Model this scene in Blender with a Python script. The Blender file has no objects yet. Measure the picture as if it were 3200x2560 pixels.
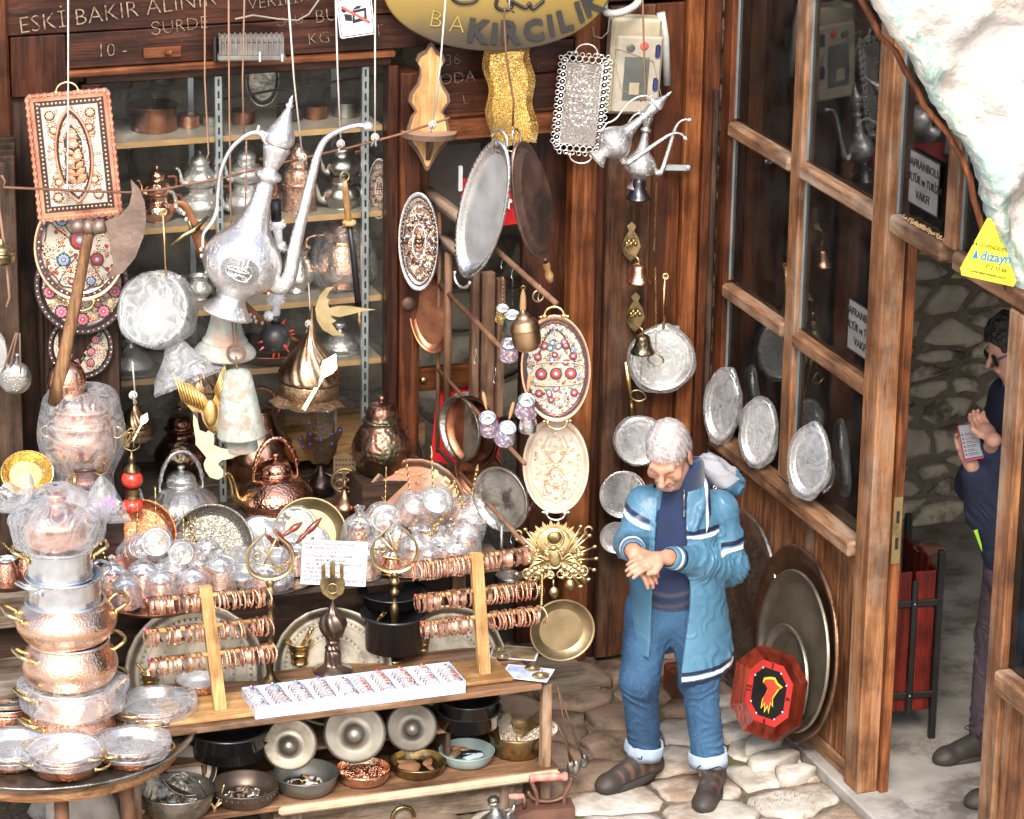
import bpy,math,random
import numpy as np
from mathutils import Vector,Matrix,Euler
random.seed(7)
S=bpy.context.scene
COL=S.collection
R=math.radians
pi=math.pi
sin,cos=math.sin,math.cos
# ---------------------------------------------------------------- camera
TH,RO,YA,FPX,CH=R(18.6),R(0.93),R(20),10800.0,5.9
f0=Vector((sin(YA)*cos(TH),cos(YA)*cos(TH),-sin(TH)))
_r0=Vector((cos(YA),-sin(YA),0));_u0=_r0.cross(f0)
CR=cos(RO)*_r0+sin(RO)*_u0;CU=-sin(RO)*_r0+cos(RO)*_u0
CP=Vector((-5.68666,-13.1508,CH))
cam=bpy.data.cameras.new('camera');cam.lens=36*FPX/3200;cam.sensor_width=36
cam.clip_start=.1;cam.clip_end=2000
cam_o=bpy.data.objects.new('camera',cam);COL.objects.link(cam_o)
mw=Matrix((CR,CU,-f0)).transposed().to_4x4();mw.translation=CP
cam_o.matrix_world=mw;S.camera=cam_o
# ---------------------------------------------------------------- sky and sun (bright overcast street light)
SUN_EL,SUN_AZ=R(44),R(203)
w=bpy.data.worlds.new('World');S.world=w;w.use_nodes=True
nt=w.node_tree;bg=nt.nodes['Background']
sky=nt.nodes.new('ShaderNodeTexSky');sky.sky_type='NISHITA';sky.sun_disc=False
sky.sun_elevation=SUN_EL;sky.sun_rotation=SUN_AZ;sky.air_density=1.0;sky.dust_density=4.0;sky.ozone_density=.6
nt.links.new(sky.outputs[0],bg.inputs[0]);bg.inputs[1].default_value=0.14
sun=bpy.data.lights.new('sun','SUN');sun.energy=1.5;sun.angle=R(22);sun.color=(1,.97,.92)
sun_o=bpy.data.objects.new('sun',sun);COL.objects.link(sun_o)
sun_dir=Vector((sin(SUN_AZ)*cos(SUN_EL),cos(SUN_AZ)*cos(SUN_EL),sin(SUN_EL)))
sun_o.rotation_euler=sun_dir.to_track_quat('Z','Y').to_euler()
sun_o.location=(-3,-8,12)
S.view_settings.view_transform='Standard';S.view_settings.look='None'
S.view_settings.exposure=1.22;S.view_settings.gamma=1
S.cycles.max_bounces=8;S.cycles.transparent_max_bounces=24
S.cycles.glossy_bounces=4;S.cycles.diffuse_bounces=4;S.cycles.caustics_reflective=False;S.cycles.caustics_refractive=False
S.cycles.sample_clamp_indirect=6
# ---------------------------------------------------------------- measuring: a pixel of the survey photo + one known coordinate -> world
def ray(x,y):return((x-1600)*CR-(y-1280)*CU+FPX*f0).normalized()
def at(x,y,**k):
 d=ray(x,y);(a,v),=k.items();i='XYZ'.index(a)
 return CP+d*((v-CP[i])/d[i])
def mpp(p):return(Vector(p)-CP).length/FPX
# ---------------------------------------------------------------- materials
MATS={}
def nodes(name):
 m=bpy.data.materials.new(name);m.use_nodes=True;t=m.node_tree
 return m,t,t.nodes['Principled BSDF']
def N(t,typ,**kw):
 n=t.nodes.new('ShaderNode'+typ)
 for k,v in kw.items():
  if k.startswith('i_'):n.inputs[k[2:].replace('_',' ')].default_value=v
  else:setattr(n,k,v)
 return n
def c4(c):return(c[0],c[1],c[2],1)
def coords(t,scale=(1,1,1),rnd=True):
 tc=N(t,'TexCoord');mp=N(t,'Mapping');mp.inputs['Scale'].default_value=scale
 if rnd:
  oi=N(t,'ObjectInfo');mu=N(t,'Math',operation='MULTIPLY');mu.inputs[1].default_value=37
  t.links.new(oi.outputs['Random'],mu.inputs[0])
  ad=N(t,'VectorMath',operation='ADD');t.links.new(tc.outputs['Object'],ad.inputs[0]);t.links.new(mu.outputs[0],ad.inputs[1])
  t.links.new(ad.outputs[0],mp.inputs[0])
 else:t.links.new(tc.outputs['Object'],mp.inputs[0])
 return mp.outputs[0]
def ramp(t,fac,stops):
 r=N(t,'ValToRGB');e=r.color_ramp.elements
 while len(e)<len(stops):e.new(.5)
 for i,(p,c)in enumerate(stops):e[i].position=p;e[i].color=c4(c)if len(c)==3 else c
 t.links.new(fac,r.inputs[0]);return r.outputs[0]
def mix(t,a,b,f):
 m=N(t,'Mix',data_type='RGBA')
 for s,v in((m.inputs[6],a),(m.inputs[7],b),(m.inputs[0],f)):
  if hasattr(v,'is_linked'):t.links.new(v,s)
  else:s.default_value=v if isinstance(v,float)else c4(v)
 return m.outputs[2]
def bump(t,b,h,dist,st=1.0,prev=None):
 n=N(t,'Bump');n.inputs['Strength'].default_value=st;n.inputs['Distance'].default_value=dist
 t.links.new(h,n.inputs['Height'])
 if prev:t.links.new(prev,n.inputs['Normal'])
 t.links.new(n.outputs[0],b.inputs['Normal']);return n.outputs[0]
def plain(name,c,rough=.5,metal=0.,c2=None,vs=12,bmp=0,bs=60,hammer=0,hs=60,coat=0,spec=.5,rv=.12,dirt=None,ds=6):
 """noise-mottled surface; hammer = dimples beaten into sheet metal; dirt = second patina colour"""
 if name in MATS:return MATS[name]
 m,t,b=nodes(name);co=coords(t)
 n1=N(t,'TexNoise');n1.inputs['Scale'].default_value=vs;n1.inputs['Detail'].default_value=6;t.links.new(co,n1.inputs[0])
 c2=c2 or tuple(x*.72 for x in c)
 col=ramp(t,n1.outputs[0],[(.32,c2),(.62,c)])
 if dirt:
  n2=N(t,'TexNoise');n2.inputs['Scale'].default_value=ds;n2.inputs['Detail'].default_value=8;n2.inputs['Roughness'].default_value=.65;t.links.new(co,n2.inputs[0])
  f=ramp(t,n2.outputs[0],[(.5,(0,0,0)),(.62,(1,1,1))]);col=mix(t,col,dirt,f)
 t.links.new(col,b.inputs['Base Color'])
 mr=N(t,'MapRange');mr.inputs[3].default_value=max(.03,rough-rv);mr.inputs[4].default_value=min(1,rough+rv)
 t.links.new(n1.outputs[0],mr.inputs[0]);t.links.new(mr.outputs[0],b.inputs['Roughness'])
 b.inputs['Metallic'].default_value=metal;b.inputs['Specular IOR Level'].default_value=spec
 if coat:b.inputs['Coat Weight'].default_value=coat;b.inputs['Coat Roughness'].default_value=.08
 pv=None
 if hammer:
  v=N(t,'TexVoronoi',feature='SMOOTH_F1');v.inputs['Scale'].default_value=hs;t.links.new(co,v.inputs[0])
  pv=bump(t,b,v.outputs[0],hammer)
 if bmp:
  n3=N(t,'TexNoise');n3.inputs['Scale'].default_value=bs;n3.inputs['Detail'].default_value=5;t.links.new(co,n3.inputs[0])
  bump(t,b,n3.outputs[0],bmp,prev=pv)
 MATS[name]=m;return m
def wood(name,c,c2,axis='Z',rough=.6,gs=1.,worn=None,wf=.56,bmp=.002,coat=0):
 """plank with grain along one axis, knots, and worn grey patches"""
 key=name+axis
 if key in MATS:return MATS[key]
 m,t,b=nodes(key)
 sc={'X':(1.3,20,20),'Y':(20,1.3,20),'Z':(20,20,1.3)}[axis];sc=tuple(x*gs for x in sc)
 co=coords(t,sc)
 n=N(t,'TexNoise');n.inputs['Scale'].default_value=1.6;n.inputs['Detail'].default_value=9;n.inputs['Roughness'].default_value=.62;n.inputs['Distortion'].default_value=.6;t.links.new(co,n.inputs[0])
 wv=N(t,'TexNoise');wv.inputs['Scale'].default_value=7;wv.inputs['Detail'].default_value=5;wv.inputs['Distortion'].default_value=.4;t.links.new(co,wv.inputs[0])
 dk=tuple(x*.35 for x in c2)
 base=ramp(t,n.outputs[0],[(.25,dk),(.42,c2),(.58,c),(.78,tuple(min(1,x*1.25)for x in c))])
 gr=ramp(t,wv.outputs[0],[(.34,(.6,.6,.6)),(.54,(1,1,1))])
 mm=N(t,'Mix',data_type='RGBA',blend_type='MULTIPLY');mm.inputs[0].default_value=.8
 t.links.new(base,mm.inputs[6]);t.links.new(gr,mm.inputs[7]);col=mm.outputs[2]
 if worn:
  c3=coords(t,tuple(.25*x**.6 for x in sc));n4=N(t,'TexNoise');n4.inputs['Scale'].default_value=4;n4.inputs['Detail'].default_value=8;n4.inputs['Roughness'].default_value=.7;t.links.new(c3,n4.inputs[0])
  f=ramp(t,n4.outputs[0],[(wf-.07,(0,0,0)),(wf+.07,(1,1,1))]);col=mix(t,col,worn,f)
 c5=coords(t,(1.6,1.6,1.6));n5=N(t,'TexNoise');n5.inputs['Scale'].default_value=2.2;n5.inputs['Detail'].default_value=7;n5.inputs['Roughness'].default_value=.6;t.links.new(c5,n5.inputs[0])
 m5=N(t,'Mix',data_type='RGBA',blend_type='MULTIPLY');m5.inputs[0].default_value=1;t.links.new(col,m5.inputs[6]);t.links.new(ramp(t,n5.outputs[0],[(.36,(.42,.38,.36)),(.55,(1,1,1))]),m5.inputs[7]);col=m5.outputs[2]
 t.links.new(col,b.inputs['Base Color']);b.inputs['Roughness'].default_value=rough;b.inputs['Specular IOR Level'].default_value=.3;coat*=.3
 if coat:b.inputs['Coat Weight'].default_value=coat;b.inputs['Coat Roughness'].default_value=.25
 bump(t,b,wv.outputs[0],bmp)
 MATS[key]=m;return m
def engraved(name,c,dark,rough=.3,scale=40,metal=1.,lo=.47,hi=.53,amt=.8,bmp=.0007,patina=None,hammer=0):
 """metal chased with curling scroll lines (dark niello in the lines)"""
 if name in MATS:return MATS[name]
 m,t,b=nodes(name);co=coords(t)
 n=N(t,'TexNoise');n.inputs['Scale'].default_value=scale*.8;n.inputs['Detail'].default_value=2;n.inputs['Distortion'].default_value=2.2;t.links.new(co,n.inputs[0])
 line=ramp(t,n.outputs[0],[(lo-.035,(0,0,0)),(lo,(1,1,1)),(hi-.02,(1,1,1)),(hi+.02,(0,0,0))])
 v=N(t,'TexVoronoi',feature='DISTANCE_TO_EDGE');v.inputs['Scale'].default_value=scale*.9;t.links.new(co,v.inputs[0])
 vl=ramp(t,v.outputs[0],[(.02,(.7,.7,.7)),(.06,(0,0,0))])
 mx=N(t,'Math',operation='MAXIMUM');t.links.new(line,mx.inputs[0]);t.links.new(vl,mx.inputs[1])
 am=N(t,'Math',operation='MULTIPLY');am.inputs[1].default_value=amt;t.links.new(mx.outputs[0],am.inputs[0])
 base=c
 if patina:
  n2=N(t,'TexNoise');n2.inputs['Scale'].default_value=9;n2.inputs['Detail'].default_value=7;t.links.new(co,n2.inputs[0])
  base=ramp(t,n2.outputs[0],[(.4,patina),(.6,c)])
 col=mix(t,base,dark,am.outputs[0]);t.links.new(col,b.inputs['Base Color'])
 b.inputs['Metallic'].default_value=metal;b.inputs['Roughness'].default_value=rough
 iv=N(t,'Math',operation='SUBTRACT');iv.inputs[0].default_value=1;t.links.new(mx.outputs[0],iv.inputs[1])
 pv=bump(t,b,iv.outputs[0],bmp)
 if hammer:
  v2=N(t,'TexVoronoi',feature='SMOOTH_F1');v2.inputs['Scale'].default_value=70;t.links.new(co,v2.inputs[0]);bump(t,b,v2.outputs[0],hammer,prev=pv)
 MATS[name]=m;return m
def film(name='clear_film',a=.16):
 """clear crinkled plastic bag: see-through with soft white creases"""
 m,t,b=nodes(name);t.nodes.remove(b);out=t.nodes['Material Output'];co=coords(t)
 n=N(t,'TexNoise');n.inputs['Scale'].default_value=9;n.inputs['Detail'].default_value=2;n.inputs['Distortion'].default_value=2.5;t.links.new(co,n.inputs[0])
 cr=ramp(t,n.outputs[0],[(.36,(0,0,0)),(.5,(1,1,1)),(.64,(0,0,0))])
 bp=N(t,'Bump');bp.inputs['Distance'].default_value=.012;bp.inputs['Strength'].default_value=.9;t.links.new(n.outputs[0],bp.inputs['Height'])
 gl=N(t,'BsdfGlossy');gl.inputs['Roughness'].default_value=.22;t.links.new(bp.outputs[0],gl.inputs['Normal'])
 df=N(t,'BsdfDiffuse');df.inputs[0].default_value=(.88,.90,.93,1);tl=N(t,'BsdfTranslucent');tl.inputs[0].default_value=(.88,.90,.93,1)
 m0=N(t,'MixShader');m0.inputs[0].default_value=.35;t.links.new(df.outputs[0],m0.inputs[1]);t.links.new(tl.outputs[0],m0.inputs[2])
 m1=N(t,'MixShader');m1.inputs[0].default_value=.55;t.links.new(gl.outputs[0],m1.inputs[1]);t.links.new(m0.outputs[0],m1.inputs[2])
 fr=N(t,'LayerWeight');fr.inputs[0].default_value=.18;t.links.new(bp.outputs[0],fr.inputs['Normal'])
 mr=N(t,'MapRange');mr.inputs[3].default_value=a;mr.inputs[4].default_value=.85;t.links.new(fr.outputs['Facing'],mr.inputs[0])
 a2=N(t,'Math',operation='MULTIPLY_ADD',use_clamp=True);a2.inputs[1].default_value=.30;t.links.new(cr,a2.inputs[0]);t.links.new(mr.outputs[0],a2.inputs[2])
 tr=N(t,'BsdfTransparent');m2=N(t,'MixShader');t.links.new(a2.outputs[0],m2.inputs[0]);t.links.new(tr.outputs[0],m2.inputs[1]);t.links.new(m1.outputs[0],m2.inputs[2])
 t.links.new(m2.outputs[0],out.inputs[0]);MATS[name]=m;return m
def glass(name,tint=(.93,.96,.95),dust=.06,ior=1.5):
 if name in MATS:return MATS[name]
 m,t,b=nodes(name);t.nodes.remove(b);out=t.nodes['Material Output'];co=coords(t)
 gl=N(t,'BsdfGlossy');gl.inputs['Roughness'].default_value=.03
 tr=N(t,'BsdfTransparent');tr.inputs[0].default_value=c4(tint)
 fr=N(t,'Fresnel');fr.inputs[0].default_value=ior
 m2=N(t,'MixShader');t.links.new(fr.outputs[0],m2.inputs[0]);t.links.new(tr.outputs[0],m2.inputs[1]);t.links.new(gl.outputs[0],m2.inputs[2])
 df=N(t,'BsdfDiffuse');df.inputs[0].default_value=(.5,.47,.42,1)
 nn=N(t,'TexNoise');nn.inputs['Scale'].default_value=9;nn.inputs['Detail'].default_value=8;nn.inputs['Roughness'].default_value=.7;t.links.new(co,nn.inputs[0])
 mr=N(t,'MapRange');mr.inputs[1].default_value=.4;mr.inputs[2].default_value=.8;mr.inputs[3].default_value=dust*.3;mr.inputs[4].default_value=dust*2.2;t.links.new(nn.outputs[0],mr.inputs[0])
 m3=N(t,'MixShader');t.links.new(mr.outputs[0],m3.inputs[0]);t.links.new(m2.outputs[0],m3.inputs[1]);t.links.new(df.outputs[0],m3.inputs[2])
 t.links.new(m3.outputs[0],out.inputs[0]);MATS[name]=m;return m
# metals
silver=plain('silver_metal',(.82,.81,.79),.3,1,c2=(.62,.61,.59),vs=20,hammer=.0,bmp=.0006,bs=40)
silver_h=plain('silver_hammered',(.82,.81,.79),.28,1,c2=(.66,.65,.63),hammer=.0016,hs=90)
silver_e=engraved('silver_engraved',(.86,.85,.84),(.22,.22,.22),.32,75,amt=.42)
silver_old=plain('old_silver',(.52,.51,.47),.38,1,c2=(.3,.29,.26),hammer=.002,hs=80,dirt=(.14,.13,.11),ds=9)
alu=plain('aluminium',(.80,.81,.82),.25,1,c2=(.68,.69,.7),vs=30)
tin=plain('tinned_inside',(.86,.87,.88),.28,1,c2=(.7,.71,.72),hammer=.0008,hs=60)
copper=plain('copper_metal',(.86,.50,.36),.24,1,c2=(.70,.36,.24),hammer=.0,bmp=.0008,bs=30)
copper_h=plain('copper_hammered',(.90,.53,.38),.22,1,c2=(.74,.38,.25),hammer=.0022,hs=100)
copper_g=plain('golden_copper_hammered',(.92,.62,.46),.24,1,c2=(.78,.46,.30),hammer=.0016,hs=120)
copper_e=engraved('copper_engraved',(.88,.52,.38),(.16,.06,.04),.27,60,amt=.6)
copper_old=plain('old_copper',(.45,.20,.11),.36,1,c2=(.25,.10,.055),bmp=.001,dirt=(.12,.06,.04),ds=5)
copper_dark=plain('dark_copper',(.32,.17,.12),.36,1,c2=(.16,.08,.06),hammer=.005,hs=55,dirt=(.12,.13,.08),ds=4)
brass=plain('brass_metal',(.80,.60,.28),.24,1,c2=(.62,.43,.16),bmp=.0006)
brass_old=plain('old_brass',(.50,.38,.18),.34,1,c2=(.3,.22,.10),bmp=.0012,dirt=(.12,.09,.05),ds=8)
brass_pale=plain('pale_brass',(.72,.58,.33),.36,1,c2=(.52,.39,.19),bmp=.001)
bronze=plain('dark_bronze',(.30,.20,.12),.32,1,c2=(.17,.11,.06),bmp=.001)
bronze_tray=engraved('bronze_engraved',(.34,.29,.20),(.06,.05,.035),.4,45,patina=(.2,.16,.1),amt=.7)
grey_tray=engraved('grey_tray_engraved',(.42,.40,.34),(.10,.09,.07),.42,38,patina=(.26,.24,.2),amt=.75)
gold_e=engraved('gold_embossed',(.82,.61,.25),(.45,.26,.05),.2,70,bmp=.004,amt=.5)
iron_m=plain('rusty_iron',(.16,.11,.08),.65,.6,c2=(.10,.055,.035),bmp=.002,dirt=(.22,.10,.05),ds=14)
steel_strip=plain('galvanised_steel',(.55,.60,.62),.35,.8,c2=(.40,.45,.47))
black_pan=plain('black_enamel_pan',(.018,.018,.02),.22,0,coat=.3)
patina=plain('verdigris_bell',(.42,.47,.43),.75,.2,c2=(.25,.27,.24),bmp=.003,bs=50,dirt=(.40,.27,.20),ds=9)
patina_w=plain('whitened_bell',(.45,.49,.44),.8,.1,c2=(.26,.29,.25),bmp=.003,bs=60,dirt=(.34,.28,.22),ds=14,vs=30)
# woods
W_dark=lambda a:wood('dark_stained_wood',(.07,.021,.010),(.028,.009,.005),a,.42,worn=(.13,.06,.035),wf=.66,coat=.25)
W_red=lambda a:wood('red_brown_wood',(.14,.042,.015),(.06,.018,.007),a,.45,worn=(.05,.02,.011),wf=.58,coat=.2)
W_orange=lambda a:wood('orange_stained_wood',(.26,.09,.03),(.14,.042,.013),a,.45,worn=(.13,.05,.025),wf=.64,coat=.2)
W_door=lambda a:wood('weathered_door_wood',(.33,.155,.068),(.21,.088,.036),a,.65,worn=(.31,.215,.15),wf=.56)
W_sill=lambda a:wood('grey_brown_sill_wood',(.31,.165,.085),(.20,.095,.045),a,.7,worn=(.38,.28,.20),wf=.56)
W_grey=lambda a:wood('grey_old_plank',(.24,.18,.13),(.13,.09,.06),a,.8,worn=(.30,.25,.20),wf=.55,bmp=.004)
W_pine=lambda a:wood('pine_wood',(.62,.38,.17),(.50,.27,.10),a,.5,gs=.8)
W_board=lambda a:wood('table_board',(.27,.15,.08),(.17,.085,.042),a,.65,worn=(.36,.27,.20),wf=.6)
W_shut=lambda a:wood('shutter_wood',(.06,.032,.02),(.026,.014,.009),a,.7,worn=(.10,.06,.04),wf=.6)
W_handle=plain('varnished_handle',(.20,.045,.02),.25,0,coat=.5)
W_light=plain('turned_pale_wood',(.66,.36,.18),.4,0,c2=(.55,.28,.12))
W_black=plain('ebony_handle',(.04,.02,.016),.3,0,coat=.4)
chalk=plain('chalk',(.33,.24,.16),.95,0,c2=(.06,.028,.015),vs=70)
white_m=plain('white_card',(.68,.69,.73),.5,0,c2=(.62,.63,.67))
black_m=plain('black_paint',(.012,.012,.013),.4)
cord_w=plain('white_cord',(.62,.56,.50),.9,bmp=.002,bs=300)
cord_b=plain('brown_cord',(.30,.17,.11),.8,bmp=.002,bs=300)
rust_wire=plain('rusty_rod',(.24,.12,.065),.7,.3,c2=(.13,.065,.035))
red_m=plain('red_paint',(.50,.03,.02),.4)
blue_bead=plain('blue_bead',(.03,.06,.42),.15,coat=.6)
red_bead=plain('red_ceramic',(.62,.04,.02),.12,coat=.8)
purple_bead=plain('purple_ceramic',(.30,.06,.42),.12,coat=.8)
turq=plain('turquoise_stone',(.10,.42,.44),.3)
shop_gl=None;FILM=film();FILM2=film('thin_film',.10)
# ---------------------------------------------------------------- mesh building
I4=Matrix.Identity(4)
def T3(x=0,y=0,z=0):return Matrix.Translation((x,y,z))
def RX(a):return Matrix.Rotation(R(a),4,'X')
def RY(a):return Matrix.Rotation(R(a),4,'Y')
def RZ(a):return Matrix.Rotation(R(a),4,'Z')
def SC(x,y=None,z=None):
 y=x if y is None else y;z=x if z is None else z
 return Matrix.Diagonal((x,y,z,1))
def FRONT():return RX(90)
class MB:
 def __init__(s,*mats):s.v=[];s.f=[];s.m=[];s.sm=[];s.mats=list(mats)
 def add(s,vs,fs,mi=0,smooth=True,M=None):
  o=len(s.v)
  if M is not None:vs=[tuple(M@Vector(v))for v in vs]
  s.v+=[tuple(v)for v in vs];s.f+=[tuple(i+o for i in f)for f in fs]
  s.m+=[mi]*len(fs);s.sm+=[smooth]*len(fs);return s
 def lathe(s,prof,seg=32,M=None,mi=0,mod=None,smooth=True,sx=1,sy=1,a0=0,a1=360):
  vs=[];fs=[];full=abs(a1-a0)>=360;n=seg if full else seg+1
  for j,(r,z)in enumerate(prof):
   for i in range(n):
    a=R(a0+(a1-a0)*i/seg);q=r*(mod(a,j/(len(prof)-1),r)if mod else 1)
    vs.append((q*cos(a)*sx,q*sin(a)*sy,z))
  for j in range(len(prof)-1):
   for i in range(seg):
    k=(i+1)%n
    if not full and i+1>=n:continue
    fs.append((j*n+i,j*n+k,(j+1)*n+k,(j+1)*n+i))
  return s.add(vs,fs,mi,smooth,M)
 def tube(s,pts,r,seg=8,M=None,mi=0,cap=True,closed=False,flat=1):
  pts=[Vector(p)for p in pts];n=len(pts)
  rs=list(r)if hasattr(r,'__len__')else[r]*n
  vs=[];fs=[];up=None
  for i,p in enumerate(pts):
   a=pts[(i-1)%n]if(i or closed)else p;b=pts[(i+1)%n]if(i<n-1 or closed)else p
   d=(b-a).normalized()if(b-a).length>1e-9 else Vector((0,0,1))
   if up is None:up=d.orthogonal().normalized()
   up=(up-d*up.dot(d));up=up.normalized()if up.length>1e-6 else d.orthogonal().normalized()
   sd=d.cross(up)
   for k in range(seg):
    t=2*pi*k/seg;vs.append(p+rs[i]*(cos(t)*up+sin(t)*sd*flat))
  for i in range(n if closed else n-1):
   for k in range(seg):
    a,b=i*seg+k,i*seg+(k+1)%seg;j=((i+1)%n)*seg
    fs.append((a,b,j+(k+1)%seg,j+k))
  if cap and not closed:
   fs.append(tuple(range(seg))[::-1]);fs.append(tuple((n-1)*seg+k for k in range(seg)))
  return s.add(vs,fs,mi,True,M)
 def box(s,a,b,M=None,mi=0,bev=0):
  x0,y0,z0=a;x1,y1,z1=b
  if bev:
   e=bev;vs=[];fs=[]
   for(px,py,pz)in[(x,y,z)for x in(0,1)for y in(0,1)for z in(0,1)]:
    X=(x0,x1)[px];Y=(y0,y1)[py];Z=(z0,z1)[pz];sx=(e,-e)[px];sy=(e,-e)[py];sz=(e,-e)[pz]
    vs+=[(X,Y+sy,Z+sz),(X+sx,Y,Z+sz),(X+sx,Y+sy,Z)]
   def vi(px,py,pz,k):return(px*4+py*2+pz)*3+k
   for k,(u,v_)in enumerate(((1,2),(0,2),(0,1))):
    for q in(0,1):
     c=[]
     for(p1,p2)in((0,0),(1,0),(1,1),(0,1)):
      z=[0,0,0];z[k]=q;z[u]=p1;z[v_]=p2;c.append(vi(z[0],z[1],z[2],k))
     fs.append(tuple(c))
   for k,(u,v_)in enumerate(((1,2),(0,2),(0,1))):
    for p1 in(0,1):
     for p2 in(0,1):
      z0_=[0,0,0];z0_[u]=p1;z0_[v_]=p2;z1_=list(z0_);z1_[k]=1
      fs.append((vi(*z0_,u),vi(*z1_,u),vi(*z1_,v_),vi(*z0_,v_)))
   for q in range(8):fs.append((q*3,q*3+1,q*3+2))
   return s.add(vs,fs,mi,False,M)
  vs=[(x0,y0,z0),(x1,y0,z0),(x1,y1,z0),(x0,y1,z0),(x0,y0,z1),(x1,y0,z1),(x1,y1,z1),(x0,y1,z1)]
  return s.add(vs,[(0,3,2,1),(4,5,6,7),(0,1,5,4),(1,2,6,5),(2,3,7,6),(3,0,4,7)],mi,False,M)
 def prism(s,pts,t,M=None,mi=0,smooth=False):
  """outline in local XZ, thickness t along Y (front at y=-t/2)"""
  n=len(pts);vs=[(x,-t/2,z)for x,z in pts]+[(x,t/2,z)for x,z in pts]
  fs=[tuple(range(n)),tuple(range(2*n-1,n-1,-1))]+[(i,(i+1)%n,n+(i+1)%n,n+i)[::-1]for i in range(n)]
  return s.add(vs,fs,mi,smooth,M)
 def ell(s,c,r,seg=12,rings=8,M=None,mi=0,mod=None):
  if not hasattr(r,'__len__'):r=(r,r,r)
  vs=[];fs=[]
  for j in range(rings+1):
   t=pi*j/rings
   for i in range(seg):
    a=2*pi*i/seg;q=mod(a,t)if mod else 1
    vs.append((c[0]+r[0]*sin(t)*cos(a)*q,c[1]+r[1]*sin(t)*sin(a)*q,c[2]+r[2]*cos(t)*q))
  for j in range(rings):
   for i in range(seg):fs.append((j*seg+i,(j+1)*seg+i,(j+1)*seg+(i+1)%seg,j*seg+(i+1)%seg))
  return s.add(vs,fs,mi,True,M)
 def torus(s,Rr,r,seg=24,ss=8,M=None,mi=0,a0=0,a1=360,sx=1,sy=1):
  full=abs(a1-a0)>=360
  pts=[(Rr*sx*cos(R(a0+(a1-a0)*i/seg)),Rr*sy*sin(R(a0+(a1-a0)*i/seg)),0)for i in range(seg if full else seg+1)]
  return s.tube(pts,r,ss,M,mi,closed=full)
 def obj(s,name,parent=None,M=None,loc=None,mods=None,**props):
  me=bpy.data.meshes.new(name);me.from_pydata(s.v,[],s.f)
  for m in s.mats:me.materials.append(m)
  me.polygons.foreach_set('material_index',s.m);me.polygons.foreach_set('use_smooth',s.sm)
  me.validate();me.update()
  return link(name,me,parent,M,loc,**props)
def link(name,data,parent=None,M=None,loc=None,**props):
 o=bpy.data.objects.new(name,data);COL.objects.link(o)
 if parent is not None:o.parent=parent
 if M is not None:o.matrix_local=M
 if loc is not None:o.location=loc
 for k,v in props.items():o[k]=v
 return o
LABELS={}
def thing(name,label,cat,M=None,group=None,data=None):
 """an Empty (or mesh) at the thing's base"""
 o=link(name,data,None,M)
 if data is None:o.empty_display_size=.05
 o['label']=label;o['category']=cat
 if group:o['group']=group
 LABELS[label]=LABELS.get(label,0)+1
 return o
def struct(name,o):o['kind']='structure';return o
def copy_tree(o,M=None,label=None,parent=None,group=None):
 c=o.copy();COL.objects.link(c)
 if parent:c.parent=parent
 if M is not None:c.matrix_world=M
 if label:c['label']=label
 if group:c['group']=group
 for ch in list(o.children):copy_tree(ch,parent=c)
 return c
def ori(p,yaw=0,pitch=0,roll=0):
 return Matrix.Translation(p)@RZ(yaw)@RX(-pitch)@RY(roll)
def sweep(pts,n=6):
 """smooth curve through points (Catmull-Rom)"""
 P=[Vector(p)for p in pts];out=[]
 for i in range(len(P)-1):
  a=P[max(i-1,0)];b=P[i];c=P[i+1];d=P[min(i+2,len(P)-1)]
  for k in range(n):
   t=k/n;out.append(.5*((2*b)+(c-a)*t+(2*a-5*b+4*c-d)*t*t+(3*b-a-3*c+d)*t**3))
 out.append(P[-1]);return out
def lerp_l(vals,n):
 out=[]
 for i in range(n):
  t=i*(len(vals)-1)/(n-1);k=min(int(t),len(vals)-2);f=t-k;out.append(vals[k]*(1-f)+vals[k+1]*f)
 return out
def smooth_prof(prof,n=4):return[(max(0,p.x),p.y)for p in[Vector((q.x,q.y))for q in sweep([(r,z,0)for r,z in prof],n)]]
def text(body,size,parent,M,mat,extr=.0006,align='CENTER',name='lettering',sx=1.,off=0,sp=1.):
 c=bpy.data.curves.new(name,'FONT');c.body=body;c.size=size;c.extrude=extr;c.align_x=align;c.align_y='CENTER';c.offset=off;c.space_line=sp
 c.materials.append(mat);c.resolution_u=2
 t=bpy.data.objects.new(name,c);COL.objects.link(t);bpy.context.view_layer.update()
 me=bpy.data.meshes.new_from_object(t);bpy.data.objects.remove(t)
 me.transform(RX(90)@SC(sx,1,1))
 return link(name,me,parent,M)
def wrapmesh(prof,seg=36,amp=.06,M=None,mat=None,seed=0,sx=1,sy=1):
 """crumpled bag: lathe hull pushed in and out along sharp creases"""
 rnd=random.Random(seed);mb=MB(mat or FILM);pr=smooth_prof(prof,3);n=len(pr);vs=[];fs=[]
 cre=[(rnd.uniform(0,6.28),rnd.uniform(-1,1),rnd.uniform(.15,.5),rnd.uniform(.3,1))for _ in range(16)]
 for j,(r,z)in enumerate(pr):
  for i in range(seg):
   a=2*pi*i/seg;q=1+rnd.uniform(-.12,.12)*amp
   for(a0,tw,wd,am)in cre:
    d=abs((a-a0-tw*j/n+pi)%(2*pi)-pi)
    if d<wd:q+=amp*am*(1-d/wd)
   vs.append((r*q*cos(a)*sx,r*q*sin(a)*sy,z+rnd.uniform(-.1,.1)*amp*r))
 for j in range(n-1):
  for i in range(seg):fs.append((j*seg+i,j*seg+(i+1)%seg,(j+1)*seg+(i+1)%seg,(j+1)*seg+i))
 mb.add(vs,fs,0,True,M);return mb
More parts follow.
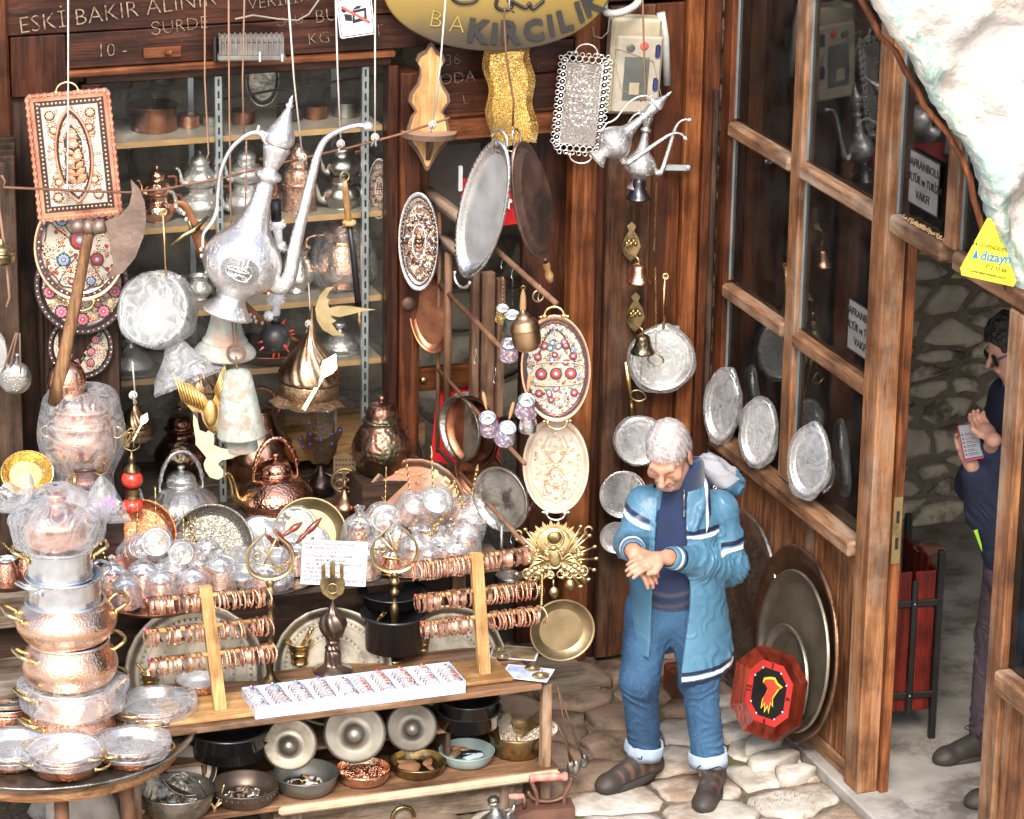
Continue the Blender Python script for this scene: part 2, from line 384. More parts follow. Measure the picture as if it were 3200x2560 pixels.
# ================================================================ SETTING
def bx(name,a,b,mat,parent=None,bev=.004,M=None,**pr):
 return MB(mat).box(a,b,None,0,bev).obj(name,parent,M,**pr)
def st_root(name,label=None,cat=None):
 o=link(name,None);o['kind']='structure'
 return o
def voronoi(sites,bounds,shrink,ax=1.,az=1.):
 x0,x1,y0,y1=bounds;out=[]
 for i,(px,py)in enumerate(sites):
  poly=[(x0,y0),(x1,y0),(x1,y1),(x0,y1)]
  for j,(qx,qy)in enumerate(sites):
   if i==j or abs(qx-px)*ax>1.2 or abs(qy-py)*az>1.2:continue
   nx,ny=(qx-px)*ax*ax,(qy-py)*az*az;mx,my=(px+qx)/2,(py+qy)/2
   L=math.hypot(nx,ny);c=nx*mx+ny*my-shrink*L;new=[]
   for k in range(len(poly)):
    a,b=poly[k],poly[(k+1)%len(poly)];da=nx*a[0]+ny*a[1]-c;db=nx*b[0]+ny*b[1]-c
    if da<=0:new.append(a)
    if da*db<0:t=da/(da-db);new.append((a[0]+(b[0]-a[0])*t,a[1]+(b[1]-a[1])*t))
   poly=new
   if len(poly)<3:break
  if len(poly)>=3:out.append(poly)
 return out
def stone(poly,h,rnd,mat,jit=.012,dome=.012):
 """irregular rounded block from an outline in XY, top at z=h"""
 n=len(poly);cx=sum(p[0]for p in poly)/n;cy=sum(p[1]for p in poly)/n;pts=[]
 for k in range(n):
  a,b=poly[k],poly[(k+1)%n];L=math.hypot(b[0]-a[0],b[1]-a[1]);q=max(1,int(L/.06))
  for s in range(q):
   t=(s+.5*(q==1))/q;pts.append((a[0]+(b[0]-a[0])*t,a[1]+(b[1]-a[1])*t))
 m=len(pts);sm=[]
 for k in range(m):
  a,b,c=pts[k-1],pts[k],pts[(k+1)%m]
  sm.append(((a[0]+6*b[0]+c[0])/8+rnd.uniform(-jit,jit),(a[1]+6*b[1]+c[1])/8+rnd.uniform(-jit,jit)))
 mb=MB(mat);vs=[];tilt=(rnd.uniform(-.03,.03),rnd.uniform(-.03,.03))
 for f,dz in((1.0,-.05),(1.0,-.016),(.955,-.003),(.7,dome*.6),(.3,dome)):
  for(x,y)in sm:
   X,Y=cx+(x-cx)*f,cy+(y-cy)*f
   vs.append((X,Y,h+dz+(X-cx)*tilt[0]+(Y-cy)*tilt[1]+rnd.uniform(-.003,.003)*(f<.99)))
 vs.append((cx,cy,h+dome));fs=[]
 for j in range(4):
  for k in range(m):fs.append((j*m+k,j*m+(k+1)%m,(j+1)*m+(k+1)%m,(j+1)*m+k))
 for k in range(m):fs.append((4*m+k,4*m+(k+1)%m,5*m))
 mb.add(vs,fs);return mb
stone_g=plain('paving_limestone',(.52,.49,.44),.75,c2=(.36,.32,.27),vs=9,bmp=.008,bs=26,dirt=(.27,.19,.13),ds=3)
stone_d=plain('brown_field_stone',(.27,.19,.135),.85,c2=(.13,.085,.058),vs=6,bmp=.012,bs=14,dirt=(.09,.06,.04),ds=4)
stone_w=plain('rubble_wall_stone',(.62,.57,.48),.9,c2=(.40,.36,.29),vs=7,bmp=.014,bs=16,dirt=(.12,.10,.08),ds=5)
earth=plain('joint_earth',(.17,.12,.085),.95,c2=(.09,.062,.045),vs=18,bmp=.012,bs=60,dirt=(.10,.11,.04),ds=7)
mortar_m=plain('wall_mortar',(.22,.195,.16),.95,c2=(.14,.12,.10),vs=12,bmp=.012,bs=40)
concrete=plain('worn_concrete',(.38,.36,.33),.8,c2=(.24,.22,.195),vs=3.5,bmp=.004,bs=25,dirt=(.13,.11,.09),ds=2.5)
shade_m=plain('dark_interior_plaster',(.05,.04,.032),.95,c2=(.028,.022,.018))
# ground: one sheet to the horizon, paving stones set in it
g=MB(earth)
n=44;vs=[];fs=[]
X0,X1,Y0,Y1=-3.6,.0,-3.2,.2
for j in range(n+1):
 for i in range(n+1):
  x=X0+(X1-X0)*i/n;y=Y0+(Y1-Y0)*j/n;e=min(i,j,n-i,n-j)
  vs.append((x,y,-.018+(random.uniform(-.008,.008)if e else 0)))
for j in range(n):
 for i in range(n):fs.append((j*(n+1)+i,j*(n+1)+i+1,(j+1)*(n+1)+i+1,(j+1)*(n+1)+i))
g.add(vs,fs)
B=400;zc=-.018
for(a,b,c,d)in((-B,B,-B,Y0),(-B,B,Y1,B),(-B,X0,Y0,Y1),(X1,B,Y0,Y1)):
 g.add([(a,c,zc),(b,c,zc),(b,d,zc),(a,d,zc)],[(0,1,2,3)],1)
g.mats.append(plain('street_limestone',(.50,.47,.43),.8,c2=(.36,.33,.29),vs=3))
ground=g.obj('ground');ground['kind']='structure'
rnd=random.Random(11);sites=[]
# fixed courses near the camera (big pale flags), rough dark stones further back
yy=-2.9
row=0
while yy<.15:
 dy=.25 if yy<-1.3 else.24;xx=-3.5+rnd.uniform(0,.2)
 while xx<-.12:
  sites.append((xx+rnd.uniform(-.035,.035),yy+rnd.uniform(-.045,.045)));xx+=rnd.uniform(.26,.42)
 yy+=dy;row+=1
for poly in voronoi(sites,(-3.55,-.06,-3.1,.16),.009):
 cx=sum(p[0]for p in poly)/len(poly);cy=sum(p[1]for p in poly)/len(poly)
 if cx<-1.75 and cy>-1.3:continue
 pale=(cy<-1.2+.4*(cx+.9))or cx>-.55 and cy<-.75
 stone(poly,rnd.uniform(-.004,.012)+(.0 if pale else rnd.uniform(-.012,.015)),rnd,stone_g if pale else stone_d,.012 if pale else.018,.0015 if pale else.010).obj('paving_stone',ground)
# small tufts of grass and moss in the joints
gr=MB(plain('joint_grass',(.06,.12,.02),.8,c2=(.05,.11,.02)),plain('dry_leaf_bits',(.42,.33,.20),.9))
for k in range(240):
 q=rnd.random()
 if q<.6:x=rnd.gauss(-.42,.13);y=rnd.gauss(-1.62,.035)-.08*(x+.42)
 else:x=rnd.gauss(-.22,.06);y=rnd.gauss(-1.66,.16)
 h=rnd.uniform(.008,.022);a=rnd.uniform(0,6.28);l=rnd.uniform(-.01,.01)
 if k%5==0:gr.add([(x,y,.006),(x+.008*cos(a),y+.008*sin(a),.008),(x+.004*cos(a+1.5),y+.006*sin(a+1.5),.012)],[(0,1,2)],1)
 else:gr.add([(x-.0015,y,-.01),(x+.0015,y,-.01),(x+l,y+l*.6,h)],[(0,1,2)],0)
gr.obj('moss_and_grass',kind='stuff')
# passage floor and threshold
bx('passage_floor',(.13,-4,-.05),(3.2,2.2,.012),concrete,bev=0,kind='structure')
fl=bx('door_threshold',(-.06,-3.0,-.03),(.13,.0,.03),concrete,kind='structure',bev=.008)
# ---- passage rubble wall, ceiling and far wall
pw=MB(mortar_m).box((-.2,1.02,-.02),(3.2,1.3,3.4)).obj('passage_stone_wall');pw['kind']='structure'
rnd=random.Random(5);sites=[];zz=.1
while zz<3.2:
 xx=.0+rnd.uniform(0,.3)
 while xx<3.0:sites.append((xx,zz+rnd.uniform(-.04,.04)));xx+=rnd.choice((.14,.2,.3,.38))*rnd.uniform(.8,1.2)
 zz+=rnd.choice((.08,.12,.16))
for poly in voronoi(sites,(-.15,3.1,.02,3.3),.013,.6,1.4):
 stone(poly,0,rnd,stone_w,.014,.014).obj('wall_stone',pw,T3(0,1.0,0)@RX(90))
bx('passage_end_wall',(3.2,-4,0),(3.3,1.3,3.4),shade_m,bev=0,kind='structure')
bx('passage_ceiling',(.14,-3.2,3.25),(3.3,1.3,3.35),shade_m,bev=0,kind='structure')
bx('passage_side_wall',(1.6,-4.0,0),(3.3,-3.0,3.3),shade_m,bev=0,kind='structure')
# ---- shop front ---------------------------------------------------------
shop=st_root('shop_front')
def pl(name,a,b,mat,**k):return bx(name,a,b,mat,shop,**k)
# header boards with chalk writing
pl('header_board',(-3.6,-.02,2.945),(-1.02,.04,3.55),W_dark('X'))
pl('header_board',(-2.79,-.024,2.80),(-1.02,.04,2.94),W_dark('X'))
pl('header_board',(-1.02,-.03,2.94),(-.1,.04,3.55),W_dark('X'))
pl('header_board',(-1.30,-.026,2.66),(-.66,.04,2.795),W_dark('X'))
pl('header_board',(-1.30,-.02,2.51),(-.66,.04,2.655),W_dark('X'))
pl('header_board',(-1.018,-.026,2.80),(-.62,.04,2.935),W_dark('X'))
pl('corner_board',(-3.02,-.03,2.70),(-2.80,.04,2.94),W_dark('Z'))
pl('corner_post',(-3.25,-.05,.6),(-3.03,.05,3.6),W_red('Z'),bev=.012)
pl('moulding',(-2.80,-.045,2.765),(-1.44,.03,2.795),W_orange('X'),bev=.008)
pl('window_head',(-2.72,-.012,2.73),(-1.45,.04,2.762),W_dark('X'))
pl('window_jamb',(-1.468,-.03,.86),(-1.425,.05,2.73),W_dark('Z'))
pl('window_jamb',(-2.74,-.02,.86),(-2.66,.05,2.73),W_dark('Z'))
pl('post',(-1.42,-.05,.0),(-1.335,.06,2.70),W_red('Z'),bev=.006)
pl('beam',(-1.33,-.03,2.40),(-.66,.04,2.495),W_orange('X'))
pl('beam_lip',(-1.33,-.04,2.497),(-.66,.03,2.512),W_orange('X'))
pl('door_post',(-.655,-.03,.0),(-.545,.05,2.95),W_orange('Z'))
pl('dark_gap_board',(-.54,.0,.0),(-.50,.05,3.5),W_dark('Z'))
pl('wide_plank',(-.497,-.03,.0),(-.30,.04,2.92),wood('old_knotty_plank',(.12,.048,.02),(.05,.019,.009),'Z',.7,worn=(.13,.08,.055),wf=.6,bmp=.004))
pl('wide_plank',(-.296,-.022,.0),(-.165,.04,2.92),W_red('Z'))
pl('corner_upright',(-.16,-.05,.0),(-.085,.05,3.5),W_orange('Z'),bev=.006)
pl('corner_upright',(-.08,-.065,.0),(-.012,.05,3.5),W_red('Z'),bev=.006)
pl('dark_strip',(-.05,-.095,1.15),(-.03,-.068,2.55),W_shut('Z'),bev=.002)
pl('inner_partition',(-1.02+.2,.12,.0),(-.62,.16,2.4),W_dark('Z'))
pl('inner_crossbar',(-1.333,.03,1.30),(-1.06,.07,1.40),W_orange('X'))
pl('inner_crossbar',(-1.333,.06,2.02),(-1.26,.10,2.40),W_orange('Z'))
# bolt head and small knobs
MB(iron_m).lathe([(0,.012),(.012,.012),(.026,.006),(.030,0),(.030,-.01)],20,FRONT()).obj('bolt_head',shop,T3(-1.385,-.055,1.72))
MB(brass_old).lathe([(0,.006),(.012,.006),(.016,0),(.016,-.01)],16,FRONT()).obj('knob',shop,T3(-1.29,.025,1.35))
# interior of the shop: floor, back, side
ir=st_root('shop_interior')
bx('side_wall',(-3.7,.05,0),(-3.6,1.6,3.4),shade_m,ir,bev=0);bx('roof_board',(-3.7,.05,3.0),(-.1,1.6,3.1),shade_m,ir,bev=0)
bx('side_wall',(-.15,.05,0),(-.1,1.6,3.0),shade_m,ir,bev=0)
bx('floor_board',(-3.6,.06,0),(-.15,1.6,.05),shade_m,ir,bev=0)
bk=MB(mortar_m).box((-3.6,.98,0),(-.15,1.1,3.0)).obj('back_wall',ir)
rnd=random.Random(9);sites=[];zz=.9
while zz<3.0:
 xx=-3.4+rnd.uniform(0,.3)
 while xx<-.2:sites.append((xx,zz+rnd.uniform(-.04,.04)));xx+=rnd.choice((.25,.36,.5))*rnd.uniform(.8,1.2)
 zz+=rnd.choice((.16,.2,.26))
stone_i=plain('pale_interior_stone',(.34,.31,.26),.9,c2=(.30,.27,.21),vs=6,bmp=.012,bs=16,dirt=(.16,.14,.11),ds=4)
for poly in voronoi(sites,(-3.6,-.2,.8,2.98),.016,.7,1.3):
 stone(poly,0,rnd,stone_i,.012,.03).obj('wall_stone',bk,T3(0,.965,0)@RX(90))
# ---- glazed display cupboard (left opening) ------------------------------
cup=thing('display_cupboard','glazed wall cupboard with pale shelves full of teapots behind the hanging goods','cupboard')
shelf_m=plain('shelf_laminate',(.36,.32,.27),.45,c2=(.28,.24,.2));edge_m=plain('shelf_edge',(.50,.30,.13),.5)
for z in(2.465,2.10,1.735,1.46):
 s=bx('shelf',(-2.655,.06,z-.022),(-1.47,.46,z),shelf_m,cup,bev=0);bx('edge_strip',(-2.655,.055,z-.023),(-1.47,.059,z+.001),edge_m,s,bev=0)
for x in(-2.17,-1.55):
 u=MB(steel_strip,black_m).box((x-.014,.025,.9),(x+.014,.045,2.72));z=.93
 while z<2.7:u.box((x-.004,.0235,z),(x+.004,.026,z+.03),None,1);z+=.05
 u.obj('slotted_upright',cup)
 u=MB(steel_strip).box((x-.012,.47,.9),(x+.012,.48,2.72)).obj('slotted_upright',cup)
pane=bx('window_pane',(-2.66,.008,1.30),(-1.47,.012,2.728),glass('shop_glass',(.97,.98,.97),.008,1.22),cup,bev=0)
# ---- counter ledges -----------------------------------------------------
cn=thing('goods_counter','stepped wooden counter of grey planks under the kettles and coffee pots','counter')
for k in range(5):bx('plank',(-3.55,-.90+.254*k,.825),(-1.22 if k<4 else-1.36,-.65+.254*k,.85),W_grey('X'),cn)
bx('plank',(-3.55,.37,.825),(-1.36,.75,.85),W_grey('X'),cn)
for x in(-3.0,-2.2,-1.4):
 bx('leg',(x-.03,-.78,.0),(x+.03,-.72,.822),W_board('Z'),cn)
bx('front_board',(-3.5,-.815,.56),(-1.45,-.80,.80),W_shut('X'),cn)
tb=thing('front_table','long narrow plank table holding bracelet stands and white trays','table')
bx('plank',(-3.3,-1.15,.521),(-1.25,-.975,.546),W_board('X'),tb)
bx('plank',(-3.3,-1.42,.520),(-1.27,-1.154,.546),W_board('X'),tb)
for x,y in((-1.232,-1.36),(-1.36,-1.0),(-2.9,-1.36)):
 bx('leg',(x-.02,y-.02,.0),(x+.02,y+.02,.52),W_sill('Z'),tb)
ls=thing('lower_shelf','low shelf of worn boards carrying bowls of scrap and coins','shelf')
for k in range(3):bx('plank',(-2.9+.02*k,-1.40+.16*k,.14),(-1.18-.03*k,-1.245+.16*k,.165),W_board('X'),ls)
bx('folded_canvas',(-2.35,-1.435,.13),(-1.19,-1.402,.168),plain('canvas',(.50,.40,.27),.9,bmp=.002),ls,bev=.012)
ms=thing('middle_board','thin plywood board sagging under black baking pans','shelf')
bx('board',(-2.75,-1.235,.300),(-1.42,-.90,.314),W_board('X'),ms)
for x in(-2.6,-1.6):bx('bracket',(x,-1.22,.165),(x+.02,-.92,.299),iron_m,ms)
ch=thing('wooden_chest','old grey chest with a ring handle beneath the low shelf','chest')
bx('body',(-2.35,-1.36,.0),(-1.32,-.95,.135),W_grey('X'),ch,bev=.006)
for x in(-2.3,-1.42):bx('batten',(x,-1.372,.0),(x+.06,-1.361,.13),W_grey('Z'),ch)
MB(brass_old).torus(.045,.008,24,8,RX(90)).obj('ring_handle',ch,T3(-1.83,-1.375,.03))
# ---- glazed door wall (plane X=0, running towards the viewer) -----------
dw=thing('glazed_partition','weathered timber partition with large panes and a lower board panel','partition')
FX0,FX1=-.012,.055
def mull(y0,y1,z0,z1,m=None):return bx('mullion',(FX0,y0,z0),(FX1,y1,z1),m or W_door('Z'),dw,bev=.006)
mull(-.17,-.072,.0,3.6,W_red('Z'))
mull(-.90,-.80,1.07,3.6)
mull(-2.26,-2.17,2.44,3.6)
jm=bx('door_jamb',(-.03,-1.73,.03),(.06,-1.60,3.6),W_door('Z'),dw,bev=.006)
bx('door_jamb',(.062,-1.75,.03),(.10,-1.70,2.37),W_orange('Z'),dw,bev=.004)
def rail(y0,y1,z0,z1):bx('rail',(FX0-.012,y0,z0),(FX1+.01,y1,z1),W_sill('Y'),dw,bev=.012)
for z in(2.37,1.665):
 rail(-.798,-.172,z,z+.064);rail(-1.598,-.902,z,z+.064)
rail(-2.168,-1.732,2.37,2.445);rail(-3.3,-2.262,2.37,2.445)
bx('sill',(-.06,-1.598,1.0),(.06,-.172,1.066),W_sill('Y'),dw,bev=.010)
PB=wood('panel_board',(.28,.12,.05),(.15,.055,.022),'Z',.6,worn=(.30,.22,.16),wf=.60)
ys=[-.172,-.42,-.66,-.93,-1.18,-1.40,-1.597]
for k in range(6):bx('panel_board',(.004,ys[k+1]+.002,.03),(.024,ys[k]-.002,.998),PB,dw,bev=.004)
bx('bottom_rail',(-.01,-1.597,.03),(.003,-.172,.10),W_sill('Y'),dw)
gm=glass('door_glass',(.78,.84,.79),.02)
for(y0,y1,z0,z1)in((-.80,-.17,2.445,3.6),(-1.6,-.9,2.445,3.6),(-.80,-.17,1.74,2.37),(-1.6,-.9,1.74,2.37),(-.80,-.17,1.066,1.665),(-1.6,-.9,1.066,1.665),(-2.17,-1.73,2.445,3.6),(-3.3,-2.26,2.445,3.6)):
 p=bx('pane',(.018,y0,z0),(.023,y1,z1),gm,dw,bev=0)
 bx('sealing_strip',(.008,y1-.008,z0),(.0175,y1-.002,z1),steel_strip,p,bev=0)
# lock plate on the jamb
lk=bx('lock_plate',(.055,-1.756,1.02),(.092,-1.751,1.30),brass_old,dw,bev=.001)
for z in(1.08,1.19):bx('keyhole',(.067,-1.758,z),(.080,-1.7565,z+.05),black_m,lk,bev=0)
# right-hand door leaf
rl=thing('door_leaf','half seen right door leaf with pane above a grey ledge and boarded foot','door')
bx('stile',(-.02,-2.83,.03),(.05,-2.72,2.36),W_door('Z'),rl,bev=.006)
bx('rail',(-.05,-3.5,.93),(.05,-2.832,1.02),W_sill('Y'),rl,bev=.01)
for k in range(4):bx('foot_board',(.0,-2.99-.16*k,.03),(.02,-2.834-.16*k,.928),PB,rl)
bx('pane',(.01,-3.5,1.02),(.015,-2.83,2.36),gm,rl,bev=0)
# plaques stuck on the glass
plq=plain('grey_plaque',(.20,.195,.19),.5)
def plaque(y,z,label):
 t=thing('plaque',label,'plaque',T3(.006,y,z)@RZ(-90))
 MB(black_m,plq).box((-.125,-.001,-.105),(.125,.001,.105)).box((-.118,-.0025,-.098),(.118,-.0011,.098),None,1).obj('plate',t)
 for i,s in enumerate(('SAFRANBOLU','KÜLTÜR ve TURİZM','VAKFI')):text(s,.044,t,T3(0,-.004,.058-.058*i),black_m,sx=(1,.78,1)[i],off=.0004)
p=at(2888,572,X=.006);plaque(p.y,p.z,'grey lettered plaque on the upper pane above the doorway')
p=at(2700,1040,X=.006);plaque(p.y+.02,p.z,'reddish lettered plaque low on the middle pane beside the jamb')
# heap of seeds on the ledge
sd=MB(plain('seeds',(.62,.40,.18),.7));rnd=random.Random(3)
for k in range(150):
 y=-1.98+rnd.gauss(0,.09);z=2.447+.01*rnd.random();sd.ell((-.008+rnd.uniform(-.012,.012)+.012,y,z),.0035,6,4)
sd.obj('scattered_seeds',kind='stuff')
# ---- rough whitewashed wall corner close to the viewer, upper right ---------
ywall=-2.75
def q(x,y):p=at(x,y,Y=ywall);return(p.x,p.z)
edge_px=[(2640,-160),(2722,0),(2752,55),(2790,120),(2838,168),(2868,230),(2902,290),(2925,335),(2968,395),(2995,425),(3040,500),(3062,560),(3078,630),(3100,700),(3118,760),(3150,830),(3182,905),(3215,990),(3240,1100)]
E_=[q(*e)for e in edge_px]
lime=plain('whitewashed_rubble',(.68,.66,.64),.9,c2=(.48,.45,.42),vs=9,bmp=.03,bs=11,dirt=(.50,.44,.37),ds=4.5)
lt=lime.node_tree;lb=lt.nodes['Principled BSDF'];lsrc=lb.inputs[0].links[0].from_socket;ea=N(lt,'Attribute',attribute_name='edge');en=N(lt,'TexNoise');en.inputs['Scale'].default_value=7;en.inputs['Detail'].default_value=9;en.inputs['Roughness'].default_value=.7;lt.links.new(coords(lt,rnd=False),en.inputs[0]);em=N(lt,'Math',operation='MULTIPLY');lt.links.new(ea.outputs['Fac'],em.inputs[0]);lt.links.new(en.outputs[0],em.inputs[1]);lt.links.new(mix(lt,lsrc,(.10,.30,.25),ramp(lt,em.outputs[0],[(.34,(0,0,0)),(.385,(.6,.6,.6)),(.46,(.6,.6,.6)),(.49,(0,0,0))])),lb.inputs[0])
green_w=plain('green_limewash',(.16,.36,.31),.9,c2=(.40,.52,.47),vs=14,bmp=.01)
rnd=random.Random(21);mb=MB(lime,green_w);nx_=46;rows=[]
from mathutils import noise as mnoise
for j in range(70):
 t=j/69*(len(E_)-1);k=min(int(t),len(E_)-2);f=t-k
 ex=E_[k][0]*(1-f)+E_[k+1][0]*f;ez=E_[k][1]*(1-f)+E_[k+1][1]*f;r_=[]
 for i in range(nx_):
  u=i/(nx_-1);x=ex+(u**1.3)*1.5+(rnd.uniform(-.006,.006)if i else rnd.uniform(-.008,.008));z=ez+u*.25
  nn=mnoise.fractal(Vector((x*3.2,z*3.2,1.7)),.9,2.1,5);n2=mnoise.noise(Vector((x*7,z*7,5)))
  d=.10*nn+.035*n2-.05*min(1,u*12)
  r_.append((x,ywall-.06+(.07 if i==0 else 0)-d*min(1,u*10+.1)-.25*u,z))
 rows.append(r_)
vs=[v for r_ in rows for v in r_];fs=[];nr=len(rows)
for j in range(nr-1):
 for i in range(nx_-1):fs.append((j*nx_+i,(j+1)*nx_+i,(j+1)*nx_+i+1,j*nx_+i+1))
mb.add(vs,fs,0)
for fi in range(len(mb.f)):
 j,i=divmod(fi,nx_-1)
 zz_=rows[j][i][2];band=mnoise.noise(Vector((rows[j][i][0]*5,zz_*3.5,9)))
 if False and 6<j<66 and 0<=i<=9 and mnoise.noise(Vector((rows[j][i][0]*22,zz_*22,3)))>-.28-.0*i and(band>-.12):mb.m[fi]=1
# inner reveal of the wall running back
o=len(mb.v);back=[(r_[0][0]+.03,ywall+.10,r_[0][2])for r_ in rows]
mb.v+=back;
for j in range(nr-1):mb.f.append((j*nx_,o+j,o+j+1,(j+1)*nx_));mb.m.append(0);mb.sm.append(True)
ww=mb.obj('whitewashed_wall');ev_=[max(0,1-i/13)for r_ in rows for i in range(nx_)]+[1.]*nr;at_=ww.data.attributes.new('edge','FLOAT','POINT');at_.data.foreach_set('value',ev_);ww['label']='rough whitewashed rubble wall corner with flaking green paint at its edge';ww['category']='wall'
tr=MB(W_orange('Z'));
tr.tube([(E_[i][0]-.014+rnd.uniform(-.006,.006),ywall+.06,E_[i][1]-.004)for i in range(len(E_)-1)],.013,4)
tr.obj('timber_edge',ww)
# yellow triangular alarm sign
yp=at(3098,796,Y=ywall-.02)
ys_=thing('alarm_sign','yellow triangular alarm company sign beside the white wall','sign',ori(yp,-6,4,7)@SC(.80))
yel=plain('yellow_plastic',(.86,.74,.05),.35)
def rtri(s,ox=0):
 P=[(-.5*s,-.42*s),(.5*s,-.42*s),(.06*s,.58*s),(-.06*s,.58*s)];return P
MB(yel).prism([(-.135,-.07),(-.125,-.10),(.125,-.135),(.135,-.11),(-.005,.16),(-.045,.16)],.004).obj('plate',ys_)
fr=[(-.122,-.0025,-.07),(.118,-.0025,-.118),(-.002,-.0025,.145),(-.04,-.0025,.145)]
MB(black_m).tube([Vector(v)*.94 for v in fr],.0012,4,None,0,closed=True).obj('printed_border',ys_)
blu=plain('sign_blue',(.02,.20,.55),.4)
text('dızayn',.058,ys_,T3(.022,-.004,-.012)@RY(4),blu,off=.001)
text('24 GÜVENDESİNİZ',.023,ys_,T3(.0,-.004,.032)@RY(8),black_m)
text('712 33 66',.026,ys_,T3(.03,-.004,-.060)@RY(7),black_m);text('www.dizayncenter.com.tr',.0165,ys_,T3(.0,-.004,-.088)@RY(7),black_m)
MB(blu).prism([(-.088,-.018),(-.062,-.022),(-.072,.022)],.002).obj('emblem',ys_,T3(0,-.0035,0))
# ================================================================ BUILDERS OF WARES
def on_plane(M,px,py,y=0.):
 """point on a thing's front face (its local plane Y=y) seen at a surveyed pixel, in its local frame"""
 Mi=M.inverted();a=Mi@CP;d=(Mi.to_3x3()@ray(px,py));s=(y-a.y)/d.y;return a+d*s
def PL(px,py,yaw=-20,pitch=0,roll=0,**k):
 p=at(px,py,**k);return ori(p,yaw,pitch,roll),mpp(p)
def Sc(M,k):return M@SC(k)
# ornament painting with small raised petals
o_cream=plain('enamel_cream',(.54,.48,.39),.4,c2=(.44,.37,.29));o_black=plain('enamel_black',(.03,.018,.018),.35)
o_cop=plain('enamel_copper',(.72,.38,.24),.3,.7,c2=(.55,.25,.14));o_red=plain('enamel_red',(.42,.03,.025),.35)
o_pink=plain('enamel_pink',(.62,.16,.24),.35);o_blue=plain('enamel_blue',(.16,.36,.58),.35);o_green=plain('enamel_green',(.26,.36,.20),.4)
o_white=plain('enamel_white',(.70,.68,.64),.35)
OM=[o_black,o_cop,o_red,o_pink,o_blue,o_green,o_cream,o_white,brass]
def petal(mb,x,z,a,l,w,y,mi):
 ca,sa=cos(a),sin(a);P=[(0,0),(.35*l,w),(.75*l,w*.9),(l,0),(.75*l,-w*.9),(.35*l,-w)]
 vs=[(x+p*ca-q_*sa,y,z+p*sa+q_*ca)for p,q_ in P]+[(x+.5*l*ca,y-.0012,z+.5*l*sa)]
 mb.add(vs,[(i,(i+1)%6,6)for i in range(6)],mi,False)
def disc(mb,x,z,r,y,mi,n=8):mb.add([(x+r*cos(2*pi*i/n),y,z+r*sin(2*pi*i/n))for i in range(n)]+[(x,y-.001,z)],[(i,(i+1)%n,n)for i in range(n)],mi,False)
def flower(mb,x,z,r,y,m1,m2,n=8,back=0):
 disc(mb,x,z,r*1.18,y,back,12)
 for i in range(n):petal(mb,x,z,2*pi*i/n,r,r*.3,y-.0012,m1)
 disc(mb,x,z,r*.42,y-.003,m2);disc(mb,x,z,r*.18,y-.0045,7)
def leafspray(mb,x,z,a,L,y,m=1,n=6,bk=0):
 for i in range(n):
  t=i/n;px,pz=x+cos(a)*L*t,z+sin(a)*L*t;s=L*(.26-.16*t)
  for sg in(1,-1):
   petal(mb,px,pz,a+sg*.9,s*1.15,s*.36,y,bk);petal(mb,px,pz,a+sg*.9,s,s*.26,y-.0013,m)
 petal(mb,x+cos(a)*L*.9,z+sin(a)*L*.9,a,L*.22,L*.06,y-.0013,m)
def scatter(mb,rx,rz,n,s,y,cols,seed,lo=0.,hi=.9,rect=False,bk=0):
 rr=random.Random(seed)
 for i in range(n):
  if rect:x,z=rr.uniform(-1,1)*rx,rr.uniform(-1,1)*rz
  else:a=rr.uniform(0,2*pi);q=math.sqrt(rr.uniform(lo*lo,hi*hi));x,z=rx*q*cos(a),rz*q*sin(a)
  a=rr.uniform(0,6.28);m=cols[i%len(cols)];disc(mb,x,z,s*.85,y,bk,7)
  for k in range(3):petal(mb,x,z,a+k*2.1,s*.95,s*.34,y-.0009,m)
def ringdots(mb,rx,rz,n,r,y,ms,x0=0,z0=0):
 for i in range(n):t=2*pi*i/n;disc(mb,x0+rx*cos(t),z0+rz*sin(t),r,y,ms[i%len(ms)],6)
def band(mb,rx,rz,w,y,mi,n=64,scal=0,sn=24,x0=0,z0=0):
 vs=[]
 for i in range(n):
  t=2*pi*i/n;q_=1+scal*cos(sn*t)
  vs+=[(x0+rx*q_*cos(t),y,z0+rz*q_*sin(t)),(x0+(rx-w)*q_*cos(t),y,z0+(rz-w)*q_*sin(t))]
 mb.add(vs,[(2*i,2*i+1,(2*i+3)%(2*n),(2*i+2)%(2*n))for i in range(n)],mi,False)
def rim_tray(label,M,rx,rz,d,matr,inner=None,name='tray',cat='tray',group=None,scal=0,sn=36,lip=.08,seg=56,flat=.8,well=.5,back=None):
 """dish facing the viewer's side: raised rim, sloping wall, flat well"""
 t=thing(name,label,cat,M,group);mb=MB(matr,inner or matr);th=.0035
 prof=[(1.0,-.002),(1.0,.006),(.985,.008),(1-lip,.002),(1-lip*1.3,-.004),(flat,-d),(flat*.98,-d-.001)]
 md=(lambda a,u,r:1+(scal*cos(sn*a)if u<.62 else 0))if scal else None
 mb.lathe([(r*rx,z)for r,z in prof],seg,FRONT(),0,md,sx=1,sy=rz/rx)
 mb.lathe([(r*rx,z)for r,z in[(flat*.98,-d-.001),(flat*.5,-d),(0,-d)]],seg,FRONT(),1,None,sx=1,sy=rz/rx)
 mb.lathe([(r*rx,z-th)for r,z in reversed(prof)],seg,FRONT(),0,md,sx=1,sy=rz/rx)
 mb.lathe([(0,-d-th*1.1),(flat*rx*.98,-d-th-.001)],seg,FRONT(),0,None,sx=1,sy=rz/rx)
 mb.obj('dish',t);return t
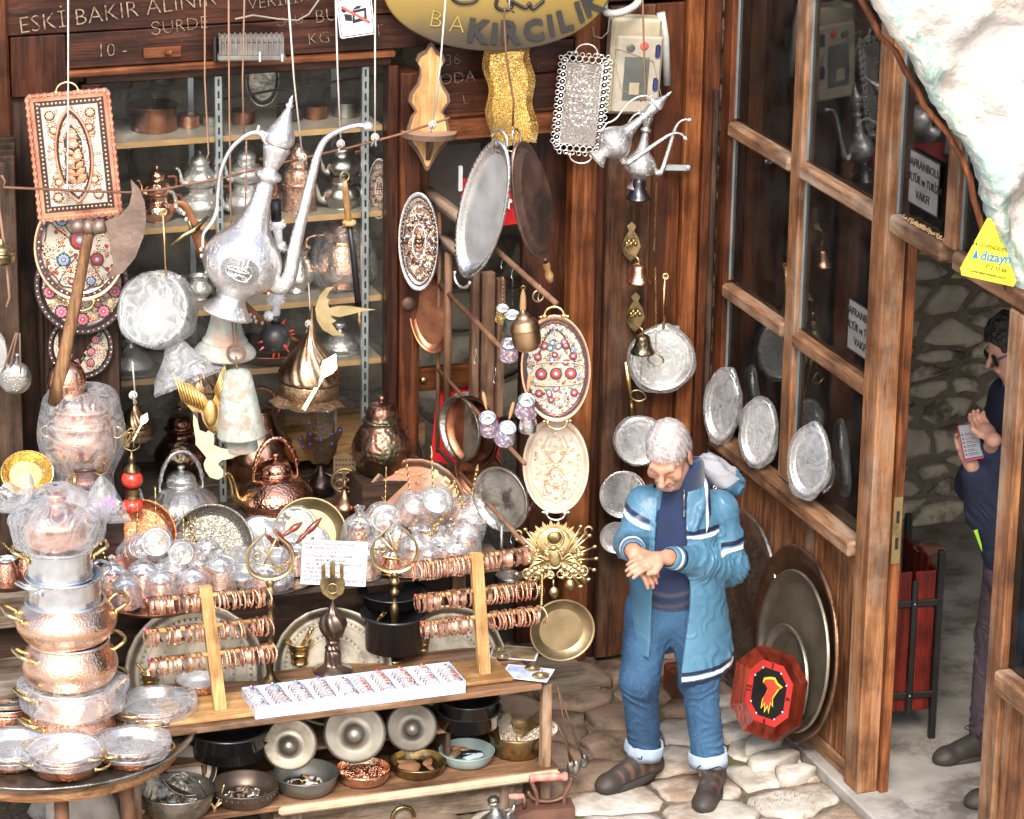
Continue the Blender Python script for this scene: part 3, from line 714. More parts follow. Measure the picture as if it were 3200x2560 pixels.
def loop_handle(parent,M,w,h,r,mat,name='handle',tips=True):
 mb=MB(mat);pts=[(w/2*cos(R(a)),0,h*sin(R(a)))for a in range(0,181,15)]
 mb.tube(pts,[r*(1.35 if i in(0,12)else.85 if i%3 else 1.1)for i in range(13)],8)
 if tips:
  for sg in(-1,1):
   mb.ell((sg*w*.5,0,-.002),(r*2.6,r*1.5,r*1.8),8,6);mb.ell((sg*w*.68,0,-.005),(r*2,r*1.2,r*1.2),8,6)
 return mb.obj(name,parent,M)
def spout_pts(r0,z0,r1,z1,bow=.35):
 return sweep([(r0,0,z0),(r0+(r1-r0)*.55,0,z0+(z1-z0)*(.5-bow)),(r0+(r1-r0)*.72,0,z0+(z1-z0)*.62),(r1*.98,0,z1*.99),(r1*1.08,0,z1*1.0)],5)
def rope(mb,pts,r,tw=9,M=None,mi=0):
 for ph in(0,pi):
  P=[];n=len(pts)
  for i,p in enumerate(pts):
   t=i/(n-1);a=tw*2*pi*t+ph;d=(Vector(pts[min(i+1,n-1)])-Vector(pts[max(i-1,0)])).normalized();u=d.orthogonal().normalized();v=d.cross(u)
   P.append(Vector(p)+(u*cos(a)+v*sin(a))*r*.6)
  mb.tube(P,r*.72,6,M,mi)
def kettle(label,M,k,mat,spmat=None,flutes=0,side=-1,handle=True,matr_h=None,group=None,squat=1.,lidm=None):
 """k = body radius in metres"""
 t=thing('kettle',label,'kettle',M,group)
 pr=smooth_prof([(0,0),(.80,0),(.86,.03),(.84,.09),(.99,.30),(1.0,.42),(.90,.66),(.62,.92),(.45,1.02),(.41,1.06)],4);pr=[(r*k,z*k*squat)for r,z in pr]
 md=(lambda a,u,r:1+.045*abs(cos(flutes*a/2))*min(1,6*u*(1-u)))if flutes else None
 MB(mat).lathe(pr,64 if flutes else 40,None,0,md).obj('body',t)
 H=1.06*k*squat
 ld=MB(lidm or mat).lathe(smooth_prof([(.44*k,0),(.46*k,.03*k),(.42*k,.06*k),(.40*k,.20*k),(.30*k,.32*k),(.10*k,.40*k),(.06*k,.42*k)],3),32,T3(0,0,H)).obj('lid',t)
 MB(lidm or mat).lathe(smooth_prof([(.06*k,0),(.05*k,.05*k),(.11*k,.09*k),(.10*k,.15*k),(.03*k,.18*k),(0,.18*k)],2),16,T3(0,0,H+.41*k)).obj('knob',ld)
 sp=MB(spmat or mat);P=spout_pts(.82,.35*squat,1.32,1.22*squat);sp.tube([(side*p.x*k,0,p.z*k)for p in P],[k*x for x in lerp_l([.17,.14,.10,.075,.06,.075],len(P))],12);sp.obj('spout',t)
 if handle:
  hh=MB(matr_h or mat);pts=[(.62*k*cos(R(a)),0,H-.12*k+1.12*k*sin(R(a))*squat**.3)for a in range(-6,187,6)]
  hh.tube(pts,[k*.06 if 3<i<len(pts)-4 else k*.035 for i in range(len(pts))],8);rope(hh,pts[3:-3],k*.062,9)
  for sg in(1,-1):hh.ell((sg*.63*k,0,H-.24*k),(k*.07,k*.10,k*.09),8,6)
  hh.obj('handle',t)
 return t
def urn(label,M,k,mat,prof,name='jar',cat='jar',group=None,lid=None,lmat=None,seg=40,rope_h=False):
 t=thing(name,label,cat,M,group)
 MB(mat).lathe([(r*k,z*k)for r,z in smooth_prof(prof,4)],seg).obj('body',t)
 if lid:
  z0=prof[-1][1]*k;l=MB(lmat or mat).lathe([(r*k,z0+z*k)for r,z in smooth_prof(lid,4)],seg).obj('lid',t)
 if rope_h:
  hh=MB(copper_dark);pts=[(.52*k*cos(R(a)),-.30*k*sin(R(a))-.05*k,(prof[-1][1]-.02+.10*abs(cos(R(a))))*k)for a in range(0,181,6)];rope(hh,pts,.055*k,10);hh.obj('handle',t)
 return t
CEZ=[(0,0),(.92,0),(1.0,.06),(.96,.5),(.84,1.1),(.70,1.55),(.68,1.66),(.80,1.88),(.84,1.92)]
def cezve(label,M,k,mat=None,hnd='brass',ha=40,wrap=True,group=None,seed=0,hl=2.4,tilt_h=50,inside=None,hm=None):
 """small coffee pot; k = base radius"""
 t=thing('coffee_pot',label,'coffee pot',M,group);mat=mat or copper_h
 b=MB(mat).lathe([(r*k,z*k)for r,z in smooth_prof(CEZ,3)],28)
 for z in(.25,.45,.65,.85,1.05):b.torus((1.0-.13*z)*k,.018*k,28,5,T3(0,0,z*k))
 b.obj('body',t)
 MB(inside or tin).lathe([(.84*k,1.92*k),(.78*k,1.88*k),(.66*k,1.62*k),(.68*k,1.5*k),(.5*k,.9*k),(0,.8*k)],28).torus(.84*k,.035*k,28,6,T3(0,0,1.92*k)).obj('tinned_lining',t)
 Rm=RZ(ha)@T3(.80*k,0,1.7*k)@RY(90-tilt_h)
 h=MB(hm or(brass if hnd=='brass' else W_handle),brass)
 if hnd=='brass':
  for i in range(6):
   z=.25*k+i*hl*k/6.5;h.torus(.10*k,.035*k,10,5,Rm@T3(0,0,z)@RX(90)@SC(1,1.5,1))
  h.box((-.05*k,-.025*k,0),(.05*k,.025*k,.3*k),Rm);h.prism([(-.12*k,0),(.12*k,0),(.05*k,.35*k),(0,.5*k),(-.05*k,.35*k)],.05*k,Rm@T3(0,0,hl*k*.93))
 else:
  h.lathe([(.05*k,0),(.06*k,.5*k),(.12*k,.55*k),(.10*k,.7*k),(.17*k,1.0*k),(.20*k,1.6*k),(.15*k,2.2*k),(.10*k,2.4*k),(0,2.45*k)],14,Rm);h.torus(.11*k,.025*k,12,5,Rm@T3(0,0,2.55*k)@RX(90),1)
 h.obj('handle',t)
 if wrap:wrapmesh([(.9*k,-.01*k),(1.12*k,.1*k),(1.08*k,1.0*k),(.98*k,1.75*k),(.80*k,2.15*k),(.45*k,2.45*k),(.22*k,2.7*k),(.34*k,3.05*k)],22,.15,None,FILM2,seed).obj('plastic_wrap',t)
 return t
def pan(label,M,r,h,mat=None,inner=None,handles=True,wrap=None,group=None,seed=0,ang=0,name='pan',cat='pan',flare=.9,hm=None):
 t=thing(name,label,cat,M,group);mat=mat or copper_h
 MB(mat).lathe([(0,0),(r*flare*.96,0),(r*flare,h*.08),(r*.985,h*.9),(r,h)],40).obj('body',t)
 MB(inner or tin).lathe([(r*1.02,h),(r*1.03,h*1.03),(r*.985,h*1.05),(r*.955,h*.95),(r*flare*.95,h*.16),(r*flare*.9,h*.1),(0,h*.1)],40).obj('tinned_lining',t)
 if handles:
  for sg in(0,180):
   hb=MB(hm or brass);hb.tube([(.38*r*cos(R(a)),.26*r*sin(R(a)),0)for a in range(0,181,15)],r*.045,8)
   for s2 in(-1,1):hb.ell((s2*.38*r,-.0*r,0),(r*.07,r*.05,r*.08),8,6)
   hb.obj('handle',t,RZ(ang+sg)@T3(0,r*.97,h*.82))
 if wrap:wrapmesh([(r*.8,-.004),(r*1.06,.0),(r*1.1,h*.6),(r*1.12,h*1.02),(r*.9,h*1.15),(r*.4,h*1.12),(.002,h*1.13)],34,wrap,None,FILM2,seed).obj('plastic_wrap',t)
 return t
def bowl(label,M,r,h,mat,inner=None,name='bowl',cat='bowl',group=None,rimr=.02,studs=0,flat=.7):
 t=thing(name,label,cat,M,group);pr=smooth_prof([(0,0),(flat*r,0),(.9*r,.35*h),(.985*r,.85*h),(r,h)],4)
 MB(mat).lathe(pr,44).torus(r,rimr*r,44,6,T3(0,0,h)).obj('shell',t)
 MB(inner or mat).lathe([(a*.97,b+.004+.0*b)for a,b in reversed(pr)],44).obj('lining',t)
 if studs:
  s=MB(mat)
  for i in range(studs):a=2*pi*i/studs;s.ell((r*.985*cos(a),r*.985*sin(a),h*.72),r*.03,6,4)
  s.obj('stud_row',t,kind='stuff')
 return t
def mortar(label,M,k,mat,group='mortars on the front table'):
 t=thing('mortar',label,'mortar',M,group)
 MB(mat).lathe([(r*k,z*k)for r,z in[(0,0),(.62,0),(.64,.06),(.58,.12),(.66,.7),(.69,.72),(.69,.78),(.67,.8),(.76,1.25),(.79,1.27),(.78,1.33),(.84,1.5),(1.0,1.62),(1.0,1.66),(.88,1.62),(.74,1.45),(.62,.5),(0,.3)]],40).obj('cup',t)
 return t
def pestle(label,M,L,r,mat):
 t=thing('pestle',label,'pestle',M,'pestles leaning in the mortars')
 MB(mat).lathe([(x*r,z*L)for x,z in[(0,0),(1.2,.01),(1.3,.06),(1.0,.14),(.6,.2),(.85,.23),(.6,.26),(.72,.5),(.8,.72),(.6,.78),(1.0,.82),(1.0,.85),(.6,.88),(1.1,.94),(.7,.99),(0,1)]],20).obj('shaft',t);return t
def ewer(label,M,k,spout_side=1,group=None,big=False):
 BG=[(.15,.2),(.19,.19),(.21,.25),(.195,.40),(.184,.557),(.178,.70),(.175,.79),(.19,.86),(.237,.914),(.29,.95),(.331,.964)]
 """Ottoman jug; k = overall height to the finial tip. Axis Z, spout towards +X"""
 t=thing('ewer',label,'ewer',M,group);e=silver_e
 P=[(.105,0),(.108,.008),(.098,.022),(.072,.055),(.060,.085),(.066,.098),(.115,.135),(.158,.185),(.172,.235),(.165,.285),(.13,.345),(.085,.395),(.060,.45),(.045,.52),(.038,.58),(.034,.605),(.050,.620),(.058,.635),(.050,.65),(.032,.662),(.036,.68),(.052,.73),(.060,.755),(.056,.77),(.050,.775)]
 MB(e).lathe([(r*k,z*k)for r,z in smooth_prof(P,3)],48).obj('body',t)
 L=[(.056,.776),(.060,.782),(.066,.80),(.064,.82),(.050,.85),(.034,.88),(.022,.91),(.016,.93),(.010,.935),(.016,.945),(.018,.955),(.008,.966),(.012,.972),(.004,.99),(0,1.0)]
 MB(e).lathe([(r*k,z*k)for r,z in L],32).obj('lid',t)
 s=spout_side;sp=sweep([(s*.15,0,.215),(s*.20,0,.20),(s*.235,0,.24),(s*.262,0,.40),(s*.285,0,.58),(s*.305,0,.70),(s*.335,0,.765),(s*.385,0,.80),(s*.425,0,.80)],5)
 if big:sp=sweep([(x,0,z)for x,z in BG],4)
 tx,tz=(.322,.962)if big else(.415,.80)
 mb=MB(e).tube([p*k for p in sp],[k*x for x in lerp_l([.042,.036,.030,.025,.020,.016,.012,.011,.012],len(sp))],14)
 mb.lathe([(r*k,z*k)for r,z in[(.010,0),(.022,.008),(.026,.018),(.020,.022),(.024,.028),(.018,.034),(.020,.040),(.008,.042),(.006,.03)]],20,T3(s*tx*k,0,tz*k)@RY(s*84));mb.obj('spout',t)
 hp=sweep([(-s*.050,0,.765),(-s*.09,0,.80),(-s*.14,0,.775),(-s*.185,0,.70),(-s*.20,0,.60),(-s*.185,0,.50),(-s*.17,0,.43),(-s*.175,0,.37),(-s*.195,0,.31),(-s*.18,0,.25)],5)
 h=MB(silver).tube([p*k for p in hp],[k*x for x in lerp_l([.008,.012,.011,.010,.009,.009,.010,.009,.008,.007],len(hp))],8);h.ell((-s*.075*k,0,.805*k),(.02*k,.01*k,.012*k));h.ell((-s*.10*k,0,.815*k),(.008*k,.008*k,.02*k));h.obj('handle',t)
 if big:
  m_=MB(engraved('niello_ground',(.60,.60,.60),(.06,.06,.06),.3,160,amt=.85),silver)
  return t,m_
 return t
def teapots(label,M,k,mat,group,woodh=True,upper=True,side=-1):
 """stacked pair of teapots, k = lower body radius"""
 t=thing('double_teapot',label,'teapot',M,group)
 low=[(0,0),(.66,0),(.70,.06),(.96,.42),(1.0,.62),(.86,.92),(.62,1.1),(.58,1.2),(.60,1.42),(.66,1.46)]
 up=[(.60,1.46),(.66,1.52),(.80,1.75),(.80,1.95),(.62,2.2),(.44,2.32),(.42,2.5),(.47,2.56)]
 MB(mat).lathe([(r*k,z*k)for r,z in smooth_prof(low,3)],32).obj('lower_pot',t)
 MB(mat).lathe([(r*k,z*k)for r,z in smooth_prof(up,3)],32).obj('upper_pot',t)
 MB(mat).lathe([(r*k,z*k)for r,z in smooth_prof([(.47,2.56),(.44,2.66),(.30,2.84),(.12,2.93),(.05,2.96),(.10,3.02),(.07,3.1),(0,3.12)],3)],24).obj('lid',t)
 for z0,q_ in((.35,1.0),(1.62,.8)):
  P=spout_pts(.8*q_,0,1.38*q_,.95*q_);MB(mat).tube([(side*p.x*k,-.2*k,(z0+p.z)*k)for p in P],[k*x*q_ for x in lerp_l([.2,.15,.09,.08,.10],len(P))],10).obj('spout',t)
  h=MB(W_handle if woodh else mat);P=sweep([(-side*.75*q_,0,1.0*q_),(-side*1.3*q_,0,.95*q_),(-side*1.35*q_,0,.4*q_),(-side*1.1*q_,0,.1*q_)],5);h.tube([(p.x*k,0,(z0+p.z)*k)for p in P],.09*k,8);h.obj('handle',t)
 return t
def cord(label,pts,r,mat,group=None,name='cord',cat='cord',knot=None):
 mb=MB(mat).tube(pts,r,6)
 o=mb.obj(name);o['label']=label;o['category']=cat
 if group:o['group']=group
 if knot:
  k=MB(mat)
  for i in range(4):k.torus(.014,.004,12,5,T3(*knot)@RX(90+30*i)@RY(50*i))
  for i in range(5):k.tube([knot,Vector(knot)+Vector((random.uniform(-.02,.02),random.uniform(-.01,.01),-.035))],.0015,4)
  k.obj('knot',o)
 return o
def chainmb(mb,a,b,n,r,w,mi=0):
 a=Vector(a);b=Vector(b);d=(b-a).normalized();q_=d.to_track_quat('X','Z').to_matrix().to_4x4()
 for i in range(n):mb.torus(r,w,8,4,Matrix.Translation(a.lerp(b,(i+.5)/n))@q_@RX(90*(i%2))@SC(1.5,1,1),mi)
 return mb
# ================================================================ HANGING WARES (left and middle)
def P_(x,y,Y):return at(x,y,Y=Y)
# shutters folded at the left
sh=thing('folded_shutter','stack of narrow dark folded shutter leaves beside the cupboard','shutter')
for i in range(5):
 x=-2.955+.010*i;z=2.62-.035*i
 bx('leaf',(x,-.10-.05*i,.86),(x+.23+.012*i-(.04 if i==4 else 0),-.065-.05*i,z),W_shut('Z'),sh)
sh2=thing('folded_shutter','folded shutter leaves cut by the left edge of the picture','shutter')
for i in range(5):bx('leaf',(-3.32+.03*i,-.33+.05*i,.7),(-3.08+.012*i,-.295+.05*i,2.52+.012*i),W_shut('Z'),sh2)
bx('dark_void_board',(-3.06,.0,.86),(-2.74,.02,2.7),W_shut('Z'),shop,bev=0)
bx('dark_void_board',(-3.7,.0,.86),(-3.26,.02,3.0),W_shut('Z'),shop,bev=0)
# rectangular embossed tray
M,k=PL(232,484,-16,6,-5,Y=-.40)
t=thing('embossed_tray','rectangular copper tray with pointed almond medallion hanging from a white cord','tray',M)
a,b=125*k,186*k*1.04
mb=MB(plain('reddish_copper',(.66,.33,.23),.32,.9,c2=(.48,.21,.14)),o_black,plain('dull_tin_ground',(.44,.42,.39),.45,.3,c2=(.34,.32,.29)))
mb.box((-a,-.004,-b),(a,.004,b),None,0,.006)
for s_ in(1,-1):
 mb.box((s_*a-.007,-.022,-b),(s_*a+.007,.004,b),None,0,.004);mb.box((-a,-.022,s_*b-.007),(a,.0035,s_*b+.007),None,0,.004)
 for i in range(17):mb.box((s_*a-.009,-.024,-b+(i+.2)*2*b/17),(s_*a+.009,-.0,-b+(i+.75)*2*b/17),None,0,.002)
 for i in range(11):mb.box((-a+(i+.2)*2*a/11,-.024,s_*b-.009),(-a+(i+.75)*2*a/11,-.0,s_*b+.009),None,0,.002)
mb.box((-a*.86,-.0055,-b*.9),(a*.86,-.0035,b*.9),None,1);mb.box((-a*.70,-.0075,-b*.80),(a*.70,-.0056,b*.80),None,2)
mb.obj('dish',t)
mb=MB(*OM);y=-.0085
scatter(mb,a*.64,b*.74,210,.0085,-.0078,[1,1,7,1],3,rect=True)
for i in range(26):
 for s_ in(1,-1):disc(mb,s_*a*.78,-b*.86+i*b*1.72/25,.0045,-.0072,1,6)
for i in range(15):
 for s_ in(1,-1):disc(mb,-a*.72+i*a*1.44/14,s_*b*.85,.0045,-.0072,1,6)
for s_ in(1,-1):
 pts=[(s_*(a*.62*cos(R(t_))-a*.18),y-.002,b*.78*sin(R(t_)))for t_ in range(-80,81,8)]
 mb.tube(pts,.006,6,None,1);mb.tube([(p[0]*.88,p[1],p[2]*.92)for p in pts],.003,5,None,0)
petal(mb,0,-b*.48,pi/2,b*.98,a*.24,y,0)
leafspray(mb,0,-b*.45,pi/2,b*.8,y-.002,1,7,0)
for(fx,fz)in((0,.18),(.04,-.02),(-.05,-.1),(0,.33)):flower(mb,fx*a*2,fz*b,a*.13,y-.003,1,7)
for sx in(1,-1):
 for sz in(1,-1):
  leafspray(mb,sx*a*.42,sz*b*.30,sz*pi/2-.15*sx*sz,b*.42,y,1,5,0);flower(mb,sx*a*.50,sz*b*.66,a*.11,y-.002,1,7);flower(mb,sx*a*.44,sz*b*.42,a*.09,y-.002,1,7)
 leafspray(mb,sx*a*.45,0,0 if sx>0 else pi,a*.24,y,1,3,0)
mb.obj('embossed_pattern',t)
loop_handle(t,T3(0,-.012,b+.006),.085,.036,.005,brass);loop_handle(t,T3(0,-.012,-b-.006)@RX(180),.085,.02,.005,brass)
cord('long white cord holding the rectangular tray',[P_(213,-60,-.44),P_(213,300,-.44),P_(211,560,-.46),P_(208,590,-.46)],.0035,cord_w,'white cords',knot=P_(208,590,-.465))
# enamelled plates stacked down the shutter
def enamel(label,px,py,rx,rz,Y,style,yaw=-14,roll=0,pitch=10,mats=None,h=True,nm='enamel_tray'):
 M,k=PL(px,py,yaw,pitch,roll,Y=Y);rx*=k;rz*=k
 t=rim_tray(label,M,rx,rz,.012,(mats or copper),engraved('copper_and_silver_ground',(.62,.42,.32),(.10,.05,.04),.35,110,amt=.9)if style=='d' else o_cream,nm,'tray','painted and embossed trays',flat=.84)
 mb=MB(*OM);yy_=.0085
 if style=='a':
  scatter(mb,rx,rz,150,rx*.055,yy_+.0006,[1,2,6,1],1,.05,.78)
  band(mb,rx*.94,rz*.94,rx*.10,-.003,0);ringdots(mb,rx*.89,rz*.89,46,rx*.022,-.006,[2,7,1]);band(mb,rx*.80,rz*.80,rx*.03,yy_,0,scal=.03,sn=12)
  for s_ in(1,-1):
   for q_ in(1,-1):
    pts=[(q_*rx*(.1+.62*u),yy_-.001,s_*rz*(.12+.25*u+.2*u*u))for u in[i/8 for i in range(9)]];mb.tube(pts,.0022,4,None,0);mb.tube([(p[0]*.8,p[1],p[2]*1.45)for p in pts],.002,4,None,0)
  flower(mb,0,.15*rz,rx*.2,yy_-.001,2,4,12)
  for(x,z,c,d)in((-.38,.52,4,2),(.38,.52,2,4),(-.36,-.22,4,2),(.36,-.22,2,4)):
   leafspray(mb,x*rx,z*rz,-pi/2 if z<0 else pi/2,rz*.26,yy_,1,4,0);leafspray(mb,x*rx,z*rz,pi/2,rz*.2,yy_,5,3,0);flower(mb,x*rx,z*rz,rx*.13,yy_-.002,c,d,10)
  leafspray(mb,0,-.42*rz,0,rx*.3,yy_,1,4,0);leafspray(mb,0,-.42*rz,pi,rx*.3,yy_,1,4,0);flower(mb,.22*rx,-.62*rz,rx*.09,yy_-.002,4,2);flower(mb,-.2*rx,-.62*rz,rx*.07,yy_-.002,2,7)
 if style=='b':
  scatter(mb,rx,rz,170,rx*.06,yy_+.0006,[1,1,5,6],2,.42,.80)
  band(mb,rx*.985,rz*.985,rx*.09,-.009,0);ringdots(mb,rx*.94,rz*.94,52,rx*.018,-.0115,[7,3,7,1])
  for i in range(9):
   a=R(-168+i*19.5);x,z=.70*rx*cos(a),.70*rz*sin(a)
   if i%2==0:
    flower(mb,x,z,rx*.125,yy_-.002,3,2,9)
   else:
    for d in(-1,1):leafspray(mb,x-d*.02,z,a+d*1.4,rx*.2,yy_,1,3,0)
    disc(mb,x,z,rx*.07,yy_-.003,1);disc(mb,x+.01,z+.012,rx*.045,yy_-.004,5)
  for i in range(7):flower(mb,rx*.5*cos(i*.9),rz*.5*sin(i*.9)+.0,rx*.08,yy_-.002,[3,1,4][i%3],5)
 if style=='c':
  scatter(mb,rx,rz,120,rx*.07,yy_+.0006,[1,5,6],3,.0,.8)
  band(mb,rx*.985,rz*.985,rx*.1,-.009,0);ringdots(mb,rx*.94,rz*.94,36,rx*.025,-.0115,[7,3,1])
  rr=random.Random(4)
  for i in range(16):
   a=i*2.4;q_=.18+.6*(i/16)**.6;x,z=q_*rx*cos(a),q_*rz*sin(a)
   leafspray(mb,x,z,a+.8,rx*.26,yy_,1 if i%2 else 5,3,0)
  for i in range(9):
   a=i*2.4+1;q_=.15+.5*(i/9)**.6;flower(mb,q_*rx*cos(a),q_*rz*sin(a),rx*.115,yy_-.002,3 if i%3 else 4,2,9)
 if style=='d':
  scatter(mb,rx,rz,170,rx*.085,yy_+.0006,[7,1,7,6],4,.0,.76)
  band(mb,rx*.93,rz*.93,rx*.12,.0015,0);ringdots(mb,rx*.86,rz*.86,54,rx*.03,-.002,[1,7]);ringdots(mb,rx*.955,rz*.955,44,rx*.028,-.009,[7])
  band(mb,rx*.78,rz*.78,rx*.04,yy_-.001,0,scal=.05,sn=8)
  for i in range(12):
   a=2*pi*i/12;petal(mb,.36*rx*cos(a),.36*rz*sin(a),math.atan2(rz*sin(a),rx*cos(a)),rx*.42*(1.4 if i%2==0 and i%4 else 1),rx*.15,yy_,0)
   leafspray(mb,.38*rx*cos(a),.38*rz*sin(a),math.atan2(rz*sin(a),rx*cos(a)),rx*.34,yy_-.002,1,3,0)
  band(mb,rx*.36,rz*.36,rx*.05,yy_-.003,7);disc(mb,0,0,rx*.26,yy_-.002,0,14);leafspray(mb,0,-rz*.2,pi/2,rz*.36,yy_-.004,1,4,0);flower(mb,0,.02,rx*.13,yy_-.005,1,5)
 if style=='e':
  scatter(mb,rx,rz,230,rx*.05,yy_+.0006,[6,2,4,7,5],5,.0,.76)
  band(mb,rx*.93,rz*.93,rx*.07,-.002,0,scal=.01,sn=30);band(mb,rx*.85,rz*.85,rx*.03,.004,0,scal=.02,sn=30);ringdots(mb,rx*.80,rz*.80,50,rx*.028,yy_-.001,[2,7,4])
  for i in range(30):
   a=i*2*pi/30;x,z=.66*rx*cos(a),.66*rz*sin(a);leafspray(mb,x,z,a+1.2,rx*.16,yy_,[5,1,4][i%3],2,0)
  for x in(-.42,0,.42):flower(mb,x*rx,-.10*rz,rx*.15,yy_-.002,2,4,10)
  for s_ in(1,-1):
   mb.tube([(rx*.78*cos(R(q_)),yy_-.003,-.10*rz+s_*rz*.22*(.6+.4*sin(R(q_))))for q_ in range(0,181,15)],.0025,4,None,1)
   mb.tube([(rx*(.02+.52*u)*s_,yy_-.003,rz*(.72-.62*u*u))for u in[i/8 for i in range(9)]],.0025,4,None,0)
  for i in range(26):
   rr=random.Random(i);x=rr.uniform(-.3,.3);z=rr.choice((rr.uniform(.1,.5),rr.uniform(-.72,-.36)));
   (flower(mb,x*rx,z*rz,rx*.075,yy_-.002,[2,4,3][i%3],7)if i%2 else leafspray(mb,x*rx,z*rz,rr.uniform(0,6),rx*.18,yy_,[5,1,4][i%3],3,0))
  for(x,z)in((-.5,.22),(.5,.22),(-.5,-.46),(.5,-.46),(-.3,.42),(.3,.42)):flower(mb,x*rx,z*rz,rx*.10,yy_-.003,2,4,9)
 if style=='f':
  scatter(mb,rx,rz,110,rx*.05,yy_+.0006,[1,6,1],6,.0,.72,bk=6)
  band(mb,rx*.93,rz*.93,rx*.018,-.0035,1,scal=.012,sn=22);band(mb,rx*.78,rz*.78,rx*.015,yy_,1,scal=.03,sn=12)
  for s_ in(1,-1):
   for q_ in(1,-1):
    for j in range(3):
     c=[(q_*rx*(.05+.3*sin(u*2.6))*(1-.2*j),yy_-.001,s_*rz*(.05+.55*u)*(1-.28*j))for u in[i/8 for i in range(9)]];mb.tube(c,.0014,4,None,1)
  for(x,z,r_,c)in((0,0,.13,1),(0,.42,.13,3),(0,-.42,.13,1),(.42,.1,.11,1),(-.42,.1,.11,3),(.3,-.3,.1,1),(-.3,-.3,.1,1),(.26,.3,.1,1),(-.26,.3,.1,1),(0,.64,.07,1),(0,-.66,.07,1)):
   flower(mb,x*rx,z*rz,rx*r_,yy_-.0015,1 if c==1 else 6,1,6,6)
 mb.obj('enamel_pattern' if style not in 'df' else 'chased_pattern',t)
 if h:
  hm=brass if style in 'ae' else silver
  loop_handle(t,T3(0,-.012,-rz*.99)@RX(180),rx*.55,rx*.2,.0045,hm)
  if h==2:loop_handle(t,T3(0,-.012,rz*.99),rx*.55,rx*.25,.0055,hm)
 return t
enamel('copper rimmed enamel tray with red and blue flowers behind the axe',250,775,143,168,-.36,'a',h=1)
enamel('round enamel plate with pink flowers under the copper rimmed tray',256,890,147,155,-.33,'b',mats=o_black,h=0,nm='enamel_plate')
enamel('smallest enamel plate, pink flowers, just above the copper pomegranate',252,1085,101,100,-.30,'c',mats=o_black,h=0,nm='enamel_plate')
enamel('oval silver and copper star tray against the centre post',1308,755,66,155,-.12,'d',-38,-4,mats=silver_e,h=0)
enamel('large oval enamel tray with red flowers and brass handles',1737,1152,110,170,-.98,'e',-22,-3,mats=copper,h=2)
enamel('pale oval tray with fine copper flowers below the enamelled one',1737,1455,104,152,-.96,'f',-24,-2,mats=o_cream,h=1)
# plain copper plate behind
M,k=PL(1345,975,-42,8,-8,Y=-.10);rim_tray('plain reddish copper plate behind the star tray',M,72*k,155*k*.55*1.55,.01,copper_old,name='copper_plate',cat='plate')
# battle axe
M,k=PL(270,700,-20,0,0,Y=-.58)
t=thing('battle_axe','old crescent battle axe with a long wooden handle crossing the enamel trays','axe',M)
def rel(x,y,x0,y0,k):return((x-x0)*k,(y0-y)*k*1.05)
q_=lambda x,y:rel(x,y,270,700,k)
hp=[q_(286,690),q_(270,760),q_(228,950),q_(186,1130),q_(156,1262)]
MB(W_grip:=wood('old_axe_handle',(.36,.20,.10),(.20,.10,.045),'Z',.5,worn=(.30,.22,.12),wf=.6)).tube([(x,0,z)for x,z in hp],[.020,.021,.024,.027,.029],8).obj('handle',t)
bl=[(330,700),(345,790),(352,820),(330,868),(380,848),(420,800),(447,735),(456,680),(452,630),(438,592),(410,560),(414,600),(404,640),(375,672),(330,690)]
axe_m=plain('old_axe_iron',(.30,.22,.18),.5,.8,c2=(.18,.13,.11),bmp=.002)
MB(axe_m).prism([q_(*p)for p in bl],.007).obj('blade',t)
mb=MB(axe_m);
for x0_,x1_ in((222,262),(262,290),(290,328)):
 p0,p1=q_(x0_+2,712),q_(x1_-1,704);mb.tube([(p0[0],0,p0[1]),(p1[0],0,p1[1])],[.032,.032],6)
mb.obj('socket',t)
# rusty hanging rod carried by the cords
rodp=[(0,562,-.5),(10,572,-.5),(14,590,-.5),(0,592,-.5)]
cord('thin rusty rod slung level in front of the cupboard',[P_(4,548,-.62),P_(16,566,-.62),P_(10,585,-.62),P_(250,597,-.60),P_(400,602,-.58),P_(520,590,-.57),P_(700,556,-.55),P_(900,505,-.54),P_(1100,460,-.53),P_(1250,420,-.52),P_(1390,374,-.52),P_(1405,368,-.52)],.005,rust_wire,name='hanging_rod',cat='rod')
for(x0_,y1_,Yc,mat_,lab)in((898,492,-.54,cord_w,'white cord ending in a frayed knot beside the ewer lid'),(1052,450,-.53,cord_w,'white cord tied over the silver double teapot'),(1168,430,-.53,cord_w,'white cord with loose frayed knot by the steel upright'),(1392,390,-.52,cord_w,'slanting white cord tied to the end of the rusty rod')):
 xt={898:897,1052:1047,1168:1172,1392:1397}[x0_];xb={898:945,1052:1065,1168:1172,1392:1352}[x0_]
 cord(lab,[P_(xt,-60,Yc),P_((xt*.55+xb*.45),y1_*.5,Yc),P_(xb,y1_,Yc)],.0036,mat_,'white cords',knot=P_(xb,y1_,Yc-.006))
for(pts,lab)in(([(640,-60),(640,250),(652,480),(645,500)],'brown cord left of the fan light ending in a hook'),([(714,-60),(716,300),(722,700),(712,960)],'long brown cord hanging past the tall ewer handle'),([(765,-60),(758,250),(762,430)],'brown cord carrying the tall ewer handle'),([(770,440),(768,600),(764,720)],'short brown cord below the ewer handle')):
 cord(lab,[P_(x,y,-.6)for x,y in pts],.0035,cord_b,'brown cords')
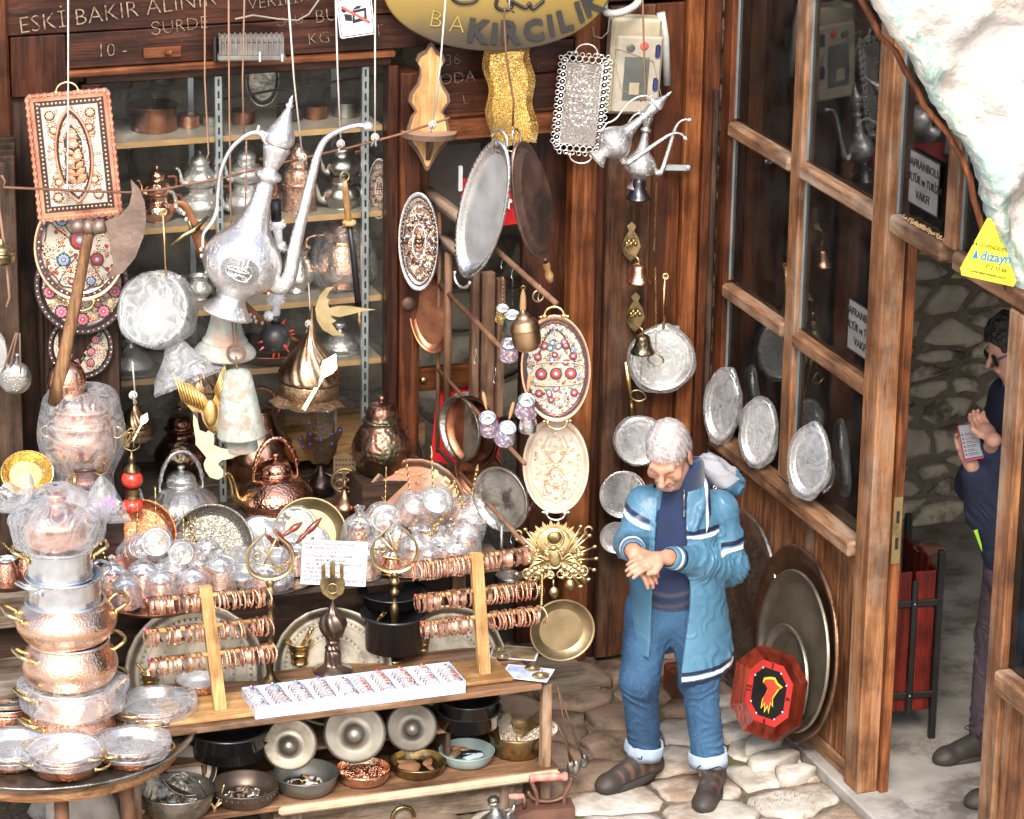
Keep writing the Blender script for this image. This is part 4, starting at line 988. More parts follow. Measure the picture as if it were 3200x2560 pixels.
# big ewer
def axisM(p0,p1,Y0,Y1,roll=0):
 a=at(*p0,Y=Y0);b=at(*p1,Y=Y1);z=(b-a);L=z.length;z.normalize()
 v=Vector((sin(YA),cos(YA),0));x=v.cross(z)*-1;x=z.cross(v);x=-(z.cross(v)).normalized();x=v.cross(z).normalized();y=z.cross(x)
 m=Matrix((x,y,z)).transposed().to_4x4();m.translation=a;return m,L
M,L=axisM((708,985),(915,296),-.78,-.78)
ew,med=ewer('very large engraved silver ewer hanging tilted by its handle',M,L,1,big=True)
n=28;vs=[];fs=[]
for j in range(7):
 for i in range(n):
  a=2*pi*i/n;r_=j/6*.088*L;x=r_*cos(a)*.95-.0*L;z=.235*L+r_*sin(a)*.72
  rr_=.1735*L*(1-((z-.235*L)/(.30*L))**2*.9);vs.append((x,-math.sqrt(max(1e-4,rr_**2-x*x))-.004,z))
for j in range(6):
 for i in range(n):fs.append((j*n+i,j*n+(i+1)%n,(j+1)*n+(i+1)%n,(j+1)*n+i))
med.add(vs,fs,0)
def onb(x,z):rr_=.176*L*(1-((z)/(.30*L))**2*.9);return(x,-math.sqrt(max(1e-4,rr_**2-x*x))-.008,z+.235*L)
for i in range(3):med.tube([onb((-.012+.018*i)*L,(.06-.012*(1-(u-.5)**2)*0-.07*u)*L)for u in[j/6 for j in range(7)]],.0035,6,None,1)
for(cx,cz,rx_,rz_)in((-.028,-.008,.03,.022),(-.03,-.01,.017,.012),(.01,-.028,.035,.012),(.03,.0,.022,.03),(-.01,.006,.05,.008)):med.tube([onb((cx+rx_*cos(u))*L,(cz+rz_*sin(u))*L)for u in[j*pi/8 for j in range(17)]],.003,6,None,1)
med.obj('script_medallion',ew)
# white wrapped pan
M,k=PL(478,965,-38,20,12,Y=-.62)
t=thing('saucepan','deep saucepan in a knotted plastic bag hanging by a flat brass handle','saucepan',M)
r_=110*k
MB(silver_old,plain('dull_pan_inside',(.50,.49,.46),.45,.8,c2=(.36,.35,.32))).lathe([(r_,0),(r_*1.01,.003),(r_*.98,.004),(r_*.95,-.03),(r_*.92,-.13),(0,-.135)],44,FRONT()).lathe([(0,-.12),(r_*.90,-.12),(r_*.93,-.02),(r_*.985,0)],44,FRONT(),1).torus(r_,.005,44,8,RX(90)).obj('body',t)
wrapmesh([(.01,.02),(r_*.35,.006),(r_*.8,.004),(r_*1.04,.004),(r_*1.08,-.03),(r_*1.02,-.12),(r_*.8,-.16),(r_*.4,-.19)],40,.05,FRONT(),FILM,3).obj('plastic_wrap',t)
wrapmesh([(.01,0),(.03,.03),(.06,.09),(.10,.15),(.13,.2)],22,.3,T3(r_*.55,.08,-r_*.55)@RY(140),FILM,5,sy=.4).obj('plastic_wrap',t)
hb=MB(brass);p0=at(520,862,Y=-.62);p1=at(511,668,Y=-.6)
hh_=link('handle',MB(brass).tube([p0,p0.lerp(p1,.5),p1],[.010,.0075,.009],6,flat=.4).torus(.012,.004,14,6,Matrix.Translation(p1+Vector((0,0,.008)))@RX(90)).obj('tmp').data,t);bpy.data.objects.remove(bpy.data.objects['tmp']);hh_.matrix_world=I4;hh_.matrix_parent_inverse=t.matrix_world.inverted()if False else M.inverted()
# curved dagger sheath
pts=[(538,662),(550,640),(572,640),(592,670),(618,740),(660,830),(720,915),(790,985),(860,1035),(930,1068)]
W_sh=plain('brown_leather_sheath',(.32,.13,.05),.5,c2=(.2,.07,.025))
t=thing('curved_sword','curved short sword in a brown sheath set with white petals, passing behind the ewer','sword')
P=sweep([P_(x,y,-.52)for x,y in pts],4);MB(W_sh).tube(P,lerp_l([.012,.02,.022,.02,.030,.034,.034,.030,.026,.012],len(P)),8,flat=.5).obj('sheath',t)
mb=MB(o_white)
for(x,y)in((550,645),(575,668),(582,685),(628,780),(640,790),(630,800),(640,812),(783,985),(795,992),(785,1002),(800,1005),(820,1010),(829,1042),(858,1047),(872,1052),(645,850)):
 mb.ell(P_(x,y,-.545),(.007,.004,.009),8,6)
mb.obj('inlaid_petal',t,kind='stuff')
c_=MB(brass_old).tube([P_(532,768,-.56),P_(575,735,-.57),P_(603,722,-.57),P_(652,676,-.56)],[.006,.008,.014,.005],8);c_.tube([P_(603,722,-.57),P_(590,690,-.57)],[.012,.004],8);c_.obj('crossguard',t)
MB(brass).torus(.012,.003,14,6,Matrix.Translation(P_(508,668,-.56))@RX(90)).obj('ring',t)
# big verdigris bell, cowbell
def bellM(px,py,Y,roll=0):return PL(px,py,-20,0,roll,Y=Y)
M,k=bellM(702,1108,-.66,2)
t=thing('bell','large green-grey bronze bell with flared stepped skirt behind the ewer foot','bell',M,'old bells')
MB(patina).lathe([(r*k,z*k)for r,z in smooth_prof([(88,-2),(97,0),(96,14),(80,32),(70,42),(71,48),(62,58),(60,66),(50,100),(44,140),(38,160),(20,168),(0,170)],3)],44).lathe([(0,120*k),(40*k,110*k),(86*k,0)],40).obj('body',t)
MB(iron_m).ell((0,0,-6*k),(14*k,14*k,12*k)).obj('clapper',t)
M,k=bellM(757,1402,-.80,-3)
t=thing('bell','tall whitened cone cowbell with a narrower ring at its mouth','bell',M,'old bells')
MB(patina_w).lathe([(r*k,z*k)for r,z in[(48,-4),(50,2),(48,38),(60,40),(76,44),(77,50),(44,240),(38,252),(20,258),(0,260)]],40).obj('body',t)
MB(brass_old).lathe([(4*k,256*k),(3*k,300*k)],8).obj('eye',t)
MB(plain('leather_thong',(.16,.09,.06),.8)).torus(26*k,.006,24,8,T3(0,0,312*k)@RX(80)).obj('ring',t)
s_=bx('strap',(-.010,-.003,330*k),(-.003,.003,415*k),MATS['leather_thong'],t,bev=0);bx('strap',(.003,-.004,330*k),(.010,.003,415*k),MATS['leather_thong'],t,bev=0)
# mace with fluffs and red spikes
t=thing('spiked_mace','black mace with white fur cuffs and red pyramid spikes','mace')
Ym=-.62
for p0,p1,r_ in(((862,625),(864,690),.021),((872,775),(870,880),.018),((862,985),(862,1010),.02)):MB(black_m).tube([P_(*p0,Ym),P_(*p1,Ym)],r_,14).obj('grip',t)
for p0,p1 in(((866,690),(872,780)),((868,880),(862,990))):MB(white_m).tube([P_(*p0,Ym),P_(*p1,Ym)],.017,12).obj('white_binding',t)
rr=random.Random(2)
for(x,y,r_)in((866,702,.032),(874,768,.026),(862,935,.034),(842,985,.022)):
 c=P_(x,y,Ym);fl=MB(plain('white_fluff',(.82,.82,.84),.95)).ell(c,(r_*.8,r_*.8,r_*.85),12,8)
 for i in range(150):
  d=Vector((rr.gauss(0,1),rr.gauss(0,1),rr.gauss(0,.9))).normalized();p=c+d*r_*.7;q2=c+d*r_*rr.uniform(1,1.3)+Vector((0,0,-.003));u=d.orthogonal().normalized()*.0022
  fl.add([p-u,p+u,q2],[(0,1,2)],0,False)
 fl.obj('fur_cuff',t)
c=P_(860,1055,Ym);k=mpp(c);MB(plain('dull_black_iron',(.03,.03,.033),.4,.3)).ell(c,50*k,24,14).obj('head',t)
for(dx,dz,dy)in((1,.45,-.3),(1,.12,-.1),(-.95,-.1,-.3),(-.75,-.45,-.2),(-.2,-.95,-.3),(.15,-1,-.2),(.6,-.7,-.4),(.35,-.3,-.9),(.5,.85,0),(-.4,.1,-.9)):
 d=Vector((dx,dy,dz)).normalized();MB(red_m).lathe([(.013,.05*.8),(0,.085)],4,Matrix.Translation(c)@d.to_track_quat('Z','Y').to_matrix().to_4x4(),smooth=False).obj('spike',t)
MB(brass_old).torus(.010,.002,12,6,Matrix.Translation(P_(862,612,Ym))@RX(90)).obj('ring',t)
# turban helmet
def helmet(label,px,py,k0,Y,mat,roll=0,mail=True,nasal=True):
 M,k=PL(px,py,-20,0,roll,Y=Y);k*=k0
 t=thing('helmet',label,'helmet',M,'old style helmets')
 pr=smooth_prof([(93,0),(94,18),(92,46),(96,50),(94,60),(84,92),(60,130),(34,160),(18,190),(12,225),(8,250)],3)
 def md(a,u,r):return 1+(.05*abs(sin(8*(a+u*1.6)))*(1 if.35<u<.93 else 0))
 MB(mat).lathe([(r*k,z*k)for r,z in pr],128,None,0,md).obj('bowl',t)
 MB(engraved('chased_bronze_band',(.40,.27,.16),(.08,.05,.03),.35,60)).lathe([(95*k,2*k),(97*k,4*k),(96*k,42*k),(94*k,45*k)],48).obj('brow_band',t)
 MB(mat).lathe([(8*k,248*k),(11*k,254*k),(6*k,262*k),(8*k,268*k),(0,300*k)],16).obj('spire',t)
 mb=MB(MATS['chased_bronze_band']);vs=[]
 for i in range(13):a=R(-160+140*i/12);vs+=[(95*k*cos(a),95*k*sin(a),2*k),(128*k*cos(a),128*k*sin(a),-16*k+4*k*sin(i*2))]
 mb.add(vs,[(2*i,2*i+1,2*i+3,2*i+2)for i in range(12)]);mb.add([(x,y,z-.003)for x,y,z in vs],[(2*i,2*i+2,2*i+3,2*i+1)for i in range(12)]);mb.obj('peak',t)
 if nasal:
  Mn=T3(22*k,-98*k,40*k)@RX(-24)@RY(26)
  MB(brass_pale).prism([(-6*k,-62*k),(6*k,-62*k),(5*k,55*k),(22*k,80*k),(26*k,100*k),(0,138*k),(-24*k,100*k),(-20*k,80*k),(-5*k,55*k)],.005,Mn).obj('nasal_bar',t)
 if mail:
  mb=MB(plain('mail_rings',(.22,.18,.13),.45,.9));
  for j in range(13):
   for i in range(30):
    a=R(-62+i*7.0+(j%2)*3.5);zz_=-8*k-j*9.5*k;mb.torus(5.2*k,1.0*k,6,3,T3(90*k*cos(a)*(1-.01*j),90*k*sin(a)*(1-.01*j),zz_)@RZ(math.degrees(a))@RY(90))
  mb.obj('mail_curtain',t,kind='stuff')
 return t
bz_h=plain('helmet_bronze',(.46,.32,.21),.3,1,c2=(.30,.19,.12),bmp=.001)
helmet('ribbed bronze turban helmet with a leaf-topped nasal bar and mail',962,1232,1.0,-.60,bz_h,3)
helmet('small dim bronze helmet in the dark behind the samovar',423,1355,.50,-.10,bronze,0,False)
helmet('half hidden ribbed helmet behind the brass eagle',630,1245,.62,-.35,bz_h,0,False,False)
for(x,y0,y1,lab)in((972,885,1012,'grey string tied round the spire of the big helmet'),(422,1130,1235,'white string holding the small dim helmet'),(625,1120,1160,'white string over the half hidden helmet')):cord(lab,[P_(x-8,y0,-.6),P_(x,y1,-.6)],.003,cord_w,'helmet strings',knot=P_(x-6,y1,-.605))
# ornamental halberd
t=thing('halberd','ornamental halberd with brass crescent blade and black shaft','halberd');Yh=-.66
o_=P_(1040,970,Yh);k=mpp(o_);mo=ori(o_,-20)
t2=lambda x,y:((x-1040)*k,(970-y)*k*1.05)
cr=[(1046,895),(1020,900),(998,925),(985,965),(990,1000),(1008,1030),(1040,1048),(1076,1046),(1052,1032),(1036,1010),(1052,1002),(1040,995),(1032,985),(1060,990),(1100,980),(1130,972),(1174,965),(1130,960),(1090,955),(1060,955),(1030,962),(1024,950),(1030,938),(1044,945),(1020,930),(1030,910)]
MB(brass_pale).prism([t2(*p)for p in cr],.007).obj('crescent_blade',t,mo)
W_ho=MB(W_pine('Z')).tube([P_(1077,565,Yh),P_(1079,600,Yh),P_(1090,695,Yh)],[.008,.014,.013],12).torus(.017,.012,12,6,Matrix.Translation(P_(1091,696,Yh)));W_ho.obj('grip',t)
MB(black_m).tube([P_(1091,700,Yh),P_(1105,800,Yh),P_(1121,965,Yh)],[.010,.013,.013],12).obj('shaft',t)
MB(brass_old).tube([P_(1121,960,Yh-.02),P_(1123,990,Yh-.02),P_(1123,1000,Yh-.02),P_(1126,1028,Yh-.02)],[.014,.006,.010,.002],10).obj('end_spike',t);MB(brass_old).torus(.018,.0025,18,6,Matrix.Translation(P_(1077,552,Yh))@RX(80)).obj('ring',t)
# brass eagle and flat bird
def cutout(name,label,cat,outline,x0,y0,Y,mat,th=.008,yaw=-20,group=None,M=None):
 o=P_(x0,y0,Y);k=mpp(o);t=thing(name,label,cat,ori(o,yaw),group)
 mb=MB(mat);mb.prism([((x-x0)*k,(y0-y)*k*1.05)for x,y in outline],th);mb.obj('plate',t);return t,k
eg,k=cutout('brass_eagle','gilded brass eagle with raised wings in front of the shelves','eagle',[(540,1165),(556,1180),(575,1195),(600,1205),(640,1235),(655,1262),(668,1245),(690,1180),(695,1150),(705,1140),(712,1180),(705,1220),(690,1250),(712,1258),(708,1275),(690,1290),(688,1310),(680,1345),(660,1352),(645,1335),(632,1310),(628,1290),(600,1285),(575,1255),(556,1215),(545,1190)],650,1250,-.74,plain('gilded_brass',(.86,.62,.26),.32,1,c2=(.66,.44,.15),bmp=.001))
mb=MB(MATS['gilded_brass'])
for i in range(9):mb.tube([((-100+i*10)*k,-.006,(70-i*6)*k),((-78+i*9)*k,-.010,(-5-i*4)*k)],[.003,.006],6)
for i in range(7):mb.tube([((44+i*2)*k,-.006,(95-i*14)*k),((20+i*3)*k,-.009,(30-i*6)*k)],[.003,.005],6)
mb.ell((8*k,-.012,-40*k),(22*k,.02,45*k),14,10).ell((45*k,-.012,-8*k),(14*k,.014,11*k)).tube([(55*k,-.012,-8*k),(66*k,-.012,-16*k)],[.006,.001],6);mb.obj('body',eg)
cutout('flat_bird','flat cream bird plate with spread wings hanging under the eagle','ornament',[(606,1295),(618,1310),(625,1345),(645,1352),(652,1345),(668,1355),(670,1375),(668,1390),(690,1400),(740,1405),(776,1406),(750,1420),(720,1432),(692,1438),(680,1450),(697,1470),(696,1490),(680,1499),(655,1492),(640,1470),(636,1450),(645,1430),(625,1405),(612,1390),(612,1370),(606,1330)],660,1410,-.79,plain('matt_cream_brass',(.74,.64,.46),.5,.6,c2=(.6,.5,.33)),.005)
for(a_,b_,n_,lab)in(((700,1185),(702,1500),40,'thin hanging chain beside the cone cowbell'),((670,1340),(672,1460),16,'short chain hanging from the brass eagle')):
 o=chainmb(MB(brass_old),P_(*a_,-.77),P_(*b_,-.77),n_,.005,.0013).obj('chain');o['label']=lab;o['category']='chain';o['group']='hanging chains'
# left edge bits: copper bell lamp and flask
t,k_=None,0
M,k=PL(5,800,-20,0,0,Y=-.62)
urn('small brass incense pot with pierced band at the left edge',M,k*40,brass_old,[(.3,-.7),(.9,-.5),(1.0,-.1),(1.05,.2),(.8,.35),(.7,.7),(.3,1.0),(.08,1.4)],'incense_pot','pot')
M,k=PL(46,1180,-30,0,8,Y=-.62)
t=thing('flask','round flat silver flask embossed with dotted flowers, hanging by straps','flask',M)
mb=MB(silver_old).lathe([(0,.035),(.045,.033),(.062,.02),(.067,0),(.062,-.02),(0,-.03)],36,FRONT())
for(cx,cz)in((-.02,.0),(.025,.02),(.02,-.028)):
 for i in range(6):mb.ell((cx+.012*cos(i),-.033,cz+.012*sin(i)),.004,6,4)
mb.obj('body',t);MB(silver_old).lathe([(.010,.06),(.010,.09),(.014,.092),(.012,.1),(0,.102)],12).obj('neck',t)
for dx in(-.04,-.015,.03):MB(MATS['leather_thong']).tube([(dx*.2,-.02,.19),(dx,-.03,.03),(dx*1.2,-.02,-.01)],.004,6).obj('strap',t)
cord('brown cord carrying the flat flask',[P_(-5,640,-.6),P_(18,800,-.62),P_(30,930,-.62),P_(20,960,-.62)],.005,cord_b,'brown cords')
M,k=PL(-12,1110,-30,0,0,Y=-.60);rim_tray('edge of a round silver tray cut by the left border',M,38*k,80*k,.01,silver_h)
# string through copper pieces on the shutter
# ---- fan-like floodlight box
M,k=PL(785,175,-14,6,0,Y=-.12)
t=thing('floodlight_housing','dusty grey ribbed light housing fixed under the header boards','lamp housing',M)
hs=plain('dusty_grey_housing',(.20,.19,.17),.8,c2=(.11,.10,.09));mb=MB(hs);wd=105*k
mb.box((-wd,-.10,-.010),(wd,.08,.012),None,0,.006);mb.obj('base',t)
mb=MB(hs)
for i in range(13):x=-wd*.92+i*wd*1.84/12;mb.box((x-.004,-.095,.013),(x+.004,.075,.085),None,0,.002)
mb.box((-wd*.93,-.085,.0125),(wd*.93,.065,.06));mb.obj('fin_block',t,kind='stuff')
mb=MB(hs)
for j in range(6):
 for i in range(12):x=-wd*.84+i*wd*1.84/12;mb.box((x-.006,-.07+j*.025,.062),(x+.006,-.064+j*.025,.080))
mb.obj('fin_grid',t,kind='stuff')
bx('bracket',(-wd*1.12,-.03,-.02),(-wd*1.01,.05,.08),black_m,t);MB(steel_strip).box((wd*.2,-.115,-.01),(wd*.26,-.101,.03)).box((wd*.85,-.115,-.01),(wd*.92,-.101,.02)).obj('clip',t)
cord('grey cable with a taped joint under the header',[P_(735,60,-.1),P_(790,48,-.08),P_(870,60,-.06),P_(930,64,-.06),P_(965,45,-.06),P_(1010,-20,-.06)],.004,plain('grey_cable',(.28,.25,.21),.7),name='cable',cat='cable')
# ---- no camera sign
M,k=PL(1111,52,-6,4,-6,Y=-.10)
t=thing('no_camera_sign','small white sign with a crossed-out video camera','sign',M)
MB(white_m).box((-56*k,-.003,-62*k),(56*k,.003,62*k),None,0,.006).obj('plate',t)
mb=MB(black_m,plain('faded_red',(.62,.10,.08),.5),white_m)
for(a_,b_)in(((-52,-58),(52,-56)),((-52,56),(52,58)),((-52,-58),(-50,58)),((50,-58),(52,58))):mb.box((a_[0]*k,-.0042,a_[1]*k),(b_[0]*k,-.0032,b_[1]*k))
mb.prism([(-12*k,-20*k),(34*k,-14*k),(36*k,24*k),(-8*k,20*k)],.001,T3(0,-.0042,0));mb.prism([(-12*k,8*k),(-36*k,14*k),(-34*k,-8*k),(-12*k,-12*k)],.001,T3(0,-.0042,0));mb.prism([(-10*k,22*k),(8*k,34*k),(22*k,32*k),(16*k,24*k)],.001,T3(0,-.0042,0))
mb.prism([(-4*k,-8*k),(26*k,-4*k),(28*k,14*k),(-2*k,12*k)],.001,T3(0,-.0054,0),2);mb.ell((-34*k,-.004,26*k),(9*k,.001,9*k));mb.prism([(-44*k,34*k),(-40*k,40*k),(44*k,-20*k),(40*k,-28*k)],.001,T3(0,-.0066,0),1)
mb.obj('printed_symbol',t)
# ---- chalk writing on the header
wr=thing('chalk_writing','hand chalked words and prices on the dark header boards','writing')
def chk(s,px,py,size,roll=-4,Y=-.032):M,k=PL(px,py,0,0,roll,Y=Y);text(s,size,wr,M,chalk,.0004,off=-.0018)
chk('ESKİ BAKIR ALINIR',370,38,.096,-5);chk('VERİLİR',870,2,.07,-5);chk('ŞURDE',560,82,.075);chk('10 -',350,158,.08,0);chk('KG  110  T',1080,110,.07,-4);chk('BU',1020,50,.08,-5);chk('OLU',905,66,.06,-4)
chk('36',1415,188,.07,-3);chk('ODA',1430,245,.07,-3);chk('L',1455,312,.06,-10);chk('C',1690,210,.05,0)
# ---- toggle latch
t=thing('wooden_latch','reddish wooden plate with a peg on the header board','latch');M,k=PL(508,164,0,0,0,Y=-.04)
t.matrix_world=M;bx('plate',(-60*k,-.006,-17*k),(60*k,.006,17*k),W_orange('X'),t);MB(W_orange('X')).tube([(10*k,-.01,-5*k),(18*k,-.05,8*k)],.008,8).obj('peg',t)
# ---- oval shop sign
M,k=PL(1555,-40,-12,5,0,Y=-.22)
t=thing('shop_sign','oval painted metal sign in brown and mustard with black raised letters','sign',M)
sg,nt_,b_=nodes('sign_paint');co=coords(nt_,rnd=False);sp_=N(nt_,'SeparateXYZ');nt_.links.new(co,sp_.inputs[0]);nz=N(nt_,'TexNoise');nz.inputs['Scale'].default_value=5;nt_.links.new(co,nz.inputs[0])
ad=N(nt_,'Math',operation='MULTIPLY_ADD');ad.inputs[1].default_value=.12;nt_.links.new(nz.outputs[0],ad.inputs[0]);nt_.links.new(sp_.outputs[2],ad.inputs[2])
nt_.links.new(ramp(nt_,ad.outputs[0],[(0,(.05,.045,.04)),(.10,(.09,.07,.045)),(.20,(.22,.15,.04)),(.36,(.33,.22,.04))]),b_.inputs[0]);b_.inputs['Roughness'].default_value=.3
for e in b_.inputs['Base Color'].links[0].from_node.color_ramp.elements:e.position=e.position
mb=MB(sg);mb.lathe([(355*k,-.012),(358*k,0),(350*k,.006),(0,.006)],72,FRONT(),sx=1,sy=.56);mb.v=[(x,y,z)for x,y,z in mb.v]
so=mb.obj('plate',t)
mp_=[n_ for n_ in nt_.nodes if n_.type=='MAPPING'][0];mp_.inputs['Location'].default_value=(0,0,185*k)
for s_,px,py,roll,sz in(('K',1492,100,8,.125),('I',1545,108,4,.11),('R',1592,104,0,.125),('C',1668,98,-8,.115),('I',1722,82,-10,.11),('L',1765,68,-14,.115),('I',1812,40,-18,.11),('K',1850,15,-22,.12)):
 p_=on_plane(M,px,py,-.014*0-.016);text(s_,sz,t,Matrix.Translation(p_)@RY(roll),black_m,.004,off=.005)
for s_,px,py,roll in(('A',1428,78,6),('B',1362,62,10)):
 p_=on_plane(M,px,py,-.014);text(s_,.10,t,Matrix.Translation(p_)@RY(roll),plain('yellow_scratch',(.34,.25,.05),.6),.0008,off=-.002)
mb=MB(black_m);mb.tube(sweep([on_plane(M,x,y,-.016)for x,y in((1555,-10),(1550,20),(1575,32),(1600,20),(1590,0),(1640,25),(1655,10),(1665,28),(1700,0))],5),.007,6);mb.tube(sweep([on_plane(M,x,y,-.016)for x,y in((1400,-20),(1430,8),(1480,6),(1500,-20))],5),.007,6);mb.obj('lettering',t)
# ---- gold tray
M,k=PL(1594,300,-16,8,-4,Y=-.2)
t=thing('gold_tray','gold embossed rectangular tray with wavy edges below the shop sign','tray',M)
def wavy(a,b,n=10,amp=.012):
 pts=[]
 for(x0_,z0_,x1_,z1_,nx,nz_)in((-a,-b,a,-b,0,-1),(a,-b,a,b,1,0),(a,b,-a,b,0,1),(-a,b,-a,-b,-1,0)):
  m_=8 if nz_ else 20
  for i in range(m_):
   u=i/m_;wv_=amp*(sin(u*pi*(2 if nz_ else 4)-.5));pts.append((x0_+(x1_-x0_)*u+nx*wv_,z0_+(z1_-z0_)*u+nz_*wv_*.5))
 return pts
a,b=74*k,143*k*1.05;o1=wavy(a,b,amp=.010);o2=[(x*.72,z*.90)for x,z in o1];n=len(o1)
mb=MB(brass,gold_e);mb.add([(x,-.022,z)for x,z in o1]+[(x*.96,-.018,z*.98)for x,z in o1]+[(x,0,z)for x,z in o2],[(i,(i+1)%n,n+(i+1)%n,n+i)for i in range(n)]+[(n+i,n+(i+1)%n,2*n+(i+1)%n,2*n+i)for i in range(n)],1)
mb.add([(x,0,z)for x,z in o2],[tuple(range(n))],1,False);mb.add([(x,.002,z)for x,z in o2]+[(x,-.020,z)for x,z in o1],[tuple(range(n))[::-1]]+[(i,n+i,n+(i+1)%n,(i+1)%n)for i in range(n)],0);mb.obj('dish',t)
loop_handle(t,T3(0,-.015,-b)@RX(180),.075,.03,.004,brass)
# ---- pierced silver tray
M,k=PL(1816,325,-18,6,5,Y=-.12)
t=thing('pierced_tray','silver rectangular tray with pierced lace border and two handles','tray',M)
a,b=55*k,122*k*1.05;mb=MB(engraved('silver_fine_engraved',(.62,.58,.55),(.30,.27,.25),.35,80,amt=.5,bmp=.003));mb.box((-a,-.003,-b),(a,.003,b),None,0,.002).obj('dish',t)
mb=MB(silver)
nzr=13
for i in range(nzr):
 z=-b*1.02+i*b*2.04/(nzr-1)
 for s_ in(1,-1):
  mb.torus(.013,.0028,12,5,T3(s_*(a+.014),-.008,z)@RX(90));mb.torus(.009,.0022,10,5,T3(s_*(a+.030),-.013,z+.012)@RX(90));disc(mb,s_*(a+.014),z,.004,-.012,0)
for i in range(7):
 x=-a*1.1+i*a*2.2/6
 for s_ in(1,-1):
  mb.torus(.013,.0028,12,5,T3(x,-.008,s_*(b+.016))@RX(90));mb.torus(.009,.0022,10,5,T3(x+.01,-.013,s_*(b+.034))@RX(90))
mb.obj('pierced_border',t);mb=MB(silver);mb.tube([(-a,-.004,-b),(a,-.004,-b),(a,-.004,b),(-a,-.004,b)],.003,6,closed=True)
ringdots(mb,a*.6,b*.55,20,.006,-.006,[0]);ringdots(mb,a*.35,b*.35,12,.006,-.006,[0]);mb.obj('beaded_oval',t)
loop_handle(t,T3(0,-.012,b+.045),.09,.035,.0045,silver);loop_handle(t,T3(.02,-.012,-b-.045)@RX(180),.09,.03,.0045,silver)
# ---- carved wall bracket shelf
M,k=PL(1340,335,-10,4,2,Y=-.12)
t=thing('wall_bracket_shelf','varnished pine wall bracket with a half round shelf and fretted dark edge','shelf',M)
ol=[(-8,188),(0,196),(8,188),(16,172),(40,158),(46,140),(34,122),(32,100),(40,70),(62,40),(66,18),(52,0),(44,-14),(56,-28),(66,-60),(70,-88),(60,-110),(40,-130),(26,-150),(14,-170),(8,-184),(0,-192)]
ol=ol+[(-x,z)for x,z in reversed(ol[1:-1])]
ed=plain('dark_bark_edge',(.13,.075,.05),.7,bmp=.003,bs=80)
MB(ed).prism([(x*k,z*k*1.05)for x,z in ol],.020).obj('back_edge',t);MB(W_pine('Z')).prism([(x*k*.84,z*k*1.05*.93)for x,z in ol],.004,T3(0,-.0125,0)).obj('back_board',t)
hs_=[(88*k*cos(R(a)),-.012-.13*sin(R(a)))for a in range(0,181,12)]
mb=MB(ed,plain('shelf_top_wood',(.40,.24,.15),.6));n=len(hs_);zs=-70*k*1.05
mb.add([(x,y,zs)for x,y in hs_]+[(x,y,zs-.022)for x,y in hs_],[tuple(range(n,2*n))]+[(i,n+i,n+i+1,i+1)for i in range(n-1)],0,False);mb.add([(x,y,zs)for x,y in hs_],[tuple(range(n))[::-1]],1,False);mb.obj('half_round_shelf',t)
MB(ed).prism([(0,0),(.0,-.10),(.05,-.06),(.09,-.02),(.10,0)],.018,T3(0,-.015,zs-.022)@RZ(-90)).obj('bracket',t)
# ---- electric meter box with corrugated pipe
M,k=PL(1987,215,-10,0,3,Y=-.14)
t=thing('meter_box','yellowed plastic electricity meter box with clear cover','meter box',M)
cr_=plain('yellowed_plastic',(.42,.37,.27),.45,c2=(.33,.28,.19));a,b=78*k,150*k
MB(cr_).box((-a*1.08,.0,-b*.98),(a*.95,.10,b*1.05),None,0,.012).obj('back_case',t);MB(plain('milky_cover',(.38,.34,.27),.25,coat=.3)).box((-a*.92,-.035,-b*.92),(a*.98,-.002,b*.72),None,0,.010).obj('cover',t)
mb=MB(plain('meter_dark',(.10,.11,.10),.3),plain('faded_red',(.6,.1,.08),.5),plain('navy_slot',(.03,.04,.12),.4),cr_)
mb.box((-a*.55,-.040,-b*.62),(a*.45,-.036,b*.28),None,0);mb.box((-a*.3,-.043,-b*.5),(a*.1,-.0405,-b*.25),None,3);mb.ell((-a*.35,-.037,b*.47),(.018,.004,.018),mi=0);mb.ell((a*.2,-.037,b*.52),(.018,.004,.018),mi=1)
for z in(.42,-.28):mb.box((a*.66,-.039,b*(z-.14)),(a*.86,-.0355,b*(z+.14)),None,2,.006)
mb.torus(1,.012,4,6,T3(-.0,-.038,-b*.1)@RX(90)@RZ(45)@SC(a*.85,b*.85,.3),3);mb.obj('meter',t)
pc=[P_(1893,-40,-.2),P_(1888,25,-.22),P_(1905,42,-.23),P_(1950,36,-.22),P_(1990,12,-.2),P_(2010,-30,-.18)];pc=sweep(pc,10)
MB(plain('grey_corrugated',(.50,.50,.48),.5)).tube(pc,[.017 if i%2 else.0135 for i in range(len(pc))],12).obj('corrugated_pipe',t,M.inverted())
MB(MATS['grey_corrugated']).tube([P_(2065,40,-.08),P_(2078,120,-.08),P_(2085,265,-.08)],.018,10).obj('side_pipe',t,M.inverted())
cord('looped thin cable left of the meter box',[P_(1905,55,-.1),P_(1900,100,-.1),P_(1880,120,-.1),P_(1855,112,-.1),P_(1852,82,-.1)],.003,MATS['grey_cable'],name='cable',cat='cable')
